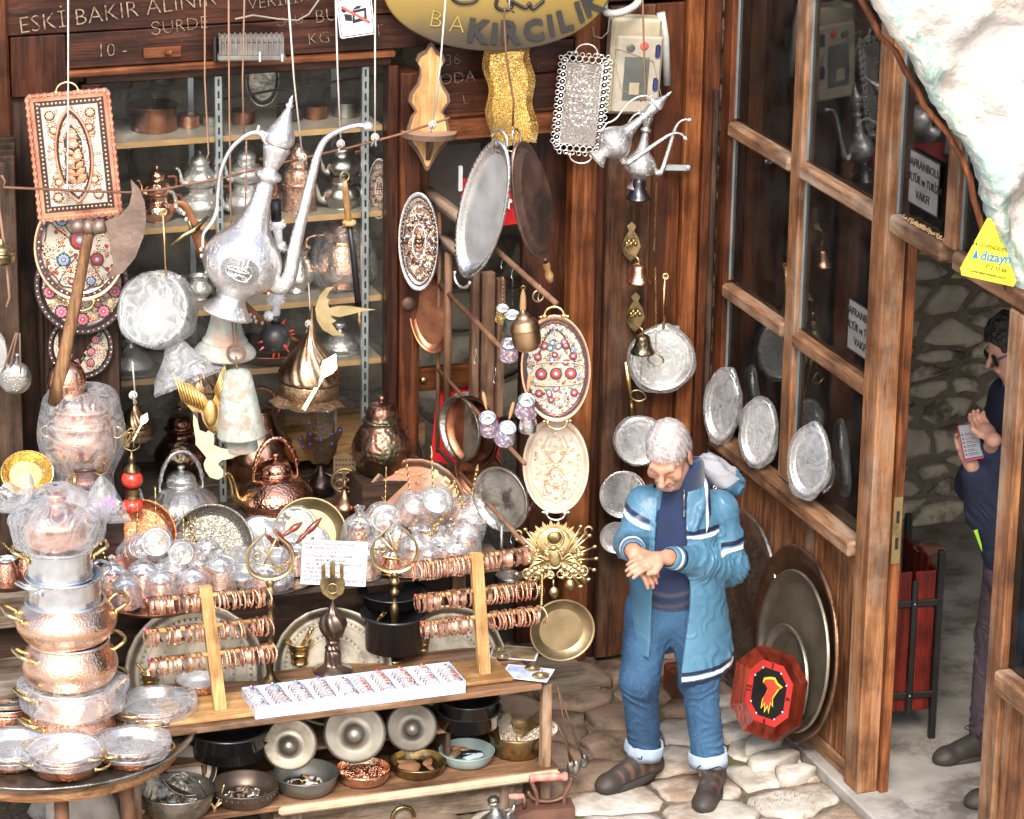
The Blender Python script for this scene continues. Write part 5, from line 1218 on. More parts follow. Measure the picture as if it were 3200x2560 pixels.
# ---- two small ewers + dark bell, wire hooks
M,L=axisM((1862,500),(2100,285),-.50,-.50)
ewer('small silver ewer tipped far over, left of the pair',M,L,1,'small silver ewers')
M,L=axisM((1990,590),(2035,300),-.34,-.34)
ewer('small silver ewer hanging upright behind the tipped one',M,L,1,'small silver ewers')
M,k=PL(1995,622,-20,0,0,Y=-.36)
t=thing('bell','dark bronze hand bell hanging under the upright small ewer','bell',M,'old bells')
MB(plain('dark_bell_metal',(.10,.10,.11),.3,.9)).lathe([(r*k,z*k)for r,z in smooth_prof([(38,0),(39,4),(28,20),(20,40),(17,60),(8,68),(0,70)],3)],32).obj('body',t);MB(MATS['dark_bell_metal']).ell((0,0,-3*k),7*k).obj('clapper',t)
cord('rusty wire hook holding the two small ewers',[P_(2008,-20,-.4),P_(2012,140,-.42),P_(2018,300,-.44),P_(2002,316,-.45),P_(1998,300,-.45)],.004,rust_wire,'wire hooks','wire_hook','hook')
cord('long rusty wire hook in front of the gold tray',[P_(1607,40,-.5),P_(1578,20,-.5),P_(1575,50,-.5),P_(1582,180,-.5),P_(1605,320,-.5),P_(1602,395,-.5)],.004,rust_wire,'wire hooks','wire_hook','hook')
cord('thin white cord above the long wire hook',[P_(1590,-40,-.5),P_(1592,25,-.5)],.003,cord_w,'white cords')
# ---- long oval silver tray and copper pan hanging on edge
def hang_oval(label,c,L_,W_,Y,yaw,roll,mat,inner,name='tray',cat='tray',hnd=None,scal=0.012,d=.02):
 M,k=PL(*c,yaw,4,roll,Y=Y);t=rim_tray(label,M,W_,L_*k/2,d,mat,inner,name,cat,scal=scal,sn=70,lip=.10,seg=140,flat=.82);return t,M,k
t,M,k=hang_oval('long oval silver tray with rope rim hanging edge-on',(1508,655),470,.118,-.84,-64,15,silver_h,plain('cloudy_silver',(.66,.66,.66),.42,.8,c2=(.5,.5,.51)))
for s_ in(1,-1):loop_handle(t,T3(0,-.01,s_*235*k)@RX(0 if s_>0 else 180),.09,.045,.006,silver,tips=False)
t,M,k=hang_oval('dull copper pan back hanging beside the silver tray',(1660,628),420,.125,-.78,40,-19,plain('tarnished_copper',(.40,.25,.20),.42,.9,c2=(.26,.16,.13),dirt=(.16,.13,.12),ds=5),None,'hanging_pan','pan',scal=0,d=-.03)
MB(W_pine('Z'),silver).lathe([(.012,0),(.016,-.01),(.012,-.04),(.018,-.06),(.014,-.09),(0,-.095)],12,T3(0,0,-212*k-.02)).tube([(0,0,-200*k),(0,0,-235*k)],.006,8,None,1).obj('handle',t)
MB(silver).torus(.03,.004,20,6,RX(90)@SC(1,1.5,1)).obj('ring',t,T3(0,0,222*k))
# ---- metal display rack running out from the shop (plane X=-1.2)
rk=thing('display_rack','rusty ladder-like rack sticking out beside the doorway, hung with wares','rack');XR=-1.27
rp=lambda x,y:at(x,y,X=XR)
W_old=W_sill('Y')
p0,p1=rp(1275,555),rp(1480,715);MB(wood('old_pole',(.36,.26,.18),(.22,.15,.10),'Y',.8,worn=(.42,.36,.3))).tube([p0,p1],.028,4).obj('wooden_rail',rk)
for(a_,b_,r_)in(((1460,700),(1738,948),.011),((1375,890),(1580,1100),.011),((1370,1155),(1640,1450),.009),((1372,1405),(1640,1700),.009)):
 MB(rust_wire).tube([rp(*a_),rp(*b_)],r_,8).obj('rail',rk)
p0,p1=rp(1380,745),rp(1450,800);MB(MATS['old_poleY']).tube([p0,p1],.024,4).obj('wooden_rail',rk)
for x,y0,y1,r_ in((1374,640,1420,.009),(1402,790,1300,.017)):
 a_=rp(x,y0);b_=rp(x,y1);b_.y=a_.y;MB(rust_wire).tube([a_,Vector((a_.x,a_.y,b_.z))],r_,8).obj('upright',rk)
for i,(x,y0,y1)in enumerate(((1485,840,1500),(1525,850,1480),(1565,870,1300))):
 a_=P_(x,y0,-.12);b_=P_(x+4,y1,-.12);w_=.016 if i!=1 else.028
 bx('old_beam',(a_.x-w_,-.14,b_.z),(a_.x+w_,-.10,a_.z),wood('rusty_flat_bar',(.28,.16,.10),(.16,.09,.055),'Z',.8),rk)
# wares on the rack
def s_hook(x,y,X=XR,g='small wire hooks on the rack'):
 p=at(x,y,X=X);o=MB(steel_strip).tube([p+Vector((0,0,.012)),p+Vector((0,-.012,.018)),p+Vector((0,-.018,0)),p+Vector((0,0,-.025)),p+Vector((0,.008,-.045)),p+Vector((0,-.004,-.05))],.0016,5).obj('wire_hook');o['category']='hook';o['group']=g;return o
for i,(x,y,l)in enumerate(((1568,800,'first wire hook on the rack rail above the brass coffee pot'),(1600,832,'wire hook above the dark green coffee pot'),(1684,900,'wire hook holding the bronze lantern pot'),(1484,1100,'empty wire hook on the second rail'),(1545,1160,'wire hook over the painted coffee pot'),(1552,1615,'wire hook low on the bottom rail'),(1598,1660,'last wire hook of the bottom rail'))):s_hook(x,y)['label']=l
def hang_cez(label,px,py,r,mat,X,hnd,roll=0,tilt=18,hm=None,k0=1.,hl=2.6):
 M,k=PL(px,py,-20,0,roll,X=X);kk=r*k*k0
 t=cezve(label,M@RX(tilt),kk,mat,hnd,90,False,'coffee pots hanging on the rack',hl=hl,tilt_h=75,hm=hm);return t
hang_cez('gold embossed coffee pot on the top rail of the rack',1570,1000,24,gold_e,XR,'brass',0,20,hl=3.8)
hang_cez('dark green-grey coffee pot beside the gold one',1600,1030,30,engraved('dark_green_engraved',(.16,.19,.17),(.03,.04,.035),.35,90),XR,'brass',0,20,hm=plain('dark_green_metal',(.10,.13,.11),.35,.9),hl=3.4)
hang_cez('painted coffee pot with beadwork flowers half behind the oval tray',1590,1115,30,None or plain('beaded_enamel',(.34,.10,.12),.35,vs=90,c2=(.10,.30,.50),dirt=(.7,.66,.6),ds=70),XR+.02,'wood',0,25)
for i,(x,y,lab)in enumerate(((1532,1345,'painted coffee pot hanging lowest by a pale wooden handle'),(1575,1375,'painted coffee pot next to the lowest with pale handle'),(1640,1290,'painted coffee pot tucked beside the large enamel tray'))):
 t=hang_cez(lab,x,y,32,MATS['beaded_enamel'],XR-.02,'wood',[-10,12,6][i],30,hm=W_light,hl=2.4)
 for ch in t.children:
  if ch.name.startswith('handle'):ch.matrix_basis=T3(0,0,0)
hang_cez('plain silver coffee pot hanging inside the rack',1650,1340,30,silver_h,XR+.06,'wood',0,20)
t=thing('wooden_handle_tool','turned pale wooden handle hanging from the top rail','tool',PL(1635,905,Y=-.5)[0]);MB(W_light,brass).lathe([(0,.0),(.006,-.004),(.012,-.03),(.014,-.07),(.010,-.10),(.014,-.105),(.013,-.115),(.009,-.12),(.011,-.16),(.013,-.20)],14).torus(.008,.002,12,6,T3(0,0,.008)@RX(90),1).obj('handle',t)
M,k=PL(1650,1095,-20,0,-8,X=XR-.02);k*=1
urn('domed bronze incense lantern with pierced holes on the rack',M,46*k,plain('warm_bronze',(.48,.31,.17),.34,1,c2=(.3,.18,.09)),[(0,0),(.55,.02),(.9,.35),(1.0,.9),(.98,1.5)],'incense_lantern','lantern',None,[(1.0,0),(1.04,.06),(.95,.35),(.85,.6),(.55,.85),(.50,.95),(.42,1.05),(.18,1.25),(.08,1.4),(0,1.42)])
MB(brass_old).torus(.022,.004,18,6,Matrix.Translation(at(1682,925,X=XR))@RX(90)).obj('hanging_ring',LAST:=bpy.data.objects.get('incense_lantern'),M.inverted())
# plates lying edge-on in the rack
for i,(x,y,rz,lab,mt)in enumerate(((1437,1340,105,'dull silver plate standing edge-on at the front of the rack',silver_old),(1475,1350,115,'brown copper plate edge-on behind the dull silver one',copper_old),(1565,1560,105,'pale silver dish on edge near the rack foot',silver_old),(1500,1480,90,'old copper plate low in the rack',copper_old))):
 M,k=PL(x,y,-72+8*i,2,6,X=XR-.03+.03*i);rim_tray(lab,M,rz*k,rz*k,.012,mt,group='plates in the rack',name='plate',cat='plate')
# decorated scabbards low in the rack
for i,(a_,b_,lab)in enumerate((((1615,1640),(1690,1540),'dark sheath with white oval inlays low in the rack'),((1600,1600),(1665,1520),'ribbed brown sheath beside the inlaid one'))):
 t=thing('sheath',lab,'sheath',None,'sheaths in the rack');MB(W_handle).tube([P_(*a_,-.75),P_(*b_,-.70)],[.016,.022],8,flat=.5).obj('scabbard',t)
 mb=MB(o_white);[mb.ell(P_(a_[0]+(b_[0]-a_[0])*u,a_[1]+(b_[1]-a_[1])*u,-.775),(.010,.004,.010),8,6)for u in(.2,.5,.8)];mb.obj('inlay',t)
# flags
def flag(label,outline,Y,mark):
 p0=P_(*outline[0],Y);k=mpp(p0);t=thing('flag',label,'flag',None,'red flags')
 mb=MB(plain('red_flag_cloth',(.62,.012,.018),.75,c2=(.50,.01,.015)),white_m);(x0_,y0_),(x1_,y1_),(x2_,y2_),(x3_,y3_)=outline;n=14
 vs=[];rr=random.Random(int(x0_))
 for j in range(n+1):
  v=j/n
  for i in range(n+1):
   u=i/n;x=(x0_*(1-u)+x1_*u)*(1-v)+(x3_*(1-u)+x2_*u)*v;y=(y0_*(1-u)+y1_*u)*(1-v)+(y3_*(1-u)+y2_*u)*v
   vs.append(P_(x,y,Y+.012*sin(u*9+v*2)*(.3+v)+.006*sin(v*7)))
 mb.add(vs,[(j*(n+1)+i,(j+1)*(n+1)+i,(j+1)*(n+1)+i+1,j*(n+1)+i+1)for j in range(n)for i in range(n)]);mb.obj('cloth',t)
 M,k=PL(*mark[0],-4,0,15,Y=Y-.026);s=30*k
 if mark[1]=='star':
  mb=MB(white_m);P=[((s if i%2==0 else s*.4)*sin(i*pi/5),(s if i%2==0 else s*.4)*cos(i*pi/5))for i in range(10)];mb.prism(P,.001);mb.obj('white_star',t,M)
 else:
  mb=MB(white_m);r_=mark[2]*k;P=[(r_*cos(R(a)),r_*sin(R(a)))for a in range(30,331,12)]+[(r_*.25+r_*.8*cos(R(a)),r_*.8*sin(R(a)))for a in range(318,41,-12)];mb.prism(P,.001);mb.obj('white_crescent',t,M@RY(-15-90))
 return t
flag('red flag with white star behind the hanging pans',[(1435,560),(1682,540),(1682,690),(1450,722)],.10,((1583,630),'star'))
bx('hem',(0,0,0),(.018,.002,.11),white_m,bpy.data.objects['flag'],M=Matrix.Translation(P_(1432,598,.09)))
flag('large red flag with white crescent low in the doorway',[(1372,1155),(1560,1140),(1560,1480),(1345,1440)],.06,((1460,1275),'crescent',62))
# grey panel behind the flag
bx('flag_backing',(-1.27,.36,2.0),(-.93,.37,2.28),plain('grey_backing',(.22,.19,.17),.8),ir)
# ================================================================ WARES ON COUNTER, TABLES AND FLOOR
def OZ(px,py,z,yaw=-20,pitch=0,roll=0):return PL(px,py,yaw,pitch,roll,Z=z)
ZC,ZT,ZL=.852,.548,.167
# samovar under plastic
M,k=PL(262,1588,Y=-.47);s=k*1.0;sz_=M.translation.z;riser=thing('riser_box','dark box raising the wrapped samovar','box');bx('box',(M.translation.x-.13,-.60,ZC),(M.translation.x+.13,-.34,sz_-.002),W_shut('X'),riser)
t=thing('samovar','tall copper samovar wrapped in clear plastic with a small brass tap','samovar',M)
MB(copper_e).lathe([(0,0),(78*s,0),(80*s,8*s),(70*s,20*s),(68*s,92*s),(76*s,98*s),(76*s,106*s),(64*s,112*s)],40).obj('fire_base',t)
MB(copper).lathe([(r*s,z*s)for r,z in smooth_prof([(62,112),(72,120),(92,160),(104,205),(106,240),(98,262),(100,275),(108,280),(108,292),(100,298),(98,325),(104,332)],3)],44).obj('body',t)
MB(copper_h).lathe([(r*s,z*s)for r,z in smooth_prof([(104,332),(106,340),(90,352),(60,360),(0,362)],3)],44).obj('lid',t)
MB(copper_e).prism([(-45*s,24*s),(45*s,24*s),(45*s,84*s),(-45*s,84*s)],.004,T3(0,-76*s,0)).obj('front_plate',t)
tp=MB(brass,W_black).tube([(-10*s,-88*s,140*s),(-10*s,-118*s,138*s),(-12*s,-120*s,112*s)],[.009,.010,.008],8).tube([(-12*s,-116*s,150*s),(-12*s,-116*s,160*s)],.006,6);tp.tube([(-14*s,-116*s,162*s),(55*s,-116*s,166*s)],[.008,.006],8,None,1);tp.obj('tap',t)
for sg in(1,-1):MB(brass).torus(18*s,4*s,16,6,T3(sg*108*s,0,250*s)@RX(90)).obj('handle',t)
wrapmesh([(92*s,-2*s),(98*s,10*s),(90*s,80*s),(92*s,120*s),(122*s,190*s),(130*s,250*s),(118*s,330*s),(106*s,372*s),(70*s,390*s),(20*s,384*s)],44,.07,None,FILM2,8).obj('plastic_wrap',t)
Mp=M@T3(-38*s,-30*s,368*s)
t=thing('pomegranate_lamp','pierced copper pomegranate standing on the wrapped samovar','lamp',Mp)
mb=MB(copper,o_black).lathe([(r*s,z*s)for r,z in smooth_prof([(20,0),(44,12),(58,45),(58,70),(44,104),(16,118),(12,124),(16,134)],3)],40).torus(59*s,1.5*s,40,5,T3(0,0,56*s))
for i in range(7):a=i*.9;mb.tube([(13*s*cos(a),13*s*sin(a),126*s),(19*s*cos(a),19*s*sin(a),144*s)],[.006,.001],4)
mb.obj('shell',t);mb=MB(o_black)
for j in range(9):
 for i in range(26):
  a=2*pi*(i+.5*(j%2))/26;z=(16+j*9.5);r=59*math.sqrt(max(.05,1-((z-58)/62)**2))+.6
  if abs(z-56)>5:mb.add([(r*s*cos(a-.03),r*s*sin(a-.03),(z-2)*s),(r*s*cos(a+.03),r*s*sin(a+.03),(z-2)*s),(r*s*cos(a),r*s*sin(a),(z+3)*s)],[(0,1,2)])
mb.obj('pierced_holes',t,kind='stuff')
# brass bowl leaning at the left
M,k=OZ(82,1530,ZC+.06,-6,30,0);M=PL(85,1478,2,32,0,Y=-.55)[0]
rim_tray('golden brass bowl with embossed centre standing behind the dark pot handles',M,78*k,66*k,.03,gold_e,brass,'brass_bowl','bowl',flat=.62)
# finials
def finial(label,px,py,m_,two,leaf_m):
 M,k=PL(px,py,Y=-.62);t=thing('finial',label,'ornament',M,'script finials with ceramic balls');z=0
 b=MB(brass_old);c=MB(m_)
 r_=33 if two else 46
 if two:c.ell((0,0,22*k),(34*k,34*k,26*k),20,12);b2=MB(brass_old).lathe([(20*k,44*k),(24*k,50*k),(14*k,58*k),(26*k,66*k),(18*k,76*k),(24*k,80*k)],20);b2.obj('brass_collar',t);c.obj('ceramic_ball',t);c=MB(m_);c.ell((0,0,108*k),(34*k,34*k,31*k),20,12);z=134
 else:c.ell((0,0,36*k),(46*k,46*k,38*k),20,12);z=68
 b.lathe([(x*k,(z+y)*k)for x,y in[(26,0),(26,6),(14,20),(8,30),(10,36),(9,48),(4,52),(3,66)]],20)
 c.obj('ceramic_ball',t);b.obj('brass_stem',t)
 mb=MB(leaf_m);z0=(z+66)*k;h=72*k;wd=27*k;ol=sweep([(0,0,z0),(wd*.8,0,z0+h*.15),(wd,0,z0+h*.45),(wd*.8,0,z0+h*.75),(0,0,z0+h*1.05)],5);mb.tube(ol,.0028,6);mb.tube([(-p.x,0,p.z)for p in ol],.0028,6)
 rr=random.Random(px)
 for i in range(7):x=rr.uniform(-.6,.6)*wd;mb.tube(sweep([(x,0,z0+h*.15),(x+rr.uniform(-.3,.3)*wd,0,z0+h*.45),(x+rr.uniform(-.5,.5)*wd,0,z0+h*.65),(x*.5,0,z0+h*.85)],4),.0022,5)
 mb.obj('script_leaf',t);return t
finial('brass script leaf on two red ceramic balls',415,1600,red_bead,True,brass_old)
finial('brass script leaf on a purple ceramic ball against the samovar',317,1612,purple_bead,False,brass_old)
# kettles and jars on the counter
M,k=OZ(568,1622,ZC,0);kettle('ribbed silver melon-shaped kettle with a tall arched handle',M,112*k,silver_e,flutes=20,squat=.95)
M,k=OZ(862,1592,ZC,4);kettle('copper kettle with twisted arch handle and brass spout',M,118*k,copper_h,brass,squat=.95)
M,k=OZ(1262,1560,ZC,8);kettle('dull silver kettle mostly hidden behind the lettered tray',M,112*k,silver_old,silver_old,squat=.95)
JUG=[(0,0),(.62,0),(.66,.05),(.8,.3),(1.0,.85),(.98,1.15),(.7,1.6),(.5,1.8),(.48,1.95),(.56,2.02)]
LID=[(.58,0),(.60,.06),(.50,.12),(.48,.3),(.36,.52),(.14,.62),(.06,.66),(.05,.74),(.13,.8),(.11,.9),(0,.94)]
M,k=OZ(565,1500,ZC);urn('dark old copper lidded jug in the shade behind the silver kettle',M,82*k,copper_dark,JUG,'jug','jug',None,LID)
M,k=OZ(805,1490,ZC);urn('large plain copper kettle pot with rope handle, back row',M,108*k,copper,[(0,0),(.7,0),(.95,.35),(1.0,.75),(.85,1.2),(.6,1.55),(.5,1.85),(.46,2.0)],'copper_pot','pot',None,[(.48,0),(.45,.08),(.2,.2),(0,.22)])
hd=MB(copper_old);pts=[(.15*108*k+.48*108*k*cos(R(a)),-.02,(2.0+.75*sin(R(a)))*108*k)for a in range(0,181,8)];rope(hd,pts,8*k,9);hd.obj('handle',LAST_POT:=bpy.data.objects['copper_pot'])
M,k=PL(1192,1478,Y=-.24);bx('box',(M.translation.x-.12,-.36,ZC),(M.translation.x+.12,-.12,M.translation.z-.002),W_shut('X'),thing('riser_box','dark box raising the hammered jar','box'));urn('hammered reddish bronze jar with domed lid and twisted handle',M,92*k,copper_dark,[(0,0),(.55,0),(.75,.15),(1.0,.75),(.98,1.15),(.78,1.55),(.62,1.75),(.60,1.85)],'hammered_jar','jar',None,[(.66,0),(.66,.08),(.56,.14),(.52,.38),(.36,.6),(.12,.66),(.06,.72),(.13,.8),(.10,.9),(0,.92)],rope_h=True)
def hamsa(label,px,py,k0,beads,ped_m,yaw=-16):
 M,k=OZ(px,py,ZC,yaw);k*=k0;t=thing('hand_ornament',label,'ornament',M,'open hand ornaments');
 MB(ped_m).lathe([(r*k,z*k)for r,z in smooth_prof([(30,0),(44,8),(50,30),(42,50),(22,72),(10,96),(12,104)],4)],36).obj('onion_base',t)
 mb=MB(bronze if beads else plain('matt_bronze_plate',(.36,.25,.14),.45,.8));z0=100
 if beads:
  ol=[(-24,0),(24,0),(48,40),(52,70),(66,100),(68,118),(56,124),(44,100),(44,140),(38,150),(28,144),(26,110),(16,112),(14,170),(0,178),(-14,170),(-16,112),(-26,110),(-28,142),(-38,148),(-44,138),(-46,74),(-56,96),(-70,92),(-72,80),(-54,40)]
  mb.prism([(x*k,(z+z0)*k)for x,z in ol],.004).obj('hand_plate',t);b=MB(blue_bead)
  for x,z in((0,162),(-36,134),(36,134),(0,118),(-34,100),(34,98),(60,110),(-64,84),(0,78),(-34,66),(34,66),(-56,56)):b.ell((x*k,-.004,(z+z0)*k),5.5*k,8,6)
  b.obj('blue_beads',t,kind='stuff');r_=MB(o_black);[r_.torus(q_*k,1.6*k,16,4,T3(0,-.003,(z0+30)*k)@RX(90))for q_ in(8,15,22)];r_.obj('pierced_rosette',t)
 else:
  mb.prism([(x*k,(z+z0+52)*k)for x,z in[(-38,0),(38,0),(38,60),(30,68),(20,66),(10,72),(0,74),(-10,72),(-20,66),(-30,68),(-38,60)]],.004).torus(42*k,6*k,28,6,T3(0,0,(z0+26)*k)@RX(90));mb.tube([(0,0,(z0-20)*k),(0,0,(z0+30)*k)],4*k,6)
  for sg in(1,-1):mb.torus(15*k,3*k,16,6,T3(sg*18*k,-.002,(z0+14)*k)@RX(90));mb.torus(13*k,3*k,16,6,T3(sg*15*k,-.002,(z0+44)*k)@RX(90));mb.tube([(sg*20*k,0,(z0+30)*k),(sg*66*k,0,(z0+56)*k)],[5*k,1*k],6)
  mb.obj('hand_plate',t);b=MB(o_black)
  for i in range(6):
   for j in range(3):disc(b,(-28+i*11)*k,(z0+66+j*18)*k,3.4*k,-.003,0)
  b.obj('pierced_holes',t,kind='stuff');b=MB(red_bead);[b.ell((x*k,-y*k,42*k),(7*k,5*k,8*k))for x,y in((-30,34),(22,40),(46,10))];b.obj('red_stones',t,kind='stuff')
hamsa('bronze open hand plate dotted with blue beads',1003,1545,1.0,True,plain('blackened_base',(.07,.05,.045),.25,.8))
hamsa('pierced bronze hand plate on a bulb base with red stones',1077,1612,.92,False,bronze)
# leaning big dishes at the back of the pots
def lean(label,px,py,r,mat,yaw=-18,pitch=24,name='leaning_tray',cat='tray',Y=None,scal=0,inner=None,group=None,rz=None,flat=.74,d=.012,sn=40):
 M,k=PL(px,py,yaw,pitch,0,Y=Y);return rim_tray(label,M,r*k,(rz or r)*k,d,mat,inner,name,cat,group,scal=scal,flat=flat,sn=sn)
lean('reddish brown copper tray leaning behind the left coffee pots',440,1672,112,engraved('brown_copper_engraved',(.50,.20,.10),(.2,.06,.03),.35,60),Y=-.60)
lean('dark engraved bronze tray leaning behind the wrapped pans',662,1706,132,engraved('dark_niello',(.24,.23,.20),(.07,.065,.055),.42,55),Y=-.55)
lean('olive bronze dish leaning left of the bulb base hand',968,1672,118,plain('olive_bronze',(.28,.22,.11),.4,.9,c2=(.16,.13,.07)),Y=-.50,flat=.7)
t=lean('big copper tray with the worn letters SEN',1297,1598,165,plain('worn_copper_tray',(.26,.125,.08),.5,.7,c2=(.16,.08,.05),dirt=(.24,.21,.16),ds=5),Y=-.42,scal=.008,sn=90,flat=.86,pitch=20)
kk=mpp(t.matrix_world.translation)
for i,(c_,a)in enumerate((('S',22),('E',10),('N',-4))):
 a2=R(62-i*17);text(c_,.075,t,T3(128*kk*cos(a2),.008,128*kk*sin(a2))@RY(22+i*16),plain('worn_letter',(.52,.44,.24),.5),.001,off=.002)
mb=MB(plain('orange_leaf_paint',(.60,.24,.05),.5));[petal(mb,(-60+i*16)*kk,(108+6*sin(i))*kk,.5*(-1)**i,15*kk,4*kk,.006,0)for i in range(6)];mb.obj('leaf_pattern',t)
for sg in(-1,1):MB(brass_old).torus(4*kk,1.4*kk,12,5,T3((-20+sg*26)*kk,.006,82*kk)@RX(90)).obj('eyelet',t)
# flat carrier trays with coffee pots
def carrier(label,px,py,r,mat,z=ZC,h=.02):M,k=OZ(px,py,z);t=thing('round_tray',label,'tray',M,'round trays under the coffee pots');MB(mat).lathe([(0,0),(r*k*.9,0),(r*k,h),(r*k*1.02,h+.002),(r*k*.98,h),(r*k*.88,.006),(0,.006)],48).obj('dish',t);return t
carrier('round copper tray under the left group of wrapped coffee pots',480,1868,190,copper_old)
carrier('round dark silver tray under the middle group of wrapped pans',800,1805,195,silver_old)
carrier('round bronze tray under the right group of coffee pots',1290,1745,205,brass_old)
G1='wrapped coffee pots on the left tray';G2='wrapped pans and pots on the middle tray';G3='wrapped coffee pots on the right tray'
Wz=ZC+.008
for i,(px,py,r,ha,lab,tilt)in enumerate(((352,1850,38,120,'wrapped coffee pot at the left end of the left tray',50),(448,1862,46,70,'wrapped coffee pot, front middle of the left tray',35),(538,1852,45,95,'wrapped coffee pot right of the front middle one, left tray',25),(622,1832,46,110,'wrapped coffee pot at the right end of the left tray',60),(395,1800,36,150,'bare rimmed coffee pot behind the left end one',60),(476,1806,42,120,'wrapped coffee pot, second row centre of the left tray',55),(560,1795,44,60,'wrapped coffee pot, second row right of the left tray',55))):
 M,k=OZ(px,py,Wz);cezve(lab,M,r*k,copper_h,'brass',ha,i!=4,G1,i,2.6,tilt)
def tiltpot(label,px,py,r,z,az,tl,group,seed=0,fn='cez',hnd='brass',mat=None,ha=90):
 M,k=OZ(px,py,z,0);M=M@RZ(az)@RX(tl)
 return cezve(label,M,r*k,mat or copper_h,hnd,ha,True,group,seed,2.4,40)if fn=='cez' else pan(label,M,r*k,r*k*.55,copper_h,None,False,.07,group,seed)
for i,(px,py,r,z,az,tl,lab)in enumerate(((412,1735,44,.10,10,55,'wrapped silver-lined pot tilted to show its inside, upper left of the left tray'),(490,1728,52,.12,-15,50,'larger wrapped pot tilted open, top of the left tray'),(585,1758,44,.10,-30,50,'wrapped pot tilted open at the upper right of the left tray'))):tiltpot(lab,px,py,r,ZC+z,az,tl,G1,20+i)
for i,(px,py,r,z,az,tl,lab)in enumerate(((700,1690,54,.05,-60,58,'wrapped copper pan tipped left against the dark bronze tray'),(812,1680,56,.08,-8,38,'open wrapped pan showing its tinned inside under the kettle'),(925,1652,58,.08,-14,48,'wrapped round lid pan tipped up beside the olive dish'),(690,1790,52,.02,20,22,'wrapped copper pot low at the left of the middle tray'),(770,1765,52,.02,0,18,'wrapped pan at the centre of the middle tray'),(865,1770,56,.02,-20,16,'wrapped wide pan in front, behind the tulip ring'),(760,1812,50,.02,10,10,'wrapped copper bowl at the front left edge of the middle tray'),(985,1700,44,.04,-30,40,'wrapped pan half behind the printed card'),(860,1822,54,.02,-30,12,'wrapped copper bowl at the front right edge of the middle tray'))):tiltpot(lab,px,py,r,ZC+z,az,tl,G2,40+i,'pan')
for i,(px,py,r,ha,lab,tilt)in enumerate(((1124,1722,48,75,'wrapped coffee pot with tall upright brass handle, left of the right tray',8),(1176,1772,40,140,'wrapped coffee pot just right of the printed card',60),(1222,1790,30,60,'small bare copper coffee pot inside the brass ring',60),(1298,1790,48,55,'wrapped coffee pot, front centre of the right tray',30),(1378,1768,42,100,'wrapped coffee pot, front right of the right tray',20),(1452,1748,46,130,'wrapped coffee pot at the right end of the right tray',45),(1240,1742,40,40,'wrapped coffee pot, middle row left, right tray',40),(1330,1722,42,30,'wrapped coffee pot, middle row centre, right tray',40),(1405,1705,42,20,'wrapped coffee pot, middle row right, right tray',40))):
 M,k=OZ(px,py,Wz);cezve(lab,M,r*k,copper_h,'brass',ha,r>32,G3,60+i,2.7,tilt)
for i,(px,py,r,z,az,tl,lab)in enumerate(((1195,1640,52,.08,-10,60,'ribbed silver-mouthed pot facing out beside the upright handle'),(1275,1628,46,.12,10,35,'wrapped pot on top of the heap at the left'),(1345,1615,52,.14,0,40,'wrapped pot crowning the right heap'),(1425,1620,44,.12,60,60,'wrapped pot lying on its side, upper right of the heap'),(1450,1680,46,.06,35,25,'wrapped pot tilted right near the rack foot'))):tiltpot(lab,px,py,r,ZC+z,az,tl,G3,80+i)
for i,(px,py,r,w_,lab)in enumerate(((325,1790,34,G1,'small wrapped coffee pot at the far left rear of the left tray'),(505,1880,40,G1,'wrapped coffee pot at the very front of the left tray'),(600,1870,40,G1,'wrapped coffee pot at the front right of the left tray'),(640,1775,38,G1,'wrapped coffee pot at the rear right end of the left tray'),(400,1895,38,G1,'wrapped coffee pot at the front left of the left tray'),(690,1840,42,G2,'wrapped coffee pot at the left front rim of the middle tray'),(925,1790,42,G2,'wrapped coffee pot beside the printed card on the middle tray'),(820,1850,40,G2,'wrapped coffee pot inside the left tulip ring'),(1150,1800,38,G3,'wrapped coffee pot at the front left rim of the right tray'),(1340,1800,40,G3,'wrapped coffee pot at the front rim below the heap, right tray'),(1420,1785,40,G3,'wrapped coffee pot by the right bracelet arm, right tray'),(1275,1690,40,G3,'wrapped coffee pot at the middle rear of the right tray'),(1185,1705,38,G3,'wrapped coffee pot behind the tall-handled one, right tray'))):
 M,k=OZ(px,py,Wz);cezve(lab,M@RX(5*(i%3)-4)@RY(4*(i%4)-6),r*k,copper_h,'brass',50*i,True,w_,200+i,2.4,30+7*(i%4))
# red-brown turned handles poking up from the middle tray
for i,(a_,b_,lab)in enumerate((((882,1676),(944,1634),'upper red-brown handle above the middle tray'),((926,1697),(1004,1620),'longest red-brown handle pointing up right'),((862,1656),(920,1734),'red-brown handle slanting down right towards the card'),((832,1672),(872,1708),'short dark handle stub left of the crossing handles'))):
 p,q2=P_(*a_,-.86),P_(*b_,-.86+.01*i);t=thing('turned_stick',lab,'stick',None,'turned red-brown pan handles');P=[p.lerp(q2,u/8)for u in range(9)];MB(W_handle).tube(P,[x*.9 for x in(.006,.008,.011,.009,.014,.016,.014,.010,.004)],12).obj('grip',t);MB(silver).torus(.008,.002,12,6,Matrix.Translation(q2+(q2-p).normalized()*.008)@RX(90)).obj('ring',t)
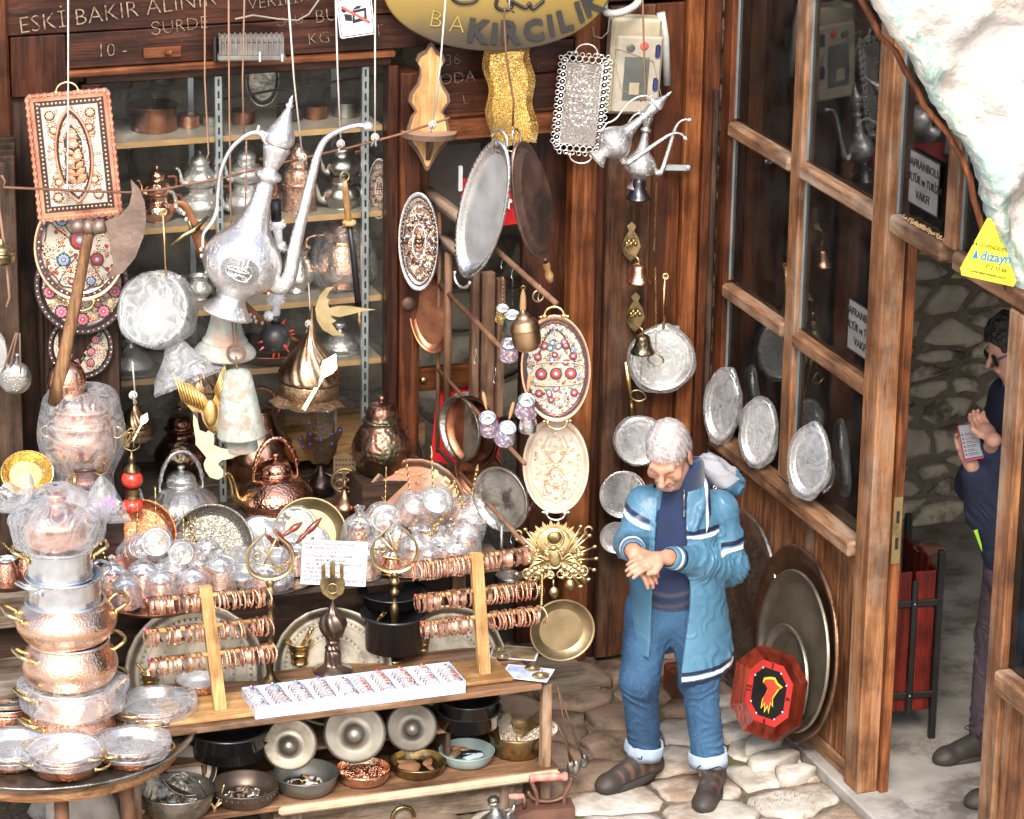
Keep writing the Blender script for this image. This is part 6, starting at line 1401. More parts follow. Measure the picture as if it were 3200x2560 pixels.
# left-edge pots
for i,(px,py,r,lab)in enumerate(((22,1812,36,'engraved copper coffee pot at the far left edge'),(82,1790,30,'engraved copper coffee pot second from the left edge'),(10,1745,30,'copper coffee pot behind at the left edge'))):M,k=OZ(px,py,ZC);cezve(lab,M,r*k,copper_e,'brass',200,False,'bare coffee pots at the left edge')
carrier('small tray rim under the bare coffee pots at the left edge',22,1820,95,copper_dark)
for i,(px,py,r,lab)in enumerate(((40,1640,46,'silver engraved coffee pot with black handle, left edge'),(12,1590,40,'silver coffee pot behind with ebony handle'),(118,1660,40,'silver coffee pot partly under the wrapped lidded pot'))):M,k=OZ(px,py,ZC+.10);cezve(lab,M,r*k,silver_e,'wood',-20+20*i,False,'silver coffee pots at the left edge',hl=2.6,tilt_h=5,hm=W_black)
crate=thing('display_step','low dark box raising the silver coffee pots','box');p=at(60,1640,Z=ZC+.1);bx('box',(p.x-.25,p.y-.05,ZC),(p.x+.12,p.y+.12,ZC+.098),W_shut('X'),crate)
M,k=OZ(72,1892,ZT+.18);t=pan('small straight silver lidded pot beside the aluminium pans',M,24*k,50*k,silver,None,True,hm=silver)
M,k=OZ(4,1900,ZT+.14,20);kettle('dark red enamelled teapot with silver spout at the left edge',M,52*k,plain('dark_red_enamel',(.20,.02,.02),.2,coat=.6),silver,side=1,handle=False)
bx('raised_plank',(-3.5,-1.2,ZT+.115),(-3.05,-.85,ZT+.138),W_grey('X'),tb)
for i,(px,py,r,lab)in enumerate(((20,2080,48,'wrapped copper pot low at the left edge'),(85,2070,44,'wrapped copper pot between the left edge and the pan tower'),(40,2000,42,'wrapped copper pot, upper one at the left edge'))):M,k=OZ(px,py,ZT+.01+.06*(i==2));cezve(lab,M,r*k,copper,'brass',30,True,'wrapped pots at the left edge',100+i)
# ---- round tray on a stool with the pan tower and dish stacks
ZR=.50
M,k=OZ(150,2295,ZR);RT=455*k
t=thing('stool','round wooden stool with rusty legs beneath the huge tray','stool',M)
MB(wood('stool_top_wood',(.45,.24,.11),(.30,.14,.06),'X',.6)).lathe([(0,-.06),(RT*.86,-.06),(RT*.90,-.05),(RT*.90,-.02),(RT*.88,-.012),(0,-.012)],56).obj('top',t)
for a in(-75,-28,90,180):MB(rust_wire).tube([(RT*.62*cos(R(a)),RT*.62*sin(R(a)),-.06),(RT*.68*cos(R(a)),RT*.68*sin(R(a)),-ZR+.0)],.028,8).obj('leg',t)
t=thing('huge_tray','huge round tinned tray carrying the pan tower and dish stacks','tray',M);MB(silver_old).lathe([(0,-.008),(RT*.93,-.008),(RT*.985,.018),(RT,.03),(RT*1.012,.03),(RT*1.0,.036),(RT*.985,.03),(RT*.92,.004),(0,.0)],72).obj('dish',t)
M0,k=OZ(228,2305,ZR+.001);z=0
def tower(label,prof,h,mats,r,handles=0,wrap=0,lin=True,seed=0,ang=10,hm=None,dx=0):
 global z
 t=thing('cooking_pot',label,'cooking pot',M0@T3(dx*k,0,z)@RZ(ang),'pots in the left tower')
 MB(mats[0]).lathe([(a*r*k,b*h)for a,b in smooth_prof(prof,3)],52).obj('body',t)
 e=prof[-1][0]*r*k
 MB(mats[1]).torus(e,.006,52,6,T3(0,0,h)).lathe([(e,h),(e*.95,h*.9),(e*.9,h*.5),(0,h*.48)],52).obj('tinned_lining',t)
 if handles:
  for sg in(0,180):
   hb=MB(hm or brass);hb.tube(sweep([(.30*r*k,0,0),(.34*r*k,-.028,.018),(.22*r*k,-.050,.028),(-.22*r*k,-.050,.028),(-.34*r*k,-.028,.018),(-.30*r*k,0,0)],4),.0075,8)
   for s2 in(-1,1):hb.ell((s2*.30*r*k,.002,-.006),(.016,.006,.016),8,6)
   hb.obj('handle',t,RZ(sg+(-62))@T3(0,-(r*k*handles),h*.72))
 if wrap:wrapmesh([(r*k*.8,-.0),(r*k*1.1,.01),(r*k*1.12,h*.6),(r*k*1.16,h*1.0),(r*k*.9,h*1.15)],40,wrap,None,FILM2,seed).obj('plastic_wrap',t)
 z+=h;return t
tower('engraved copper pot flaring down at the foot of the tower',[(0,0),(1.02,0),(1.03,.08),(.95,.5),(.86,.95),(.86,1)],.125,(copper_e,tin),140,.93)
tower('low hammered copper pan, second from the bottom of the tower',[(0,0),(.93,0),(.97,.1),(1.0,.9),(1.0,1)],.105,(copper_g,tin),137,1.0,.05,ang=4)
tower('bulging hammered copper pot, third from the bottom of the tower',[(0,0),(.75,0),(.94,.15),(1.03,.42),(.98,.68),(.86,.9),(.84,1)],.175,(copper_g,tin),144,.9,ang=0,dx=-4)
tower('wide squat hammered copper pot in the middle of the tower',[(0,0),(.68,0),(.88,.12),(1.02,.38),(1.03,.6),(.9,.85),(.80,.97),(.80,1)],.16,(copper_g,silver),150,.98,ang=-8,dx=-12)
tower('lower aluminium pot of the tower',[(0,0),(.95,0),(.98,.06),(1.0,.92),(1.04,1)],.10,(alu,alu),112,1.0,ang=12,hm=alu,dx=-14)
tower('upper aluminium pot of the tower with brass handles',[(0,0),(.95,0),(.98,.06),(1.0,.92),(1.04,1)],.115,(alu,alu),101,1.0,ang=-14,dx=-25)
t=tower('plastic-wrapped copper pot with lid crowning the tower',[(0,0),(.8,0),(.95,.1),(1.0,.4),(1.0,.9),(1.06,1)],.10,(copper_h,copper),98,0,0,dx=-32)
MB(copper).lathe([(r*k,.10+z_*k)for r,z_ in smooth_prof([(108,0),(106,8),(90,24),(60,40),(34,50),(26,60),(36,80),(38,88),(30,92),(0,90)],3)],44).obj('lid',t)
wrapmesh([(92*k,-.01),(118*k,.01),(128*k,.08),(134*k,.12),(112*k,.17),(70*k,.21),(40*k,.235),(.01,.24)],52,.14,None,FILM2,31).obj('plastic_wrap',t);wrapmesh([(.01,0),(.03,.02),(.06,.05),(.09,.12)],20,.3,T3(95*k,-.02,.13)@RY(60),FILM2,33).obj('plastic_wrap',t);wrapmesh([(.01,0),(.03,.02),(.06,.05),(.08,.10)],20,.3,T3(-80*k,.0,.16)@RY(-40),FILM2,34).obj('plastic_wrap',t)
for(px,py,n_,lab,az)in((488,2262,3,'stack at the right rim of the huge tray',60),(414,2372,2,'stack in front right on the huge tray',20),(205,2412,3,'stack at the front of the huge tray',-10),(45,2380,2,'stack at the front left of the huge tray',-30),(25,2235,4,'stack at the left, behind',0)):
 M,k2=OZ(px,py,ZR+.004,az)
 for j in range(n_):
  pan(['bottom','second','third','fourth'][j]+' copper egg dish of the '+lab,M@T3(random.uniform(-.006,.006),random.uniform(-.006,.006),.026*j+.004)@RX(random.uniform(-2,2)),110*k2,.042,copper_h,tin,True,.08 if j==n_-1 else None,'wrapped egg dishes on the huge tray',10+j+px,[70,100,60,85][j],'egg_dish','dish')
# under the stool
MB(plain('crumpled_cloth',(.50,.46,.42),.9,bmp=.01,bs=20)).lathe([(.02,.0),(.20,.0),(.17,.12),(.09,.22),(.03,.24)],26,Matrix.Translation(at(275,2555,Z=.02)),mod=lambda a,u,r:1+.25*sin(5*a+4*u)).obj('cloth_bundle',label='crumpled pale cloth bundle on the ground under the stool',category='cloth')
# ---- front table wares
grey_plain=plain('worn_grey_tray',(.36,.33,.27),.42,.9,c2=(.22,.20,.16),vs=7,dirt=(.15,.135,.11),ds=5)
lean('large engraved bronze-grey tray leaning at the left behind the bracelets',612,2108,222,grey_plain,Y=-.985,pitch=16,scal=.006,sn=90,flat=.86,group='engraved trays leaning on the front table')
lean('large engraved tray leaning behind the turned pedestal',1038,2085,188,grey_plain,Y=-.985,pitch=16,scal=.006,sn=90,flat=.86,group='engraved trays leaning on the front table')
lean('large engraved tray leaning behind the right bracelet stand',1405,2068,178,grey_plain,Y=-.985,pitch=16,scal=.006,sn=90,flat=.86,group='engraved trays leaning on the front table')
for o in[o for o in COL.objects if o.name.startswith('leaning_tray')and o.get('group')=='engraved trays leaning on the front table']:
 b=MB(o_black);r_=max(v.co.x for v in o.children[0].data.vertices)
 for q_,n_ in((.74,60),(.5,40)):
  for i in range(n_):a=2*pi*i/n_;petal(b,r_*q_*cos(a),r_*q_*sin(a),a,r_*.045,r_*.016,.0105,0)
 for q_ in(.79,.71,.55,.47):band(b,r_*q_,r_*q_,r_*.006,.0105,0)
 b.mats=[plain('niello_lines',(.12,.115,.10),.5)];b.obj('chased_pattern',o)
def black_pan_at(label,px,py,r,h,z):M,k=OZ(px,py,z);t=thing('black_pan',label,'baking pan',M,'black round baking pans');MB(black_pan).lathe([(0,0),(r*k,0),(r*k*1.01,h*.92),(r*k*1.16,h*.94),(r*k*1.17,h),(r*k*1.0,h*.99),(r*k*.97,h*.2),(0,h*.15)],48).obj('body',t);return t
black_pan_at('tall black round pan standing behind the big mortar',1232,2020,92,.15,.60);black_pan_at('black pan stacked on top of the tall one',1226,1880,92,.05,.752)
black_pan_at('black pan behind the arms of the left bracelet stand',590,1960,120,.12,ZT)
for i in range(2):black_pan_at(('lower','upper')[i]+' black pan on the sagging board below the left stand',715,2352-30*i,112,.07,.316+.07*i)
black_pan_at('black pan on the board below the right stand',1462,2262,92,.07,.316);black_pan_at('black pan stacked above, under the right stand',1465,2222,84,.06,.388)
lean('dark dull plate leaning below the huge tray',590,2400,88,plain('dull_dark_plate',(.16,.14,.12),.4,.8),Y=-1.20,flat=.8)
MS=(('medium brass mortar left of the turned pedestal',936,2072,44,brass,30,8,'pestle slanting right in the medium mortar'),('largest brass mortar, plain banded sides',1146,2038,54,plain('warm_brass',(.66,.43,.22),.22,1,c2=(.5,.3,.13)),34,8,'long heavy pestle in the largest mortar'),('small brass mortar right of the boxes',1322,2030,28,brass,-38,5,'thin pestle leaning left in the small mortar'),('small brass mortar by the foot of the left stand',466,2146,30,brass,-38,5,'thin pestle leaning left beside the left stand'),('brass mortar hidden behind the left stand arms',752,2092,42,brass,34,8,'pestle rising behind the left stand arms'))
for(lab,px,py,r,m_,tl,pr_,pl_)in MS:
 M,k=OZ(px,py,ZT);mortar(lab,M,r*k,m_);pestle(pl_,M@T3(-.25*r*k*(1 if tl>0 else-1),-.0,.55*r*k)@RY(tl*.95),r*k*2.5,r*k*.16,m_)
M,k=OZ(617,2165,ZT);t=bowl('scalloped silver-lined copper bowl on the left stand base',M,70*k,44*k,copper_e,silver_e,flat=.45)
# turned pedestal holding a brass fork with the card
M,k=OZ(1040,2096,ZT);t=thing('candle_pedestal','dark spiral-turned bronze pedestal holding a brass hand','pedestal',M)
br_=plain('bronze_pedestal',(.22,.16,.13),.34,.9,c2=(.12,.085,.07));MB(br_).lathe([(r*k,z_*k*1.08)for r,z_ in smooth_prof([(62,0),(60,6),(34,18),(26,26),(24,58),(20,64),(24,72),(18,82),(22,92),(20,100),(36,122),(42,142),(36,168),(16,186),(8,206),(6,222)],3)],96,None,0,lambda a,u,r:1+.07*sin(7*a+26*u)*(.08<u<.92)).obj('turned_stem',t)
hp_=T3(0,0,225*k*1.08);MB(brass_old).prism([(x*k,z_*k)for x,z_ in[(-6,0),(6,0),(32,20),(40,52),(34,66),(34,118),(22,118),(22,70),(8,70),(8,122),(-8,122),(-8,70),(-22,70),(-22,112),(-34,112),(-34,66),(-40,50),(-30,18)]],.005,hp_@T3(0,-.012,0)).obj('hand_fork',t)
MB(brass_old).torus(16*k,2*k,20,5,hp_@T3(0,-.016,36*k)@RX(90)).obj('medallion',t)
Mc,kc=PL(1044,1760,-16,6,3,Y=(M@hp_).translation.y-.0)
t=thing('printed_card','white laminated card listing copper bracelet benefits in Turkish','card',Mc);MB(white_m).box((-102*kc,-.0012,-72*kc),(102*kc,.0012,72*kc),None,0,.0008).obj('sheet',t)
red_ink=plain('red_ink',(.45,.03,.03),.6);ink=plain('dark_ink',(.02,.025,.06),.6)
for i,s_ in enumerate(('BAKIR BİLEZİĞİN İNSAN SAĞLIĞINA FAYDALARI','*EKLEM AĞRILARINI HAFİFLETİR','*VÜCUTTAKİ ŞİŞLİĞİ AZALTIR','*KALP VE BAĞIŞIKLIK SİSTEMİNİ GÜÇLENDİRİR','*VÜCUTTA MİNERAL EMİLİMİNİ SAĞLAR','*SİNİR SİSTEMİ VE BEYİN FONKSİYONLARINA İYİ GELİR','*YARALARI STERİLİZE EDER','(ANTİBAKTERİYEL ÖZELLİĞİNDEN DOLAYI)','*ANTİOKSİDAN OLARAK ÇALIŞIR','*ARTRİTİN NEDEN OLDUĞU AĞRI VE İLTİHABI HAFİFLETİR')):
 text(s_,.0155,t,T3(-94*kc,-.002,(60-13*i)*kc),red_ink if i in(0,7)else ink,.0002,'LEFT',sx=.56,off=.0003)
# tulip ring stands
def tulip(label,px,py,top,yaw=-14):
 M,k=OZ(px,py,ZT,yaw);H_=(py-top)*k*1.0;t=thing('brass_stand',label,'stand',M,'brass tulip ring stands');zr=H_-86*k
 MB(brass_old).lathe([(r*k,z_*zr)for r,z_ in smooth_prof([(34,0),(32,.02),(16,.06),(9,.14),(15,.30),(9,.42),(14,.58),(8,.68),(16,.76),(8,.82),(17,.88),(10,.93),(14,.96),(10,1.0)],3)],28).obj('turned_stem',t)
 mb=MB(brass_pale);ol=sweep([(-18,0,166),(-12,0,150),(-30,0,130),(-62,0,98),(-70,0,60),(-56,0,24),(-26,0,6),(0,0,2),(26,0,6),(56,0,24),(70,0,60),(62,0,98),(30,0,130),(12,0,150),(18,0,166)],4)
 mb.tube([(p.x*k,0,zr+p.z*k*1.05-4*k)for p in ol],[k*x for x in lerp_l([3,6,9,10,9,6,3],len(ol))],8,flat=.5)
 for a_,b_ in(((-40,110),(34,22)),((20,130),(-20,40)),((-56,52),(50,34)),((-20,128),(10,40))):mb.tube([(a_[0]*k,0,zr+a_[1]*k),(b_[0]*k,0,zr+b_[1]*k)],3*k,6)
 mb.torus(10*k,2.6*k,14,6,T3(-38*k,0,zr+74*k)@RX(90));mb.obj('tulip_ring',t)
tulip('brass tulip ring stand rising behind the left bracelet stand',846,2135,1700);tulip('brass tulip ring stand right of the printed card',1232,2062,1680)
# bracelet stands
cb=[plain('bracelet_copper_%d'%i,c,.25,1,c2=tuple(x*.75 for x in c),vs=60)for i,c in enumerate(((.85,.48,.33),(.74,.38,.25),(.90,.56,.38),(.60,.33,.24)))];cbe=engraved('bracelet_engraved',(.82,.47,.33),(.25,.10,.06),.28,160,amt=.7)
bang=[]
for w_ in(.0025,.004,.0055,.0085):
 me=MB(cb[0]);vs=[];n=26
 for i in range(n+1):
  a=R(-90+22+(316)*i/n)
  for(dr,dx)in((0,-w_),(0,w_),(-.0018,w_),(-.0018,-w_)):vs.append((dx,(.037+dr)*cos(a),(.037+dr)*sin(a)))
 fs=[(4*i+j,4*i+(j+1)%4,4*i+4+(j+1)%4,4*i+4+j)for i in range(n)for j in range(4)]+[(0,3,2,1),(4*n,4*n+1,4*n+2,4*n+3)]
 me.add(vs,fs);bang.append(me)
rb=MB(cb[0]);rope(rb,[(0,.036*cos(R(a)),.036*sin(R(a)))for a in range(-70,251,6)],.0042,14);bang.append(rb)
meshes=[]
ORD='none first second third fourth fifth sixth seventh eighth ninth tenth eleventh twelfth thirteenth fourteenth fifteenth sixteenth seventeenth eighteenth nineteenth twentieth twenty-first twenty-second twenty-third twenty-fourth twenty-fifth twenty-sixth twenty-seventh twenty-eighth twenty-ninth thirtieth thirty-first thirty-second thirty-third thirty-fourth'.split()
for i,b in enumerate(bang):
 for m_ in(cb+[cbe]):
  me=bpy.data.meshes.new('bracelet');me.from_pydata(b.v,[],b.f);me.materials.append(m_);me.polygons.foreach_set('use_smooth',[i==4]*len(b.f));me.update();meshes.append((i,me))
def stand(label,base,post_top,arms,boardx,names):
 pb=at(*base,Z=ZT+.02);M=Matrix.Translation(pb);t=thing('bracelet_stand',label,'display stand',M,'wooden bracelet stands');pt=at(*post_top,Y=pb.y+.03)
 d=pt-pb;L=d.length;q_=d.to_track_quat('Z','Y').to_matrix().to_4x4()@RZ(0)
 bx('base_board',(-boardx[0],-.07,-.02),(boardx[1],.15,-.002),W_pine('X'),t,bev=.005)
 dx,dz=d.x,d.z;mb=MB(W_pine('Z'));w_=.024;mb.add([(-w_,-.014,-.0),(w_,-.014,0),(w_,.014,0),(-w_,.014,0),(-w_+dx,-.014+.03,dz),(w_+dx,-.014+.03,dz),(w_+dx,.014+.03,dz),(-w_+dx,.014+.03,dz)],[(0,3,2,1),(4,5,6,7),(0,1,5,4),(1,2,6,5),(2,3,7,6),(3,0,4,7)],0,False);mb.obj('post',t)
 rr=random.Random(base[0])
 for ai,(a_,b_)in enumerate(arms):
  f=(base[1]-(a_[1]+b_[1])/2)/(base[1]-post_top[1]);yy0=pb.y+.03*f;p0=at(*a_,Y=yy0);p1=at(*b_,Y=yy0)
  MB(W_pine('X')).tube([M.inverted()@p0,M.inverted()@p1],.0095,8).obj('arm',t)
  MB(plain('pin_bead',(.6,.08,.45),.3)if base[0]<1000 else red_bead).ell(M.inverted()@(p0+Vector((-.004,-.004,.012))),.006,8,6).obj('end_bead',t)
  L=(p1-p0).length;n_=int(L/.0155);cnt=0;style=rr.choice((0,1))
  for i in range(n_):
   u=(i+.5+rr.uniform(-.25,.25))/n_;p=p0.lerp(p1,u)
   px_post=pb.x+dx*f
   if abs(p.x-px_post)<.034 or rr.random()<.06:continue
   side='left' if p.x<px_post else 'right'
   run=(4 if(side=='left')==(ai==0 and base[0]>1000)and rr.random()<.8 else rr.choice((0,1,1,2,2,3)))
   me=rr.choice([m_ for j,m_ in meshes if j==run])
   o=link('bracelet',me,None,Matrix.Translation(p+Vector((0,rr.uniform(-.002,.002),-.025)))@RZ(rr.gauss(0,9))@RX(rr.uniform(-14,14))@RY(rr.gauss(0,5)))
   cnt+=1;kd_=('narrow','plain','flat','broad','braided')[[j for j,m_ in meshes if m_==me][0]]
   o['label']='%s copper bracelet, %s from the left on the %s arm of the %s'%(kd_,ORD[cnt],['top','middle','lowest'][ai],names);o['category']='bracelet';o['group']='copper bracelets on the %s'%names
stand('pine bracelet stand at the left, leaning slightly',(688,2216),(640,1832),(((455,1876),(838,1846)),((455,1976),(850,1936)),((470,2068),(858,2020))),(.22,.13),'left bracelet stand')
stand('pine bracelet stand at the right, beside the bronze plate',(1513,2104),(1487,1730),(((1284,1768),(1655,1718)),((1300,1868),(1670,1825)),((1318,1952),(1696,1902))),(.19,.10),'right bracelet stand')
# white boxes of wire bracelets
bc_=at(799,2250,Z=ZT);bd_=at(1455,2166,Z=ZT);Wb=(bd_.x-bc_.x)/2;dep=.20;rr=random.Random(6);hB=.052
wire_me={}
for bi in range(2):
 M=Matrix.Translation((bc_.x+Wb*bi,bc_.y,ZT+.001))@RZ(math.degrees(math.atan2(bd_.y-bc_.y,bd_.x-bc_.x)));t=thing('jewellery_box',('left','right')[bi]+' open white tray box of wire bracelets with '+('pale and blue','red and coral')[bi]+' stones','box',M,'white jewellery boxes')
 mb=MB(plain('pale_blue_card',(.56,.63,.76),.5,c2=(.50,.57,.70)));w_=Wb-.001;th=.003
 mb.box((0,0,0),(w_,dep,.004)).box((0,0,.0041),(w_,th,hB)).box((0,dep-th,.0041),(w_,dep,hB)).box((0,th+.0001,.0041),(th,dep-th-.0001,hB)).box((w_-th,th+.0001,.0041),(w_,dep-th-.0001,hB));mb.obj('tray',t)
 fo=MB(plain('white_foam',(.60,.65,.76),.7));
 for j in range(8):y=.006+j*(dep-.012)/8;fo.box((th+.001,y,.0045),(w_-th-.001,y+(dep-.012)/8-.003,.034),None,0,.003)
 fo.obj('foam_insert',t)
 for c in range(5):
  for r_ in range(7):
   if rr.random()<.08:continue
   st_=rr.choice(((blue_bead,turq,brass_pale,silver,o_cream,silver)if bi==0 else(red_bead,plain('coral_stone',(.70,.16,.06),.3),turq,MATS['coral_stone'],cb[0],red_bead)))
   key=(st_.name,rr.randint(0,1))
   if key not in wire_me:
    b=MB(cb[1],st_);s2=.030+.002*key[1];b.tube([(s2*cos(R(a)),.0,s2*sin(R(a))*1.05)for a in range(0,181,12)],.0013,5);b.tube([(s2*cos(R(a)),.004,s2*sin(R(a))*1.0)for a in range(0,181,12)],.0011,5)
    b.ell((0,.002,s2*1.08),(.0065,.005,.0045),8,6,None,1);b.torus(.006,.0014,8,4,T3(0,.002,s2*1.02));o=b.obj('tmp');wire_me[key]=o.data;bpy.data.objects.remove(o)
   o=link('wire_bracelet',wire_me[key],None,M@T3(.031+c*(w_-.062)/4+rr.uniform(-.003,.003),.012+r_*(dep-.03)/6.3+.006*(c%2),.030)@RZ(rr.gauss(0,5)))
   o['category']='bracelet';o['group']='wire bracelets in the %s white box'%('left','right')[bi];o['label']='wire bracelet in row %s, column %s of the %s white box'%(['one','two','three','four','five','six','seven'][r_],['one','two','three','four','five'][c],('left','right')[bi])
# photo cards with tiny cymbals
for(px,py,lab,rot,cc)in((1612,2042,'glossy photo card showing brass pieces beside the right stand',-8,(.35,.26,.12)),(1652,2106,'blue and white photo card overhanging the table corner',-14,(.25,.35,.60))):
 M,k=OZ(px,py,ZT+.004 if cc[0]>.3 else ZT+.010);t=thing('photo_card',lab,'card',M@RZ(rot),'photo cards on the table corner');MB(white_m,plain('print_'+str(cc[0]),cc,.2,c2=(.12,.08,.06)if cc[0]>.3 else(.75,.74,.78),vs=14,coat=.5)).box((-.10,-.065,0),(.09,.07,.002)).box((-.092,-.058,.0021),(.082,.063,.0026),None,1).obj('sheet',t)
for i,(px,py,z_,r_)in enumerate(((1664,2088,.014,25),(1690,2110,.018,27),(1560,2030,.010,20),(1570,2052,.014,20))):
 M,k=OZ(px,py,ZT+z_);t=thing('finger_cymbal',['finger cymbal at the middle of the blue card','finger cymbal at the corner of the blue card','small finger cymbal on the brass photo card, rear','small finger cymbal on the brass photo card, front'][i],'cymbal',M,'little finger cymbals');MB(brass_pale).lathe([(r_*k,0),(r_*k*.9,.002),(r_*k*.5,.002),(r_*k*.42,.008),(.003,.012),(0,.012)],24).obj('disc',t);MB(MATS['leather_thong']).torus(.007,.0015,10,5,T3(0,0,.018)@RX(90)).obj('thong',t)
lean('plain olive-brown bronze plate propped at the table end',1757,1970,105,plain('olive_plate',(.32,.24,.13),.36,.85,c2=(.22,.16,.09)),Y=-1.15,yaw=-6,pitch=12,flat=.68,d=.016,rz=98)
# brass coat of arms ornament
M,k=PL(1733,1742,-20,8,-4,Y=-.92);t=thing('coat_of_arms','cast brass coat of arms with sunburst, crescent, flags and hanging medals','ornament',M)
mb=MB(brass_pale,brass_old);
for i in range(26):
 a=R(-6+i*192/25);petal(mb,12*k*cos(a)*.2,(24+12*sin(a)*.2)*k,a,(96 if i%2 else 84)*k,10*k,.0,0)
mb.ell((0,0,40*k),(58*k,.010,56*k),20,10).obj('sunburst',t)
mb=MB(brass_pale,brass_old);mb.torus(28*k,5*k,24,6,T3(2*k,-.014,62*k)@RX(90)@RZ(200),0,0,220).ell((2*k,-.012,64*k),(22*k,.008,20*k),16,8,None,1)
mb.ell((0,-.018,-2*k),(22*k,.008,30*k),18,10,None,1).torus(24*k,4*k,24,6,T3(0,-.018,-2*k)@RX(90)@SC(.9,1.25,1)).ell((-2*k,-.02,34*k),(14*k,.012,9*k));mb.obj('shield',t)
mb=MB(brass_pale)
for sg in(1,-1):
 for i in range(7):
  a=R(58-i*19);x0_,z0_=24*k,(-4-2*i)*k;L_=(118-4*i)*k;e_=(sg*(x0_+L_*cos(a)),-.010-.002*i,z0_+L_*sin(a));mb.tube([(sg*x0_,-.012,z0_),e_],[.006,.0045],6);mb.ell(e_,(.011,.006,.008),8,6)
 mb.torus(12*k,4*k,12,5,T3(sg*110*k,-.01,82*k)@RX(90),0,0,250);mb.tube([(sg*20*k,-.012,-10*k),(sg*104*k,-.012,78*k)],.007,6)
 for i in range(6):mb.ell((sg*(30+i*11)*k,-.016,(-30-8*(i%3))*k),(13*k,.010,10*k),10,6);mb.torus((11+i)*k,3.2*k,14,5,T3(sg*(16+i*14)*k,-.018,(-52+7*(i%2))*k)@RX(90))
 for i in range(5):mb.tube(sweep([(sg*(20+i*8)*k,-.02,-10*k),(sg*(45+i*9)*k,-.024,(12-10*i)*k),(sg*(66+i*8)*k,-.02,(-4-12*i)*k)],3),.0045,6)
rr=random.Random(8)
for i in range(60):x=rr.uniform(-92,92);z_=rr.uniform(-66,30);mb.ell((x*k,-.014,z_*k),(rr.uniform(5,13)*k,.009,rr.uniform(4,9)*k),8,5)
mb.obj('trophy_relief',t)
for i,(x,z_)in enumerate(((-88,-96),(-50,-104),(-8,-112),(44,-90),(88,-70))):
 MB(brass_pale).lathe([(0,.007),(13*k,.006),(15*k,0),(15*k,-.004)],20,T3(x*k,-.006,z_*k)@FRONT()@SC(1,1.3,1)).tube([(x*k,-.004,(z_+16)*k),(x*k*.95,-.004,(z_+42)*k)],.004,6).obj('medal',t)
# things behind the right stand under the coat of arms
M,k=OZ(1590,1855,ZT+.12);t=bowl('crumpled silver bowl half seen behind the right bracelet stand',M,44*k,60*k,silver_h)
cord('thin steel chain hanging from the rack behind the stand',[P_(1568,1640,-.9),P_(1566,1780,-.9)],.006,silver_old,name='chain',cat='chain')
M,k=PL(1692,1850,-20,0,0,Y=-1.0);t=thing('twisted_ladle','twisted gold ladle handle standing behind the right stand','ladle',M);h=MB(brass);rope(h,[(0,0,z_*k)for z_ in range(-60,61,4)],5*k,8);h.obj('handle',t)
# ---- lower shelf bowls and lids
def scraps(name,label,M,r,z0,n,mats,kinds,seed,s=1.,hh=.02):
 rr=random.Random(seed);mb=MB(*mats)
 for i in range(n):
  a=rr.uniform(0,6.28);q_=r*math.sqrt(rr.random());p=T3(q_*cos(a),q_*sin(a),z0+rr.uniform(0,hh)*(1-q_/r))@RZ(rr.uniform(0,360))@RX(rr.uniform(-60,60))@RY(rr.uniform(-60,60));kd=rr.choice(kinds);mi=rr.randrange(len(mats))
  if kd=='ring':mb.torus(.010*s,.0016*s,12,5,p@SC(1,1,1),mi)
  elif kd=='lump':mb.ell((0,0,0),(.016*s,.009*s,.006*s),7,5,p,mi,lambda a,t:1+.25*sin(3*a+t*2+i))
  elif kd=='rod':mb.tube([(-.022*s,0,0),(0,.004*s,.002),(.022*s,-.003,0)],[.004*s,.006*s,.003*s],6,p,mi)
  elif kd=='coin':mb.lathe([(0,.002),(.014*s,.002),(.014*s,0)],10,p,mi)
 o=mb.obj(name,None,M);o['label']=label;o['kind']='stuff';return o
st_b=plain('grey_blue_pebble',(.34,.42,.45),.7,c2=(.22,.27,.28));br_s=plain('brown_scrap',(.22,.16,.10),.6,.4);du=plain('dull_steel_scrap',(.45,.46,.46),.35,.9)
zS=ZL
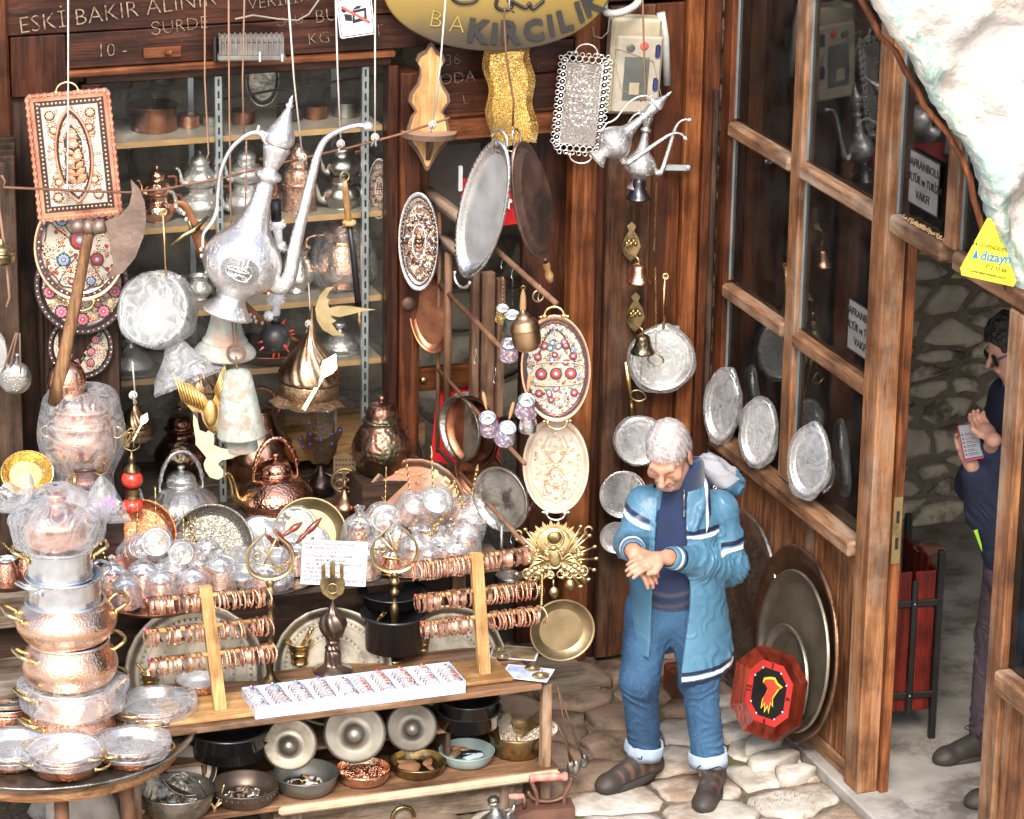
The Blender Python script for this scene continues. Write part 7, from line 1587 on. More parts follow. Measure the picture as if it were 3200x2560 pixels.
for(px,py,r,h_,mat_,lab,kw)in((552,2535,118,70,silver_old,'big hammered grey bowl of stones and scraps at the lower left',{}),(763,2500,106,48,plain('studded_bronze',(.20,.155,.125),.4,.85,c2=(.12,.09,.075)),'dark bronze bowl with a row of studs',dict(studs=34)),(955,2466,102,52,plain('grey_bowl_metal',(.30,.30,.28),.42,.9,c2=(.2,.2,.18)),'grey metal bowl of small brass figures',{}),(1135,2438,86,36,copper_g,'shallow copper bowl heaped with copper rings',{}),(1305,2412,88,34,brass_old,'shallow brass bowl of flat rust-brown pieces',{}),(1458,2380,86,36,plain('pale_green_bowl',(.36,.46,.45),.5,.3,c2=(.26,.33,.32)),'pale verdigris bowl with odd metal pieces',{}),(1615,2352,90,66,brass_old,'deep brass basin holding two embossed plaques',{})):
 M,k=OZ(px,py,zS);bowl(lab,M,r*k,h_*k*1.1,mat_,None,group='bowls along the low shelf',**kw)
 if px==552:scraps('pebbles_and_scrap','grey-blue pebbles and brown scraps in the big bowl',M,.09,.02,70,[st_b,br_s,br_s],['lump','lump','rod','coin'],1)
 if px==763:scraps('metal_scrap','dull metal bits in the studded bowl',M,.08,.015,36,[du,br_s],['rod','lump'],2,1.1)
 if px==955:scraps('brass_trinkets','small brass figures and knobs in the grey bowl',M,.075,.015,34,[brass_pale,brass_old,o_white,W_light],['rod','lump','coin'],3,1.2)
 if px==1135:scraps('copper_rings','heap of little copper rings filling the copper bowl',M,.085,.022,240,cb,['ring'],4,1.,.03)
 if px==1305:
  for i,(x,y,s_,l)in enumerate(((-.045,.02,.04,'long rust-brown piece at the back of the brass bowl'),(-.03,-.03,.05,'round flat rust-brown plaque in front'),(.04,.02,.042,'thin rust-brown piece at the right of the brass bowl'),(.05,-.03,.03,'small angled rust-brown piece in the brass bowl'))):
   o=MB(plain('rusty_brown_piece',(.38,.20,.10),.55,.3,c2=(.25,.12,.06))).ell((0,0,0),(s_,s_*(.8 if i==1 else.45),.007),14,6,None,0,lambda a,t:1+.12*sin(3*a+i)).obj('rusty_piece',None,M@T3(x,y,.032)@RZ(40*i)@RX(12));o['label']=l;o['category']='metal piece';o['group']='rust-brown pieces'
 if px==1458:
  for i,(x,y,m_,l)in enumerate(((-.02,.03,MATS['rusty_brown_piece'],'brown lumpy casting on the pale bowl'),(.02,.0,plain('black_foil',(.05,.06,.07),.2,.8),'dark shiny folded piece on the pale bowl'),(.03,-.035,st_b,'pale blue stone on the pale bowl'),(-.045,-.01,br_s,'brown flat strip on the pale bowl'))):
   o=MB(m_).ell((0,0,0),(.05,.018,.012),14,8,None,0,lambda a,t:1+.2*sin(4*a+3*t)).obj('metal_piece',None,M@T3(x,y,.036)@RZ(-25+30*i));o['label']=l;o['category']='metal piece';o['group']='odd pieces on the pale bowl'
 if px==1615:
  for i,(tx,rl,l)in enumerate(((-.03,-28,'embossed silver door plaque tilted left in the brass basin'),(.05,48,'narrow brass plaque leaning right in the basin'))):
   t=thing('plaque_plate',l,'plaque',M@T3(tx,.0,.05)@RZ(-20)@RX(-35)@RY(rl),'plaques in the basin');m_=engraved('old_plaque',(.55,.47,.38),(.2,.15,.1),.4,60);MB(m_).box((-.035,-.003,-.03),(.035,.003,.10),None,0,.002).ell((0,0,.10),(.034,.003,.03)).obj('plate',t);MB(m_).tube([(-.03,-.005,-.02),(-.03,-.005,.08)],.003,6).tube([(.03,-.005,-.02),(.03,-.005,.08)],.003,6).obj('ribs',t)
for(px,py,r,mat_,lab,sc_)in((905,2325,86,grey_plain,'round old lid with scalloped rim, left of three',.012),(1108,2290,98,plain('pale_old_lid',(.30,.28,.24),.45,.85,c2=(.18,.165,.14),dirt=(.2,.19,.16)),'largest smooth lid, middle of three',0),(1286,2272,80,plain('dark_old_lid',(.20,.185,.16),.5,.8,c2=(.12,.11,.095)),'round lid with knobbly rim, right of three',.018)):
 M,k=PL(px,py,-18+random.uniform(-4,4),12,0,Y=-1.30);t=thing('pot_lid',lab,'lid',M,'old lids propped on the low shelf');r*=k
 MB(mat_).lathe([(r,0),(r*.97,.006),(r*.90,.012),(r*.86,.010),(r*.62,.020),(r*.58,.017),(r*.34,.024),(r*.31,.03),(r*.27,.05),(r*.15,.066),(0,.07)],72,FRONT(),0,lambda a,u,q_:1+(sc_*cos(34*a)if u<.2 else 0)).lathe([(r,0),(r*.9,-.006),(0,-.008)],40,FRONT()).obj('disc',t)
MB(brass_pale).torus(.024,.006,18,6,Matrix.Translation(at(1085,2350,Y=-1.27))@RX(60)@SC(1,.6,1)).obj('brass_buckle',label='small brass shell ring resting on the middle lid',category='ring')
# gilded twig ornaments at the low front left
for i,(px,py,l)in enumerate(((450,2540,'gilded forked twig in front of the big grey bowl'),(672,2530,'gilded forked twig between two bowls'))):
 p=at(px,py,Z=.17);t=thing('gilded_twig',l,'ornament',Matrix.Translation(p),'gilded twigs');m=MB(brass_pale)
 for a,L_ in((-28,.13),(22,.10),(60,.07)):m.tube(sweep([(0,0,-.06),(.01*sin(a),0,.0),(sin(R(a))*L_*.6,0,L_*.5),(sin(R(a))*L_,0,L_)],4),lerp_l([.007,.006,.003],13),6)
 m.obj('branch',t)
# charcoal iron and silver flask at the bottom
M,k=OZ(1712,2552,.0,-10);t=thing('charcoal_iron','rusty charcoal iron with a worn red wooden handle','iron',M@T3(0,0,.0))
mb=MB(rust_i:=plain('rusty_cast_iron',(.20,.10,.07),.6,.5,c2=(.12,.06,.045),bmp=.002));mb.prism([(-.13,0),(.10,0),(.10,.055),(-.06,.055),(-.14,.03)],.10).obj('body',t)
for x in(-.045,.065):MB(rust_i).tube(sweep([(x,0,.05),(x,0,.09),(x*1.3,0,.13),(x*1.5-.005,0,.165)],4),.009,8).obj('post',t)
MB(rust_i).tube([(.02*cos(R(a))*4,0,.115+.05*sin(R(a)))for a in range(180,361,15)],.007,8).obj('yoke',t)
MB(rw:=plain('worn_red_wood',(.50,.13,.10),.6,c2=(.55,.35,.28),vs=25)).tube([(-.075,0,.17),(-.065,0,.17),(-.05,0,.17),(0,0,.172),(.05,0,.17),(.065,0,.17),(.075,0,.17)],[.016,.019,.014,.018,.014,.020,.016],12).obj('handle',t);MB(rw).tube([(-.16,-.01,.10),(-.13,-.01,.10),(-.10,-.01,.10)],[.011,.013,.010],10).obj('latch_knob',t);MB(rust_i).tube([(-.10,-.01,.10),(-.095,-.01,.05)],.008,8).obj('latch',t)
M,k=OZ(1560,2600,.0,-20,0,-10);t=thing('flask','old pewter flask with a ringed neck, cut by the lower edge','flask',M);MB(silver_old).lathe([(r*k,z_*k)for r,z_ in smooth_prof([(30,0),(60,10),(62,40),(24,66),(14,80),(14,96),(20,100),(16,106),(20,112),(12,122),(0,124)],3)],30).obj('body',t);MB(silver_old).tube([(30*k,0,50*k),(56*k,0,70*k),(62*k,0,84*k)],[.014,.008,.005],8).obj('spout',t)
# forks and spoons hung on the table leg
for i,(a_,b_,l)in enumerate((((1742,2140),(1785,2395),'long iron ladle hanging by the table leg'),((1748,2165),(1826,2380),'iron fork hanging beside the ladle'),((1740,2260),(1800,2400),'small spoon hanging lowest by the leg'))):
 a_=P_(*a_,-1.33);b_=P_(*b_,-1.30);t=thing('hanging_cutlery',l,'cutlery',None,'old cutlery hung on the table leg');MB(iron_m).tube([a_,a_.lerp(b_,.6),b_],[.003,.004,.006],6).obj('shaft',t);MB(silver_old).ell(b_,(.018,.008,.030),12,8).obj('head',t)
# ================================================================ SHELF GOODS, WALL PANS, SILL AND FLOOR TRAYS
YS=.17
def SH(px,py,z,yaw=-10):return OZ(px,py,z,yaw)
g_='teapot pairs on the second shelf'
for(px,y_,r,m_,lab,yw)in((493,702,56,copper_h,'hammered copper double teapot at the left of the second shelf',0),(628,690,68,silver_e,'bright silver double teapot left of the first steel upright',0),(770,690,70,silver_e,'bright silver double teapot right of the first upright',0),(1068,660,70,plain('grey_silver',(.50,.50,.46),.3,1,c2=(.36,.36,.33)),'greyer silver double teapot by the right steel upright',0)):
 M,k=PL(px,y_-16,yw,Y=YS);M.translation.z=2.102;teapots(lab,M,r*k,m_,g_)
M,k=PL(935,660,0,Y=YS);M.translation.z=2.102;urn('tall engraved copper canister between the silver teapots',M,60*k,copper_e,[(0,0),(.86,0),(.9,.05),(.84,.9),(.86,1.3),(.92,1.35),(.92,1.45),(.86,1.5),(.84,1.9),(.7,2.2),(.5,2.4),(.48,2.9)],'canister','canister',None,[(.5,0),(.5,.1),(.3,.5),(.1,.7),(0,.72)])
for(px,r,h,m_,nm,lab)in((560,34,2.2,silver_h,'pitcher','slim silver pitcher between the dim jar and the goblet'),(770,38,2.4,silver_e,'goblet','tall silver vessel behind the big ewer body'),(840,34,2.0,copper,'copper_jar','small bright copper jar behind the black mace grip'),(480,44,1.9,copper_old,'copper_jar','dim copper jar left on the third shelf'),(625,40,1.9,silver_e,'goblet','engraved silver goblet on the third shelf'),(700,30,1.2,copper_old,'goblet','small dark goblet beside the first upright'),(925,58,2.4,silver_h,'pitcher','hammered silver pitcher behind the ewer spout'),(1068,82,2.3,copper_h,'pitcher','large hammered copper pitcher in a loose plastic bag')):
 M,k=PL(px,900,-10,Y=YS+.04);M.translation.z=1.737;k*=r
 t=urn(lab,M,k,m_,[(0,0),(.55,0),(.62,.06),(.55,.15),(.95,.6),(1.0,.9),(.75,1.5*h/2),(.62,.82*h),(.72,.95*h),(.8,h)],nm,'jug' if nm=='pitcher' else 'jar','jugs and jars on the third shelf')
 if nm=='pitcher':hd=MB(m_).tube(sweep([(-.6*k,0,h*.9*k),(-1.3*k,0,h*.85*k),(-1.35*k,0,h*.5*k),(-.95*k,0,h*.3*k)],5),.07*k,8).obj('handle',t)
 if r==82:wrapmesh([(.6*k,0),(1.15*k,.3*k),(1.2*k,.9*k),(1.0*k,1.8*k),(.95*k,h*k),(.6*k,(h+.3)*k)],30,.12,None,FILM2,12).obj('plastic_wrap',t)
for(px,r,m_,lab)in((410,88,silver_e,'large engraved silver dome dish at the left of the lowest shelf'),(640,60,silver_old,'silver footed bowl in the middle of the lowest shelf'),(1062,72,silver_e,'engraved silver cloche with round knob at the right of the lowest shelf')):
 M,k=PL(px,1150,-10,Y=YS+.04);M.translation.z=1.462;k*=r
 urn(lab,M,k,m_,[(0,0),(1.0,0),(1.02,.05),(.8,.15),(.72,.35),(.5,.6),(.2,.78),(.16,.82),(.1,.95),(.26,1.05),(.28,1.2),(.1,1.32),(0,1.33)],'cloche','dish','domed dishes on the lowest shelf')
M,k=PL(845,1120,-10,Y=YS);M.translation.z=1.462;rim=thing('copper_basin','wide old copper basin behind the spiked mace','basin',M);MB(copper_old).lathe([(0,0),(80*k,0),(125*k,40*k),(140*k,44*k),(138*k,46*k),(118*k,40*k),(76*k,6*k),(0,6*k)],44).obj('shell',rim)
for(px,r,m_,lab)in((590,34,copper,'small copper pot beside the big dim saucepan'),(660,30,silver_old,'small silver pot left of the first steel upright, top shelf'),(985,38,copper_old,'copper pot on the top shelf behind the ewer spout'),(1080,42,silver_old,'silver pot at the right end of the top shelf'),(480,72,copper_old,'big dim copper saucepan hanging over the top shelf'),(760,36,copper_old,'small dim copper lidded pot on the top shelf'),(905,40,black_pan,'dark round pot right on the top shelf')):
 M,k=PL(px,380,-10,Y=YS+.08);M.translation.z=2.467;k*=r
 urn(lab,M,k,m_,[(0,0),(.9,0),(1.0,.1),(1.0,1.0),(1.06,1.06),(.2,1.1),(0,1.1)],'cooking_pot','pot','dim pots on the top shelf')
M,k=PL(820,250,-14,0,0,Y=.40);rim_tray('dim lace-edged tray hanging high inside the cupboard',M,52*k,85*k,.012,silver_old,scal=.02,sn=30)
t=enamel('dim embossed tray behind the right steel upright',1185,590,36,95,.12,'d',-20,0,mats=silver_e,h=0)
cord('dark rope strung along inside the top of the cupboard',[P_(700,310,.3),P_(840,285,.3),P_(1000,262,.3),P_(1200,232,.3)],.006,black_m,name='inner_rope',cat='rope')
MB(W_pine('X')).prism([(-.3,.0),(.3,.02),(.3,.12),(-.3,.10)],.3,Matrix.Translation(at(1090,1390,Y=.5))).obj('carton',label='pale carton standing in the dark below the shelves',category='box')
# ---- pans on the boarded wall
def wallpan(label,px,py,r,wrap,wide=.86,hnd=False,mat=None,Y=-.08,yaw=-14,d=.028,seed=0):
 M,k=PL(px,py,yaw,6,0,Y=Y);t=rim_tray(label,M,r*k,r*k,d,mat or silver_h,tin,'wall_pan','pan','silver pans on the boarded wall',lip=.05,flat=wide)
 if wrap:wrapmesh([(.01,.012),(r*k*.5,.016),(r*k*1.0,.012),(r*k*1.05,-.01),(r*k*.9,-.04),(r*k*.4,-.045)],40,.05,FRONT(),FILM2,seed).obj('plastic_wrap',t)
 if hnd:a_=M.inverted()@P_(px+6,py-r+6,Y);b_=M.inverted()@P_(px+12,py-r-158,Y);MB(brass).tube([a_,b_],[.013,.010],6,flat=.4).torus(.012,.004,14,6,Matrix.Translation(b_)@RX(90)).obj('handle',t)
 return t
wallpan('large wrapped silver pan with a long brass handle on the boarded wall',2068,1122,100,True,.82,True,Y=-.12,seed=3)
wallpan('wrapped silver pan behind the old man\'s head',1998,1378,76,True,Y=-.14,seed=4);wallpan('silver pan at the old man\'s shoulder',1948,1545,76,False,Y=-.15);wallpan('small ribbed silver pan at the old man\'s elbow',1924,1680,50,False,.7,mat=silver_e,Y=-.15)
p0,p1=P_(1955,1130,-.1),P_(1978,1300,-.1);cord('flat embossed brass handle strip rising from the pan behind the head',[p0,p0.lerp(p1,.5),p1],.012,brass,name='handle_strip',cat='strip')
for(a_,b_,n_,l)in(((2052,555),(2044,785),30,'thin chain hung on the boarded wall, top'),((2048,835),(2050,1105),34,'thin chain ending in a heart-shaped ring over the wrapped pan'),((2012,1055),(2000,1205),20,'short chain with a hooked ring left of the wrapped pan')):
 o=chainmb(MB(brass_old),P_(*a_,-.2),P_(*b_,-.2),n_,.004,.001).obj('chain');o['label']=l;o['category']='chain';o['group']='thin chains on the boarded wall'
for(px,py,l)in((2050,1122,'heart-shaped bronze ring in front of the wrapped pan'),(1994,1235,'bronze ring hooked at the foot of the short chain')):
 M,k=PL(px,py,Y=-.2);o=MB(brass_old).tube(sweep([(x*k,0,z_*k)for x,z_ in((0,16),(16,8),(24,-10),(0,-20),(-24,-6),(-18,12),(0,16))],4),.0035,6,closed=False).obj('ring',None,M);o.name='heart_ring';o['label']=l;o['category']='ring';o['group']='bronze rings'
def doorbell(label,px,py,m_):
 M,k=PL(px,py,Y=-.08);t=thing('shop_bell',label,'bell',M,'ornate wall bells');
 MB(brass_old).prism([(x*k,z_*k)for x,z_ in[(0,80),(14,66),(8,50),(22,30),(30,0),(18,-30),(0,-50),(-20,-30),(-30,0),(-20,30),(-8,50),(-14,66)]],.006).obj('back_plate',t)
 a_=MB(brass_old);a_.tube(sweep([(0,-.01,10*k),(-20*k,-.03,0),(0,-.06,-14*k),(20*k,-.08,-22*k),(24*k,-.08,-40*k)],4),.005,6)
 for i in range(5):a_.ell(((-14+7*i)*k,-.012,(10+8*(i%2))*k),(6*k,.008,9*k),8,5)
 a_.obj('bracket_arm',t);MB(m_).lathe([(r*k,z_*k)for r,z_ in smooth_prof([(38,-100),(38,-94),(28,-78),(22,-50),(18,-44),(8,-38),(0,-38)],3)],28,T3(24*k,-.08,0)).ell((24*k,-.08,-104*k),6*k,8,6).obj('bell_cup',t)
doorbell('ornate wall bracket with a polished copper bell',1972,770,copper);doorbell('second ornate bracket with a dull bell tilted lower on the wall',1985,990,copper_dark)
o=MB(steel_strip).box((-.05,-.03,-.01),(.06,-.02,.014)).ell((.06,-.025,0),(.014,.008,.014)).obj('hasp',None,PL(2105,520,Y=-.05)[0]);o['label']='steel hasp on the upright beside the small ewers';o['category']='latch'
o=MB(steel_strip).box((-.05,-.03,-.01),(.05,-.02,.014)).obj('hasp',None,PL(2085,1022,Y=-.05)[0]);o['label']='steel hasp just above the large wrapped pan';o['category']='latch'
# ---- wrapped trays on the partition sill
def silltray(label,px,py,rx,rz,X,yaw,seed,mat=silver_e,roll=0,wrap=True,grp='wrapped silver trays on the sill'):
 M,k=PL(px,py,yaw,8,roll,X=X);t=rim_tray(label,M,rx*k,rz*k,.012,silver_h,mat,'oval_tray','tray',grp,flat=.8)
 if wrap:wrapmesh([(.01,.010),(rz*k*.5,.014),(rz*k*1.0,.012),(rz*k*1.07,-.006),(rz*k*.9,-.03),(rz*k*.4,-.035)],40,.07,FRONT()@SC(rx/rz,1,1),FILM2,seed).obj('plastic_wrap',t)
silltray('wrapped oval silver tray at the far left of the sill',2256,1268,64,112,-.06,-62,1,tin)
silltray('wrapped engraved silver tray next to the mullion on the sill',2370,1350,64,106,-.06,-60,2)
silltray('wrapped silver tray standing right of the mullion',2528,1442,72,110,-.06,-60,3,tin)
silltray('round wrapped tray behind the glass, standing in for a reflection',2365,1085,120,105,.12,-52,4,tin,0,True,None)  # tray added behind the pane in place of a reflection in the glass
# ---- trays on the ground against the panel
def ftray(label,py_,pz_,r,x,pitch,mat,inner,d=.02,scal=.006,flat=.76,rz=None,yaw=-90,lip=.08,sn=110):
 t=rim_tray(label,ori(Vector((x,py_,pz_)),yaw,pitch),r,rz or r,d,mat,inner,'floor_tray','tray','old trays leaning on the boarded panel',scal=scal,sn=sn,flat=flat,lip=lip,seg=120);return t
bt=plain('brown_bronze_rim',(.22,.12,.075),.4,.85,c2=(.12,.065,.04),bmp=.002);bi_=plain('worn_grey_bronze',(.27,.24,.18),.48,.8,c2=(.19,.165,.12),vs=4,dirt=(.14,.12,.09),ds=3)
c_=at(2310,1850,X=-.05);ftray('pale engraved tray behind the old man\'s back',c_.y,c_.z-.03,.38,-.045,5,silver_old,grey_tray)
c_=at(2483,2010,X=-.06);ftray('largest brown bronze tray with toothed rim leaning on the panel',c_.y,c_.z,.405,-.06,5,bt,bt,.03,.008,.80)
c_=at(2477,2035,X=-.10);ftray('big dull tray standing inside the toothed one',c_.y,c_.z,.335,-.10,6,plain('thin_grey_rim',(.30,.26,.20),.4,.85),bi_,.02,.004,.86,lip=.05)
c_=at(2448,2120,X=-.14);ftray('smaller round dull tray behind the octagonal clock',c_.y,c_.z,.225,-.14,7,plain('smooth_grey_rim',(.38,.35,.29),.36,.85),bi_,.012,0,.86,lip=.08)
rnd=random.Random(17)
for i in range(6):y=-1.50+.15*i;x=-.27-.04*(i%2);stone([(x,y),(-.075,y+.02),(-.07,y+.12),(x+.03,y+.14)],.035,rnd,stone_g,.016,.004).obj('paving_stone',ground)
# octagonal clock
M=ori(at(2413,2165,X=-.24),-62,10,0);k=1.3e-3*1.08
t=thing('octagonal_clock','octagonal red wooden clock with a flame horse head on black, lying sideways','clock',M)
mah=wood('mahogany',(.20,.03,.012),(.12,.014,.007),'Z',.4);oc=lambda a,b,c:[(-a+c,b),(a-c,b),(a,b-c),(a,-b+c),(a-c,-b),(-a+c,-b),(-a,-b+c),(-a,b-c)]
O1,O2,O3=oc(118*k,128*k,62*k),oc(80*k,92*k,42*k),oc(60*k,72*k,32*k)
mb=MB(mah);mb.add([(x,-.0,z_)for x,z_ in O1]+[(x*.99,-.05,z_*.99)for x,z_ in O1]+[(x,-.022,z_)for x,z_ in O2],[tuple(range(8))[::-1]]+[(i,(i+1)%8,8+(i+1)%8,8+i)for i in range(8)]+[(8+i,8+(i+1)%8,16+(i+1)%8,16+i)for i in range(8)],0,False);mb.obj('frame',t)
mb=MB(plain('dial_red',(.50,.035,.03),.5),black_m,plain('flame_yellow',(.80,.58,.04),.5),plain('flame_red',(.60,.06,.03),.5),white_m)
mb.add([(x,-.0225,z_)for x,z_ in O2],[tuple(range(8))[::-1]],0,False);mb.add([(x,-.0235,z_)for x,z_ in O3],[tuple(range(8))[::-1]],1,False)
fo=[(-2,55),(16,58),(30,44),(52,36),(40,26),(26,0),(20,-14),(26,-40),(14,-30),(12,-66),(4,-44),(-6,-68),(-10,-40),(-22,-58),(-22,-26),(-12,-6),(-6,14),(-22,30),(-30,30),(-26,46)]
mb.add([(x*k*.9,-.0243,z_*k*.9)for x,z_ in fo],[tuple(range(len(fo)))[::-1]],2,False);mb.add([(x*k*.76+.0,-.0251,z_*k*.76+.001)for x,z_ in fo],[tuple(range(len(fo)))[::-1]],3,False)
for i in range(12):
 if i%3:a=2*pi*i/12;petal(mb,70*k*cos(a),83*k*sin(a),a+pi,7*k,3*k,-.0235,4)
mb.obj('dial',t)
for s_,x,z_,r_ in(('12',-70,-4,-90),('3',0,82,0),('6',70,2,90),('9',0,-82,180)):text(s_,.030,t,T3(x*k,-.0245,z_*k)@RY(r_),black_m,.0003,off=.0006)
# ---- red slatted bin in the passage
t=thing('slatted_bin','red slatted wooden bin in a black iron frame inside the doorway','bin',ori(Vector((.385,-1.04,.012)),-8));rs=wood('red_slat',(.15,.014,.008),(.08,.008,.005),'Z',.45);bs_=plain('black_iron_bar',(.012,.011,.011),.45)
wv,dp,hh=.15,.22,.62
for i in range(3):x=-wv+.010+i*.102;bx('slat',(x,-dp,.13),(x+.088,-dp+.015,.13+hh),rs,t)
for i in range(5):y=-dp+.02+i*.086;bx('slat',(wv,y,.13),(wv+.015,y+.076,.13+hh+.02*sin(i)),rs,t);bx('slat',(-wv-.015,y,.13),(-wv,y+.076,.13+hh),rs,t)
for z_ in(.19,.60):bx('iron_band',(-wv-.02,-dp-.014,z_),(wv+.02,-dp-.002,z_+.03),bs_,t);bx('iron_band',(wv+.016,-dp,z_),(wv+.026,dp,z_+.03),bs_,t)
for x in(-.06,.06):bx('iron_strap',(x-.014,-dp-.020,.13),(x+.012,-dp-.0142,.13+hh-.03),bs_,t)
for x,y,h_ in((wv+.02,-dp,.84),(wv+.02,dp,.84),(-wv-.02,-dp,.78),(-wv-.02,dp,.84)):bx('post',(x-.014,y-.014,0),(x+.014,y+.014,h_),bs_,t)
for i in range(2):
 for z_ in(.205,.615):MB(steel_strip).ell((-.11+.17*i,-dp-.016,z_),.006,8,5).obj('rivet',t)
p=at(2905,1725,X=.60);t=thing('claw_tool','old iron claw hammer head and rake resting on the bin post','tool',Matrix.Translation(p));MB(rust_i).prism([(-.07,.02),(-.03,.035),(.04,.03),(.075,.01),(.04,.005),(.0,.0),(-.03,-.02),(-.045,-.01)],.05).obj('head',t);m=MB(iron_m);[m.tube([(-.0+.012*i,0,.0),(.005+.012*i,.01,-.11)],.004,5)for i in range(4)];m.obj('tines',t)
# red ornate box behind the old man's legs
p=at(2120,2200,Z=.0);bx('carved_chest',(p.x-.0,-.60,.0),(p.x+.14,-.42,.12),wood('red_carved_wood',(.22,.05,.025),(.11,.025,.012),'X',.5,worn=(.12,.08,.05)),bev=.01)
o=bpy.data.objects['carved_chest'];o['label']='small red carved chest on the ground behind the old man\'s legs';o['category']='chest'
bx('kerb_timber',(-.9,-.42,.0),(-.62,-.10,.05),W_grey('X'),shop,bev=.01)
# ================================================================ PEOPLE
class SDF:
 def __init__(s,lo,hi,h):
  s.lo=np.array(lo,float);s.h=h;s.n=np.ceil((np.array(hi)-s.lo)/h).astype(int)+1;s.d=np.full(s.n,.06,np.float32)
 def blk(s,lo,hi):
  a=np.clip(np.floor((np.array(lo)-s.lo)/s.h).astype(int),0,s.n);b=np.clip(np.ceil((np.array(hi)-s.lo)/s.h).astype(int)+1,0,s.n)
  ax=[(s.lo[i]+s.h*np.arange(a[i],b[i])).astype(np.float32)for i in range(3)]
  return tuple(slice(a[i],b[i])for i in range(3)),ax[0][:,None,None],ax[1][None,:,None],ax[2][None,None,:]
 def put(s,sl,v,k,sub=False):
  o=s.d[sl]
  if sub:
   if k<=0:s.d[sl]=np.maximum(o,-v)
   else:h=np.clip(.5-.5*(o+v)/k,0,1);s.d[sl]=o*(1-h)-v*h+k*h*(1-h)
  elif k<=0:s.d[sl]=np.minimum(o,v)
  else:h=np.clip(.5+.5*(o-v)/k,0,1);s.d[sl]=o*(1-h)+v*h-k*h*(1-h)
  return s
 def cap(s,a,b,ra,rb,k=.02,fl=None,fs=1.,sub=False):
  a=np.array(a,float);b=np.array(b,float);m=max(ra,rb)*max(1,1/fs)+k+.02
  sl,X,Y,Z=s.blk(np.minimum(a,b)-m,np.maximum(a,b)+m);ba=b-a;L=max(ba@ba,1e-9)
  t=np.clip(((X-a[0])*ba[0]+(Y-a[1])*ba[1]+(Z-a[2])*ba[2])/L,0,1)
  dx,dy,dz=X-a[0]-t*ba[0],Y-a[1]-t*ba[1],Z-a[2]-t*ba[2]
  if fl is not None:
   f=np.array(fl,float);q=(dx*f[0]+dy*f[1]+dz*f[2])*(1/fs-1);dx=dx+f[0]*q;dy=dy+f[1]*q;dz=dz+f[2]*q
  return s.put(sl,np.sqrt(dx*dx+dy*dy+dz*dz)-(ra+(rb-ra)*t),k,sub)
 def ell(s,c,r,B=None,k=.02,sub=False):
  c=np.array(c,float);r=np.array(r,float);m=r.max()+k+.02;sl,X,Y,Z=s.blk(c-m,c+m)
  B=np.eye(3)if B is None else np.array(B,float);dx,dy,dz=X-c[0],Y-c[1],Z-c[2];q=0
  for i in range(3):q=q+((dx*B[i][0]+dy*B[i][1]+dz*B[i][2])/r[i])**2
  return s.put(sl,(np.sqrt(q)-1)*r.min(),k,sub)
 def chain(s,pts,rs,k=.02,**kw):
  for i in range(len(pts)-1):s.cap(pts[i],pts[i+1],rs[i],rs[i+1],k,**kw)
  return s
 def grid(s):return s.blk(s.lo,s.lo+s.h*s.n)[1:]
 def mesh(s,name,mats,parent=None,mf=None,smooth=2,vat=None):
  d=s.d;n=d.shape;S_=d<0
  c=[S_[i:n[0]-1+i,j:n[1]-1+j,k:n[2]-1+k]for i in(0,1)for j in(0,1)for k in(0,1)]
  cnt=sum(x.astype(np.int8)for x in c);m=(cnt>0)&(cnt<8);ids=-np.ones(m.shape,int);I=np.argwhere(m);ids[m]=np.arange(len(I))
  acc=np.zeros((len(I),3));w_=np.zeros(len(I))
  cs=[(i,j,k)for i in(0,1)for j in(0,1)for k in(0,1)]
  for a in cs:
   for ax in range(3):
    if a[ax]:continue
    b=list(a);b[ax]=1;va=d[I[:,0]+a[0],I[:,1]+a[1],I[:,2]+a[2]];vb=d[I[:,0]+b[0],I[:,1]+b[1],I[:,2]+b[2]]
    x=(va<0)!=(vb<0);t=np.where(x,va/np.where(x,va-vb,1),0);p=np.tile(np.array(a,float),(len(I),1));p[:,ax]+=t;acc+=p*x[:,None];w_+=x
  V=s.lo+s.h*(I+acc/w_[:,None]);F=[]
  for ax in range(3):
   sl0=[slice(1,n[i]-1)for i in range(3)];sl0[ax]=slice(0,n[ax]-1);sl1=list(sl0);sl1[ax]=slice(1,n[ax]);a_=S_[tuple(sl0)];b_=S_[tuple(sl1)];o1,o2=[i for i in range(3)if i!=ax]
   for fl in(0,1):
    E_=np.argwhere(a_&~b_ if fl==0 else~a_&b_)
    if not len(E_):continue
    g=E_.copy();g[:,o1]+=1;g[:,o2]+=1;q=[]
    for(u,v)in((0,0),(1,0),(1,1),(0,1)):h=g.copy();h[:,o1]-=u;h[:,o2]-=v;q.append(ids[h[:,0],h[:,1],h[:,2]])
    q=np.stack(q,1);F.append(q if(fl==0)==(ax!=1)else q[:,::-1])
  F=np.concatenate(F)
  for _ in range(smooth):
   a=np.zeros_like(V);c_=np.zeros(len(V))
   for i in range(4):np.add.at(a,F[:,i],V[F[:,(i+1)%4]]+V[F[:,i-1]]);np.add.at(c_,F[:,i],2)
   V=V*.5+.5*a/c_[:,None]
  me=bpy.data.meshes.new(name);me.from_pydata(V.tolist(),[],F.tolist())
  for q in mats:me.materials.append(q)
  if mf is not None:me.polygons.foreach_set('material_index',np.asarray(mf(V[F].mean(1)),int).tolist())
  me.polygons.foreach_set('use_smooth',[True]*len(F));me.update()
  if vat is not None:at_=me.attributes.new('bands','FLOAT_COLOR','POINT');at_.data.foreach_set('color',vat(V).astype(np.float32).ravel())
  return link(name,me,parent)
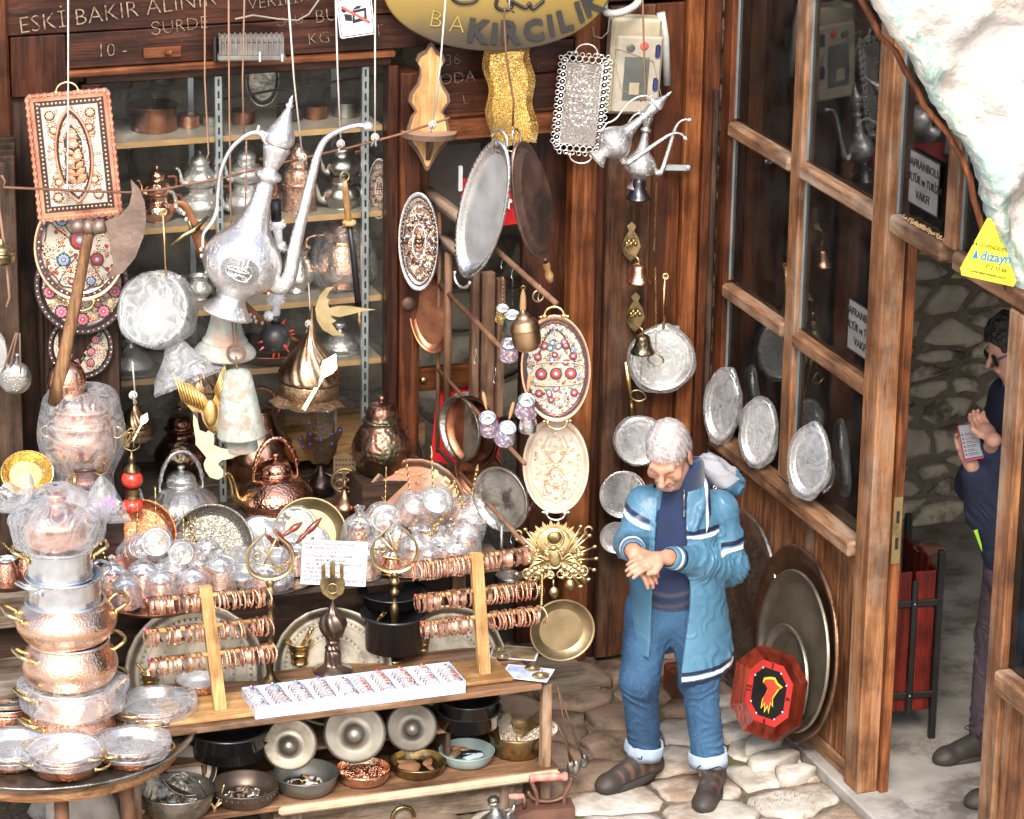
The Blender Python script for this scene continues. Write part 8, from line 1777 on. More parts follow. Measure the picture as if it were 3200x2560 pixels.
def folds(g,L):
 """irregular cloth creases: ridged waves with a wandering phase, fading away from each crease centre"""
 _,X,Y,Z=g.blk(g.lo,g.lo+g.h*g.n)
 n1=np.sin(X*31+Z*17+2*np.sin(Y*23))+np.sin(Y*27-Z*29+1.7*np.sin(X*19))+.7*np.sin(Z*53+X*41);n2=.5+.5*np.sin(X*37-Z*43+1.5*np.sin(Z*21+Y*33))
 for(c_,R0,f_,dr,am)in L:
  w_=np.exp(-((X-c_[0])**2+(Y-c_[1])**2+(Z-c_[2])**2)/(R0*R0));ph=f_*.7*(X*dr[0]+Y*dr[1]+Z*dr[2])+1.5*n1
  g.d-=(am*2.1*w_*(.35+.65*n2)*((1-np.abs(np.sin(ph)))**2-.3)).astype(np.float32)
def A(x,y,Y):return np.array(at(x,y,Y=Y))
def unit(v):v=np.array(v,float);return v/np.linalg.norm(v)
def skin_mat(name,c,c2,dark=None):
 m=plain(name,c,.5,c2=c2,vs=22,bmp=.0008,bs=160);b=m.node_tree.nodes['Principled BSDF'];b.inputs['Subsurface Weight'].default_value=.12;b.inputs['Subsurface Radius'].default_value=(.012,.004,.002);return m
skin=skin_mat('older_skin',(.50,.265,.18),(.41,.19,.12));stub=skin_mat('stubbled_skin',(.44,.27,.205),(.34,.21,.16));lipm=plain('lips',(.48,.17,.15),.4)
def fabric(name,c,c2,rough,vs=5,bmp=.0015,bs=260,sheen=0,streak=False):
 m,t,b=nodes(name);co=coords(t);n=N(t,'TexNoise');n.inputs['Scale'].default_value=vs;n.inputs['Detail'].default_value=6;t.links.new(co,n.inputs[0])
 col=ramp(t,n.outputs[0],[(.34,c2),(.66,c)])
 if streak:
  c2_=coords(t,(420,420,36));n2=N(t,'TexNoise');n2.inputs['Scale'].default_value=1;n2.inputs['Detail'].default_value=3;t.links.new(c2_,n2.inputs[0])
  col=mix(t,col,tuple(min(1,x*1.6+.02)for x in c),ramp(t,n2.outputs[0],[(.5,(0,0,0)),(.72,(.55,.55,.55))]))
 t.links.new(col,b.inputs[0]);b.inputs['Roughness'].default_value=rough;b.inputs['Sheen Weight'].default_value=sheen
 n3=N(t,'TexNoise');n3.inputs['Scale'].default_value=bs;t.links.new(co,n3.inputs[0]);bump(t,b,n3.outputs[0],bmp);MATS[name]=m;return m
denim=fabric('denim',(.030,.095,.19),(.007,.030,.078),.8,4,streak=True);denim_l=fabric('denim_reverse',(.36,.44,.54),(.28,.36,.46),.85)
jack=fabric('blue_nylon',(.085,.21,.32),(.055,.15,.24),.42,4,.0006);navy=fabric('navy_fleece',(.006,.022,.085),(.004,.014,.055),.9,8,.003,200,.4)
hoodg=fabric('grey_jersey',(.36,.37,.41),(.29,.30,.34),.9);wht=fabric('white_band',(.80,.81,.83),(.72,.74,.77),.6);dnv=fabric('dark_navy_band',(.012,.016,.045),(.01,.012,.03),.6)
man=thing('person','grey-haired man in a blue hooded jacket and jeans looking down at his hands','person')
# --- skeleton points (surveyed)
F_=unit((-.34,-.94,0));Sd=unit((.94,-.34,0))
hipR,kneR,ankR=A(2030,1900,-1.28),A(1998,2125,-1.34),A(2012,2375,-1.26)
hipL,kneL,ankL=A(2158,1900,-1.32),A(2185,2125,-1.44),A(2212,2412,-1.44)
pel,bel,che,nek=A(2095,1870,-1.30),A(2090,1770,-1.34),A(2115,1630,-1.34),A(2135,1520,-1.37)
shR,elR,wrR=A(2014,1575,-1.31),A(1970,1700,-1.40),A(1978,1722,-1.56)
shL,elL,wrL=A(2246,1590,-1.37),A(2282,1772,-1.38),A(2088,1742,-1.60)
fh=unit((-.52,-.66,-.56));sh_=unit(np.cross(fh,(0,0,1)))*-1
if sh_[0]<0:sh_=-sh_
uh=unit(np.cross(sh_,fh));uh=uh if uh[2]>0 else-uh
hc=A(2088,1420,-1.45)
def Hd(f,s_,u):return hc+(fh*f+sh_*s_+uh*u)*1.08
HB=[fh,sh_,uh]
b=SDF((-1.15,-1.80,-.0),(-.30,-1.05,1.72),.0042)
# head and face
b.ell(Hd(-.012,0,.035),(.098,.076,.092),HB,.0);b.ell(Hd(.025,0,-.03),(.068,.062,.085),HB,.03)
b.ell(Hd(.045,0,-.088),(.038,.040,.030),HB,.03);b.cap(Hd(-.0,.05,-.065),Hd(.06,.02,-.095),.018,.016,.03);b.cap(Hd(-.0,-.05,-.065),Hd(.06,-.02,-.095),.018,.016,.03)
b.cap(Hd(.078,.038,.022),Hd(.088,.008,.014),.011,.012,.014);b.cap(Hd(.078,-.038,.022),Hd(.088,-.008,.014),.011,.012,.014)
b.cap(Hd(.086,0,.010),Hd(.118,0,-.032),.009,.0135,.012);b.ell(Hd(.112,0,-.036),(.014,.017,.011),HB,.008);[b.ell(Hd(.098,s_*.014,-.038),(.011,.008,.008),HB,.006)for s_ in(1,-1)]
for s_ in(1,-1):
 b.ell(Hd(.082,s_*.033,-.002),(.012,.017,.012),HB,.006,sub=True);b.ell(Hd(.073,s_*.033,-.003),(.014,.015,.011),HB,.004);b.cap(Hd(.088,s_*.022,-.010),Hd(.078,s_*.046,-.012),.0035,.003,.006)
 b.ell(Hd(.066,s_*.046,-.030),(.022,.020,.022),HB,.02);b.cap(Hd(.094,s_*.020,-.040),Hd(.078,s_*.036,-.068),.005,.005,.010)
 e0=Hd(-.008,s_*.078,-.012);b.ell(e0,(.019,.008,.033),HB,.006);b.ell(Hd(-.004,s_*.088,-.006),(.010,.006,.020),HB,.004,sub=True);b.ell(Hd(-.004,s_*.080,-.038),(.009,.007,.010),HB,.005)
b.cap(Hd(.090,.020,-.064),Hd(.090,-.020,-.064),.0065,.0065,.006);b.cap(Hd(.087,.017,-.075),Hd(.087,-.017,-.075),.007,.007,.005);b.cap(Hd(.100,.024,-.0695),Hd(.100,-.024,-.0695),.0022,.0022,.003,sub=True)
b.cap(Hd(.076,.012,-.092),Hd(.076,-.012,-.092),.016,.016,.02)
for z_ in(.045,.056,.067):b.cap(Hd(.089-.0*z_,.034,z_),Hd(.0895,-.034,z_),.0016,.0016,.004,sub=True)
b.cap(Hd(-.03,0,-.05),nek,.054,.062,.03);b.cap(nek,che,.07,.12,.05)
b.cap(che,pel,.12,.125,.04,F_,.8);b.cap(shR,shL,.055,.055,.05)
for(h_,k_,a_)in((hipR,kneR,ankR),(hipL,kneL,ankL)):b.cap(h_,k_,.078,.055,.03);b.cap(k_,a_,.053,.038,.02)
b.chain([shR,elR,wrR],[.05,.042,.030],.02);b.chain([shL,elL,wrL],[.05,.042,.030],.02)
# hands: left over right
def hand(w0,palm,up,fdir,thumb,spread,curl,n_=4):
 """palm ellipsoid + four unequal fingers of three bones + thumb"""
 p=np.array(palm);f=unit(fdir);u_=unit(up);s_=unit(np.cross(f,u_));u_=unit(np.cross(s_,f))
 b.cap(w0,p-f*.03,.027,.028,.02,u_,.75);b.ell(p,(.046,.040,.019),[f,s_,u_],.012)
 for i in range(4):
  q0=p+f*.032+s_*(i-1.5)*.0195*spread+u_*.002;L_=(.074,.084,.079,.062)[i];r_=(.0092,.0095,.0090,.0080)[i];d_=f+s_*(i-1.5)*.035;q1=q0+unit(d_)*L_*.48;d2=unit(d_-u_*curl[0]);q2=q1+d2*L_*.34;q3=q2+unit(d_-u_*curl[1])*L_*.26
  b.chain([q0,q1,q2,q3],[r_*1.12,r_*1.0,r_*.93,r_*.8],.0035);b.ell(q0+u_*.004,(.010,.010,.009),None,.006)
 t0=p-f*.016+s_*thumb*.030;t1=t0+s_*thumb*.020+f*.030-u_*.006;t2=t1+f*.030-u_*.004-s_*thumb*.004;b.chain([t0,t1,t2],[.016,.0115,.0085],.008)
pL=A(2036,1752,-1.625);hand(wrL,pL,(-.05,-.55,.83),A(1955,1782,-1.66)-pL,-1,.92,(.55,1.1));
pR=A(2000,1752,-1.60);hand(wrR,pR,(.2,.5,-.8),A(2030,1795,-1.64)-A(1990,1742,-1.60),1,.95,(-.5,-.95))
def bm(C):
 D=C-hc;f,s_,u=D@fh,D@sh_,D@uh;o=np.zeros(len(C))
 o[(u<-.045)&(f>.0)&(u>-.13)&(abs(s_)<.08)]=1;o[(f>.082)&(abs(u+.070)<.0125)&(abs(s_)<.022)]=2;return o
body=b.mesh('body',[skin,stub,lipm],man,bm,1)
# --- hair
h=SDF(hc-.16,hc+.16,.0042);h.ell(Hd(-.016,0,.042),(.104,.083,.099),HB,0);h.ell(Hd(-.055,0,-.01),(.062,.078,.075),HB,.02)
h.ell(Hd(.10,0,-.045),(.105,.095,.105),HB,.02,True);h.ell(Hd(-.004,.085,-.014),(.036,.034,.052),HB,.008,True);h.ell(Hd(-.004,-.085,-.014),(.036,.034,.052),HB,.008,True);h.ell(Hd(-.03,0,-.13),(.12,.1,.05),HB,.02,True)
_,X,Y,Z=h.blk(h.lo,h.lo+h.h*h.n);h.d+=(.0022*np.sin(X*170+Z*60)*np.sin(Y*150+Z*90)+.0016*np.sin(Z*310+X*140)).astype(np.float32)
hair_m=plain('grey_hair',(.46,.42,.42),.55,c2=(.34,.29,.28),vs=40,bmp=.004,bs=120)
hr=h.mesh('hair',[hair_m],man,smooth=1)
vs_=[v.co.copy()for v in hr.data.vertices];ns_=[v.normal.copy()for v in hr.data.vertices];rr=random.Random(3);mb=MB(plain('white_hair_strand',(.60,.57,.57),.5,c2=(.36,.32,.31),vs=60))
for i in range(7000):
 j=rr.randrange(len(vs_));p=vs_[j];n_=ns_[j];D=np.array(p)-hc
 if D@fh>.07 and D@uh<.02:continue
 fl_=(n_*.12+Vector(fh)*.62+Vector((0,0,-.45))+Vector(sh_)*.35*(1 if D@sh_>.0 else-1)+Vector((rr.gauss(0,.3),rr.gauss(0,.3),rr.gauss(0,.25))));fl_=(fl_-n_*min(0,fl_.dot(n_))*.9).normalized();sd_=fl_.cross(n_).normalized()*.0007;L_=rr.uniform(.008,.017)
 mb.add([p-sd_,p+sd_,p+fl_*L_+n_*.0012],[(0,1,2)],0,False)
mb.obj('hair_strands',hr,kind='stuff')
eb=MB(plain('brow_hair',(.30,.25,.23),.7))
for s_ in(1,-1):
 for i in range(46):u=rr.random();p=Vector(Hd(.093-.010*u,s_*(.012+.034*u),.018+.006*u));eb.add([p,p+Vector((.0012,0,.001)),p+Vector(fh)*.006+Vector(sh_)*s_*.007],[(0,1,2)],0,False)
eb.obj('eyebrows',man)
# --- jeans with turned-up cuffs
j_=SDF((-1.0,-1.62,.0),(-.40,-1.1,.90),.005)
j_.cap(pel+(0,0,.02),pel-(0,0,.06),.135,.14,.03,F_,.78);hemR,hemL=ankR+(0,0,.055),ankL+(0,0,.065)
for(h_,k_,a_)in((hipR,kneR,hemR),(hipL,kneL,hemL)):j_.cap(h_,k_,.100,.078,.035);j_.cap(k_,a_,.075,.065,.03)
_,X,Y,Z=j_.blk(j_.lo,j_.lo+j_.h*j_.n)
folds(j_,((kneR-(0,0,.05),.13,95,(.5,.3,1.),.006),(kneL-(0,0,.05),.13,90,(-.5,.3,1.),.006),(hemR+(0,0,.08),.12,120,(.2,.6,1.),.007),(hemL+(0,0,.08),.12,115,(-.3,.5,1.),.007),(pel-(0,0,.11),.14,85,(.9,0,.5),.006),(hipR-(0,0,.1),.12,80,(.7,0,-.8),.004),(hipL-(0,0,.1),.12,80,(.7,0,.8),.004)))
j_.d=np.maximum(j_.d,np.broadcast_to(hemR[2]-.02-Z+0*X,j_.d.shape)).astype(np.float32)
j_.d=np.where((X<-.69)|(Z>.3),j_.d,np.maximum(j_.d,hemL[2]-.02-Z)).astype(np.float32)
jn=j_.mesh('jeans',[denim],man)
for c_,t_ in((hemR,6),(hemL,-4)):
 MB(denim_l).lathe([(.062,-.030),(.076,-.034),(.080,-.008),(.079,.022),(.076,.028),(.068,.025)],40,Matrix.Translation(c_)@RX(t_)@RY(t_),mod=lambda a,u,r:1+.03*sin(5*a)+.02*sin(9*a+2)).obj('turned_cuff',jn)
seam=MB(plain('seam_thread',(.30,.34,.36),.8))
for(h_,k_,a_,s_)in((hipR,kneR,hemR,-.0),(hipL,kneL,hemL,.05)):pts=[Vector(q+F_*.092+Sd*(.045))for q in(h_,(h_+k_)/2,k_)]+[Vector(a_+F_*.078+Sd*.03)];seam.tube(sweep(pts,4),.0016,4)
# --- sweater
s_=SDF((-1.05,-1.66,.75),(-.38,-1.12,1.50),.005)
s_.cap(bel,che,.155,.150,.03,F_,.82);s_.cap(pel+(0,0,.03),bel,.148,.155,.03,F_,.84);s_.cap(che,nek,.13,.085,.05,F_,.85);s_.cap(nek-(0,0,.02),nek+(0,0,.085)+F_*.012,.080,.082,.02)
_,X,Y,Z=s_.blk(s_.lo,s_.lo+s_.h*s_.n)
w_=np.exp(-((Z-.84)/.07)**2);s_.d+=(.007*w_*np.sin(95*(Z+.25*(X+.7))+4*np.sin(X*14))).astype(np.float32);s_.d+=(.004*np.sin(40*(X+Z*.3)+3*np.sin(Z*17))).astype(np.float32)*np.exp(-((Z-1.05)/.15)**2).astype(np.float32)
s_.ell(nek+(0,0,.15),(.072,.072,.085),None,.008,True)
s_.d=np.maximum(s_.d,np.broadcast_to((.785+.05*(X+.7))-Z,s_.d.shape)).astype(np.float32)
sw=s_.mesh('sweater',[navy],man)
zp=MB(silver_old).tube([Vector(nek+F_*.083+(0,0,.02)),Vector(nek+F_*.105+(0,0,-.06))],.003,5);zp.box((-.004,-.003,-.03),(.004,.003,0),Matrix.Translation(nek+F_*.113+(0,0,-.055)));zp.obj('zip',sw)
# --- jacket: hollow shell open down the front, sleeves, cuffs, bands
c_=SDF((-1.15,-1.75,.44),(-.24,-1.02,1.56),.0052)
hemc=pel+Sd*.05-(0,0,.22)+F_*.02;c_.cap(hemc,bel+Sd*.03,.208,.182,.03,F_,.95);c_.cap(bel+Sd*.02,che,.178,.168,.03,F_,.86);c_.cap(che,nek-(0,0,.03),.160,.105,.05,F_,.86);c_.cap(shR-(0,0,.012),shL-(0,0,.012),.068,.072,.045)
_,X,Y,Z=c_.blk(c_.lo,c_.lo+c_.h*c_.n);u=(X-che[0])*Sd[0]+(Y-che[1])*Sd[1];v=(X-che[0])*F_[0]+(Y-che[1])*F_[1]
inn=SDF(c_.lo,c_.lo+c_.h*(c_.n-1),c_.h);inn.cap(hemc-(0,0,.2),bel+Sd*.03,.189,.161,.03,F_,.93);inn.cap(bel+Sd*.01,che,.157,.150,.03,F_,.84);inn.cap(che,nek+(0,0,.1),.138,.086,.05,F_,.86)
n_=np.minimum(c_.d.shape,inn.d.shape);sl=tuple(slice(0,q)for q in n_);c_.d[sl]=np.maximum(c_.d[sl],-inn.d[sl])
zz=np.clip((1.28-Z)/.5,0,1.2);uR=-.085-.012*zz;uL=.040+.012*np.sin(Z*9)+.0*zz
op=np.maximum(np.maximum(uR-u,u-uL),.02-v);c_.d=np.maximum(c_.d,-op).astype(np.float32)
c_.d=np.maximum(c_.d,np.where(u<-.05,.60-Z,(.49+.10*np.clip(u+.02,-.2,.3))-Z)).astype(np.float32)
c_.chain([shR,elR,wrR+(elR-wrR)*.35],[.070,.062,.052],.03);c_.chain([shL,(shL+elL)/2,elL,(elL+wrL)/2,wrL+(elL-wrL)*.22],[.074,.069,.070,.061,.050],.03)
c_.chain([wrR+(elR-wrR)*.38,wrR+(elR-wrR)*.12],[.050,.047],.006);c_.chain([wrL+(elL-wrL)*.26,wrL+(elL-wrL)*.06],[.049,.046],.006)
ctr=[nek+Sd*.07*a+F_*b_+np.array((0,0,z_))for a,b_,z_ in((-1.45,.055,-.07),(-1.25,.02,.0),(-.9,-.06,.035),(0,-.10,.05),(.9,-.06,.045),(1.25,.02,.01),(.95,.085,-.06),(.62,.115,-.14))]
c_.chain(ctr,[.016]*8,.012)
for w0,w1 in((wrR,elR),(wrL,elL)):d_=unit(w0-w1);c_.cap(w0-d_*.02,w0+d_*.05,.036,.036,.0,sub=True)
folds(c_,((elL,.13,105,(.9,.2,.55),.008),((elL+wrL)/2,.11,110,(1.,.2,-.35),.008),((shL+elL)/2,.12,70,(.5,.1,-1.),.006),(elR,.10,110,(.3,.3,1.),.007),((shR+elR)/2,.1,75,(.6,0,1.),.005),(hemc+Sd*.12,.2,42,(1.,.3,.25),.006),(shL+Sd*0,.10,85,(1,0,.4),.004),(bel+Sd*.14,.14,60,(.7,.1,-.8),.005),(che+Sd*.12+F_*.1,.13,60,(.8,.2,.6),.004),(shR+(0,0,.0),.09,80,(.8,0,-.6),.004),(shL-(0,0,.06),.10,95,(.9,.1,.5),.006),(hemc+Sd*.1+F_*.1+(0,0,.12),.2,50,(1.,.1,.1),.005)))
def jband(C):
 """signed widths of the white and navy bands knitted into cuffs, sleeves, chest, collar and hem"""
 w_=np.full(len(C),-1.);n_=np.full(len(C),-1.)
 def put(t_,m,dist,half):v=np.where(m,half-np.abs(dist),-1);t_[:]=np.maximum(t_,v)
 uu=(C-che)@Sd;vv=(C-che)@F_;z_=C[:,2]
 for w0,w1 in((wrL,elL),(wrR,elR)):
  ax=unit(w1-w0);t=(C-w0)@ax;i_=np.linalg.norm(C-w0-t[:,None]*ax,axis=1)<.08;put(w_,i_&(t<.12),t-.038,.008);put(n_,i_&(t<.12),t-.066,.007)
 zc=shL[2]+(elL[2]-shL[2])*.60;r_=uu>.175;put(w_,r_,z_-zc-.05*(uu-.2),.0085);put(n_,r_,z_-zc-.027-.05*(uu-.2),.010)
 zc=shR[2]-.02-.45*(uu+.2);r_=(uu<-.11);put(w_,r_,z_-zc,.008);put(n_,r_,z_-zc-.024,.009)
 f_=(vv>.03)&(uu>.02)&(uu<.165)&(np.linalg.norm(np.cross(C-wrL,unit(elL-wrL)),axis=1)>.085);put(w_,f_,z_-1.118,.008);put(n_,f_,z_-1.14,.009)
 hz=.49+.10*np.clip(uu+.02,-.2,.3);i_=uu>.03;put(w_,i_,z_-hz-.036,.009);put(n_,i_,z_-hz-.058,.008);put(n_,i_,z_-hz-.010,.012)
 cd=np.min([np.linalg.norm(C-(ctr[i]*(1-q)+ctr[i+1]*q),axis=1)for i in(4,5,6)for q in(0,.33,.66,1)],axis=0);k_=(C-nek)@unit(Sd-F_*.2);put(w_,cd<.06,k_-.078,.006);put(n_,cd<.06,k_-.093,.006)
 return np.stack([np.clip(w_*60+.5,0,1),np.clip(n_*60+.5,0,1),w_*0,w_*0+1],1)
jt=jack.node_tree;jb=jt.nodes['Principled BSDF'];src=jb.inputs[0].links[0].from_socket;av=N(jt,'Attribute',attribute_name='bands');sx_=N(jt,'SeparateColor');jt.links.new(av.outputs['Color'],sx_.inputs[0])
jcol=mix(jt,mix(jt,src,(.012,.016,.05),ramp(jt,sx_.outputs[1],[(.46,(0,0,0)),(.54,(1,1,1))])),(.80,.81,.83),ramp(jt,sx_.outputs[0],[(.46,(0,0,0)),(.54,(1,1,1))]));jt.links.new(jcol,jb.inputs[0])
jk=c_.mesh('jacket',[jack],man,vat=jband)
zb=MB(plain('zip_teeth',(.25,.30,.38),.4,.5));
for uu_,z0_,z1_ in((.044,1.17,.50),(-.098,1.10,.62)):
 pts=[]
 for i in range(13):z_=z0_+(z1_-z0_)*i/12;r_=.145 if z_<1.2 else.13;p=che*np.array((1,1,0))+Sd*(uu_+.012*sin(z_*9)*(uu_>0))+F_*math.sqrt(max(.002,r_*r_*(1-(uu_/.19)**2)))+np.array((0,0,z_));pts.append(p)
 zb.tube(pts,.0035,5)
zb.obj('zip',jk)
pz=MB(black_m).tube([Vector(che+Sd*.172+F_*.055+(0,0,-.34)),Vector(che+Sd*.185+F_*.045+(0,0,-.48))],.004,5);pz.obj('pocket_zip',jk)
hb0=A(2262,1475,-1.24);hx=unit(A(2330,1525,-1.20)-A(2185,1420,-1.28));hn=unit(np.cross(hx,(0,1,.25)));hn=hn if hn[2]>0 else-hn;hy=unit(np.cross(hn,hx));HH=[hx,hy,hn]
hd_=SDF(hb0-.24,hb0+.24,.005);hd_.ell(hb0-hn*.02,(.128,.10,.055),HH,0);hd_.ell(hb0+hn*.004+hx*.005,(.105,.082,.046),HH,.015);hd_.ell(hb0+hn*.050,(.075,.06,.035),HH,.02,True)
folds(hd_,((hb0,.16,75,(.3,.9,.5),.006),))
def hm_(C):D=C-hb0;return((D[:,2]>-.035+.42*(D@Sd))&(D@Sd<.105)).astype(int)
hd_.mesh('hood',[jack,hoodg],jk,hm_)
MB(silver).torus(.007,.002,12,6,Matrix.Translation(A(2234,1524,-1.42))@RX(80)).obj('eyelet',jk)
# --- shoes
def shoe(ank,dirv,L_,name='shoe'):
 d_=unit(dirv);s2=np.array((-d_[1],d_[0],0));a0=np.array((ank[0],ank[1],0));q=SDF(a0-.32,a0+np.array((.32,.32,.2)),.0045)
 heel=a0-d_*.055;toe=a0+d_*(L_-.10)
 q.cap(heel+(0,0,.045),heel+(0,0,.10)+d_*.01,.043,.040,.01);q.cap(heel+(0,0,.05),toe+(0,0,.038),.043,.046,.02,s2,1.0);q.cap(a0+(0,0,.095),toe-d_*.06+(0,0,.058),.042,.038,.02);q.ell(toe+d_*.012+(0,0,.034),(.055,.046,.034),[d_,s2,(0,0,1)],.02)
 _,X,Y,Z=q.blk(q.lo,q.lo+q.h*q.n);q.d=np.maximum(q.d,np.broadcast_to(.012-Z,q.d.shape)).astype(np.float32)
 def m_(C):
  D=C-a0;f=D@d_;s3=D@s2;o=np.zeros(len(C));z_=C[:,2];o[z_<.034]=1;i=(z_>.042)&(f>-.05)&(f<L_-.13)&(np.sin(f*110+abs(s3)*50)>.2)&(abs(s3)>.012);o[i]=2;return o
 so=q.mesh(name,[plain('shoe_leather',(.045,.034,.028),.6,c2=(.022,.018,.016)),plain('shoe_sole',(.035,.032,.03),.7),plain('shoe_panel',(.11,.058,.042),.6,c2=(.07,.04,.03))],man,m_)
 MB(MATS['shoe_sole']).lathe([(1,.002),(1.04,.010),(1.02,.030),(.94,.032),(0,.03)],40,Matrix.Translation(Vector((heel+toe)/2+d_*.012))@Matrix((tuple(d_)+(0,),tuple(s2)+(0,),(0,0,1,0),(0,0,0,1))).transposed()@SC(L_*.52,.050,1),mod=lambda a,u,r:1+.012*sin(30*a)).obj('sole',so)
 lc=MB(plain('black_lace',(.02,.018,.016),.8))
 for i in range(5):c0=Vector(a0+d_*(.055+.020*i)+np.array((0,0,.114-.010*i)));lc.tube([c0-Vector(s2)*.022+Vector((0,0,-.008)),c0+Vector((0,0,.004)),c0+Vector(s2)*.022+Vector((0,0,-.008))],.0028,5)
 for g_ in(1,-1):c0=Vector(a0+d_*.055+np.array((0,0,.124)));lc.tube(sweep([c0,c0+Vector(s2)*g_*.035+Vector((0,0,.015)),c0+Vector(s2)*g_*.055+Vector(d_)*.02,c0+Vector(s2)*g_*.02+Vector(d_)*.015,c0],4),.0026,5)
 lc.obj('laces',so)
shoe(ankR,(-.93,-.42,0),.30);shoe(ankL+(0.01,-.03,0),(-.55,-.84,0),.28)
t=thing('metal_clasp','small grey metal piece held under the old man\'s fingers','metal piece',Matrix.Translation(A(1995,1785,-1.635)));MB(silver_old).lathe([(.006,0),(.012,.004),(.013,.02),(.006,.028)],12,RX(40)).ell((.014,0,-.004),(.018,.007,.010)).obj('clasp',t)
# --- second man in the passage, mostly behind the door stile
skin2=skin_mat('younger_skin',(.46,.25,.18),(.38,.19,.13));hair2=plain('black_curly_hair',(.018,.014,.012),.5,c2=(.008,.007,.006),vs=60,bmp=.01,bs=110)
navy2=fabric('navy_sweatshirt',(.010,.016,.045),(.006,.010,.028),.9,7,.002);plumt=fabric('plum_trousers',(.075,.050,.065),(.045,.032,.042),.8,5);
m2=thing('person','younger man with curly black hair and glasses reading a phone behind the door','person')
def B_(x,y,X):return np.array(at(x,y,X=X))
f2=unit((-.93,.02,-.34));s2_=unit(np.cross(f2,(0,0,1)));u2=unit(np.cross(s2_,f2));u2=u2 if u2[2]>0 else-u2;HB2=[f2,s2_,u2]
hc2=B_(3160,1085,.62)
def H2(f,s_,u):return hc2+f2*f+s2_*s_+u2*u
nk=B_(3195,1230,.66);ch2=nk-(0,-.0,.26);pv=nk+np.array((.025,-.02,-.66))
b=SDF(np.minimum(hc2,pv)-(.50,.40,1.02),np.maximum(hc2,pv)+(.28,.35,.80),.0052);b.lo[2]=0;b=SDF((-.0,-2.15,0),(.98,-1.15,2.05),.0052)
b.ell(H2(-.01,0,.03),(.096,.075,.095),HB2,0);b.ell(H2(.025,0,-.03),(.065,.060,.080),HB2,.03);b.ell(H2(.045,0,-.088),(.034,.036,.028),HB2,.03);b.cap(H2(.085,0,.01),H2(.115,0,-.03),.008,.012,.01)
for s_ in(1,-1):b.ell(H2(-.005,s_*.076,-.012),(.017,.008,.030),HB2,.005);b.ell(H2(-.002,s_*.086,-.008),(.009,.006,.018),HB2,.004,True)
b.cap(H2(.088,.016,-.066),H2(.088,-.016,-.066),.008,.008,.006)
shA=nk+np.array((-.05,-.16,-.07));shB=nk+np.array((.04,.17,-.07));wA,wB=B_(3035,1450,.44),B_(3105,1375,.46)
elA=B_(3080,1600,.56);elB=elA+np.array((.08,.26,.02))
b.cap(H2(-.02,0,-.05),nk,.052,.06,.03);b.cap(nk,ch2,.07,.12,.05);b.cap(ch2,pv,.12,.12,.04);b.cap(shA,shB,.05,.05,.05)
aR,aL=np.array((.665,-1.50,.09)),np.array((.60,-1.92,.09));kR,kL=aR+(.02,.02,.45),aL+(.0,.05,.45);hR,hL=pv+(0,.08,-.05),pv+(0,-.09,-.05)
for(h_,k_,a_)in((hR,kR,aR),(hL,kL,aL)):b.cap(h_,k_,.07,.05,.03);b.cap(k_,a_,.05,.038,.02)
b.chain([shA,elA,wA],[.045,.04,.028],.02);b.chain([shB,elB,wB],[.045,.04,.028],.02)
_hb=b
def hand2(w0,tip,up,th):
 p=(np.array(w0)*.4+np.array(tip)*.6);f=unit(np.array(tip)-w0);u_=unit(up);s_=unit(np.cross(f,u_));u_=unit(np.cross(s_,f));b.cap(w0,p,.026,.026,.02,u_,.75);b.ell(p,(.042,.038,.018),[f,s_,u_],.012)
 for i in range(4):
  q0=p+f*.03+s_*(i-1.5)*.019;L_=(.070,.078,.074,.058)[i];q1=q0+unit(f+u_*.25)*L_*.45;q2=q1+unit(f*.5+u_*.9)*L_*.33;q3=q2+unit(-f*.2+u_)*L_*.25;b.chain([q0,q1,q2,q3],[.0098,.009,.0085,.0075],.0035)
 t0=p-f*.012+s_*th*.03;b.chain([t0,t0+s_*th*.014+f*.03+u_*.012,t0+f*.06+u_*.02],[.015,.011,.0085],.008)
ph=B_(3030,1405,.43)
hand2(wA,B_(3015,1395,.44),(-.2,-.6,.7),1);hand2(wB,B_(3062,1325,.45),(-.2,-.6,.7),-1)
b.mesh('body',[skin2],m2,smooth=1)
h=SDF(hc2-.17,hc2+.17,.005);h.ell(H2(-.016,0,.045),(.104,.086,.104),HB2,0);h.ell(H2(.10,0,-.045),(.10,.095,.10),HB2,.02,True);h.ell(H2(-.03,0,-.13),(.12,.1,.06),HB2,.02,True)
for s_ in(1,-1):h.ell(H2(-.004,s_*.085,-.02),(.026,.03,.042),HB2,.008,True)
rr=random.Random(5)
for i in range(170):
 v=np.array((rr.gauss(-.1,1),rr.gauss(0,1),rr.gauss(.5,.8)));v=v/np.linalg.norm(v)*np.array((.103,.086,.100));h.ell(H2(v[0]-.014,v[1],v[2]+.045),(.013,.013,.013),None,.006)if v[0]<.085 and v[2]>-.05 else None
h.mesh('hair',[hair2],m2,smooth=1)
q=SDF((.05,-2.1,.62),(.98,-1.2,1.66),.006);q.cap(nk-(0,0,.03),ch2,.10,.165,.05);q.cap(ch2,pv+(0,0,.02),.165,.160,.04);q.cap(shA,shB,.085,.085,.04);q.chain([shA,elA,wA+(elA-wA)*.2],[.085,.08,.052],.03);q.chain([shB,elB,wB+(elB-wB)*.2],[.08,.075,.050],.03);q.cap(nk,nk+(0,0,.04),.075,.07,.02);q.ell(nk+(0,0,.1),(.06,.06,.07),None,.01,True)
_,X,Y,Z=q.blk(q.lo,q.lo+q.h*q.n)
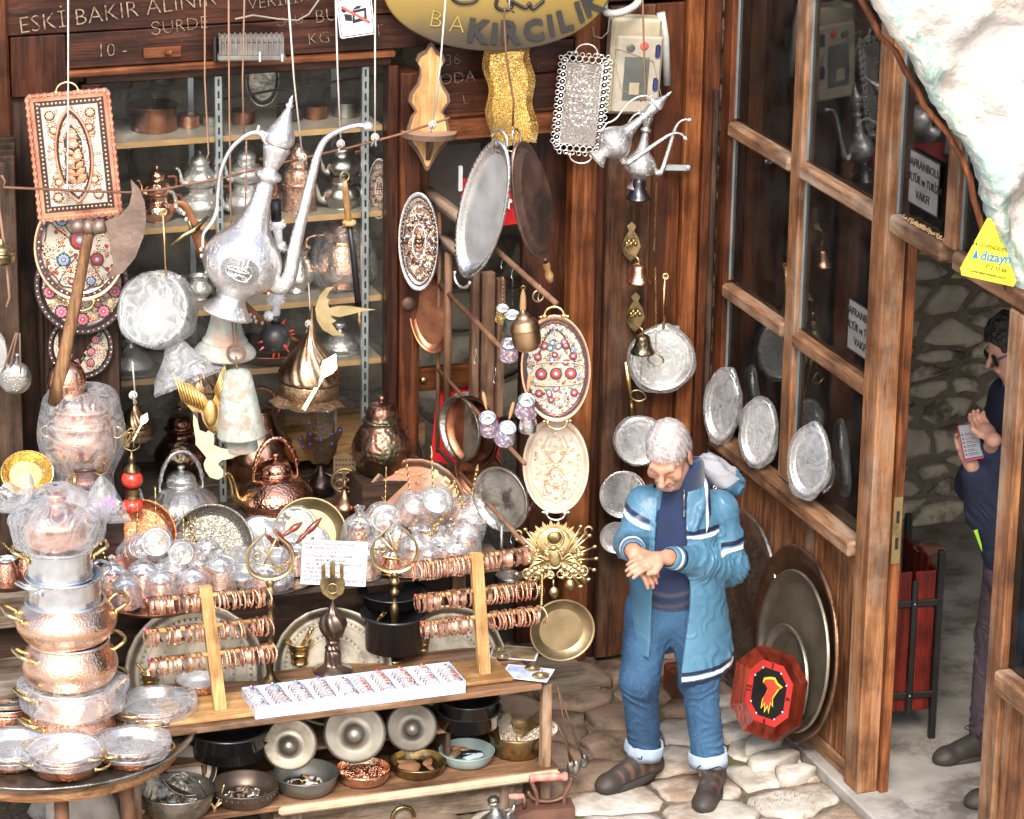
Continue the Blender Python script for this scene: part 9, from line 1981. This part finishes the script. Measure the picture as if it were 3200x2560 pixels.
folds(q,((elA,.14,85,(.8,.3,.6),.008),(pv+(0,0,.1),.2,70,(.3,.2,1),.008),(ch2,.2,60,(.8,.3,-.5),.007),(shA,.14,80,(.5,.5,-.7),.006)))
q.mesh('sweatshirt',[navy2],m2)
q=SDF((.25,-2.1,.05),(.98,-1.2,.98),.006);q.cap(pv+(0,0,.05),pv-(0,0,.08),.135,.14,.03)
for(h_,k_,a_)in((hR,kR,aR),(hL,kL,aL)):q.cap(h_,k_,.10,.08,.03);q.cap(k_,a_+(0,0,.03),.08,.075,.02)
folds(q,((kR,.2,70,(.5,.4,.8),.008),(kL,.2,75,(.5,-.4,.8),.008),(pv-(0,0,.1),.2,60,(.9,.2,.5),.007),(aR+(0,0,.1),.15,90,(.2,.3,1),.008)))
q.mesh('trousers',[plumt],m2)
MB(black_m).lathe([(.152,0),(.155,.0),(.155,.035),(.152,.035)],40,Matrix.Translation(pv+np.array((0,0,.04)))).obj('belt',m2)
MB(plain('lime_lining',(.30,.62,.04),.6)).prism([(-.02,.06),(.0,.07),(.03,-.02),(.035,-.06)],.01,Matrix.Translation(B_(3052,1690,.50))@RZ(-40)@SC(.7)).obj('green_lining',m2)
_man=man;man=m2;shoe(aR,(-.98,-.12,0),.29);shoe(aL,(-.98,-.1,0),.29);man=_man
for o in m2.children_recursive:
 if o.name.startswith('shoe'):o.data.materials[2]=o.data.materials[0]
g_=MB(plain('blue_glasses',(.02,.10,.22),.2),black_m);g_.tube([Vector(H2(-.01,-.080,.012)),Vector(H2(.05,-.076,.012)),Vector(H2(.090,-.062,.006))],[.003,.003,.006],6);g_.tube([Vector(H2(-.01,.080,.012)),Vector(H2(.05,.076,.012)),Vector(H2(.090,.062,.006))],.003,6)
for s_ in(1,-1):g_.ell(tuple(H2(.094,s_*.032,-.008)),.001,4,4);g_.lathe([(0,0),(.026,0),(.028,.002),(.026,.004),(0,.004)],20,Matrix.Translation(H2(.092,s_*.034,-.008))@Vector(f2).to_track_quat('Z','Y').to_matrix().to_4x4(),1)
g_.obj('glasses',m2)
pt_=B_(3033,1380,.425);pm=Matrix.Translation(pt_)@RZ(-28)@RX(-40)@RY(-14);t=thing('phone','mobile phone in a pink case with a lit list screen','phone',pm)
MB(plain('pink_case',(.50,.05,.16),.35)).box((-.040,-.005,-.078),(.040,.005,.078),None,0,.004).obj('case',t)
scr,nt2,b2=nodes('phone_screen');b2.inputs['Emission Color'].default_value=(.75,.78,.82,1);b2.inputs['Emission Strength'].default_value=.05;b2.inputs['Base Color'].default_value=(.16,.16,.18,1)
MB(black_m,scr).box((-.037,-.0062,-.074),(.037,-.0051,.074)).box((-.035,-.0068,-.070),(.035,-.0063,.070),None,1).obj('screen',t)
ls_=MB(black_m,plain('list_red',(.5,.03,.05),.5),plain('list_green',(.03,.35,.10),.5))
for i in range(6):z_=.03-.017*i;ls_.ell((-.027,-.0070,z_),(.004,.0005,.004),8,4);ls_.box((-.018,-.0073,z_+.001),(.008+.010*(i%2),-.0069,z_+.004),None,1 if i==1 else 0);ls_.box((-.018,-.0073,z_-.005),(.020,-.0069,z_-.003))
ls_.ell((.024,-.007,-.056),(.006,.0006,.006),10,4,None,2);ls_.obj('list_rows',t)
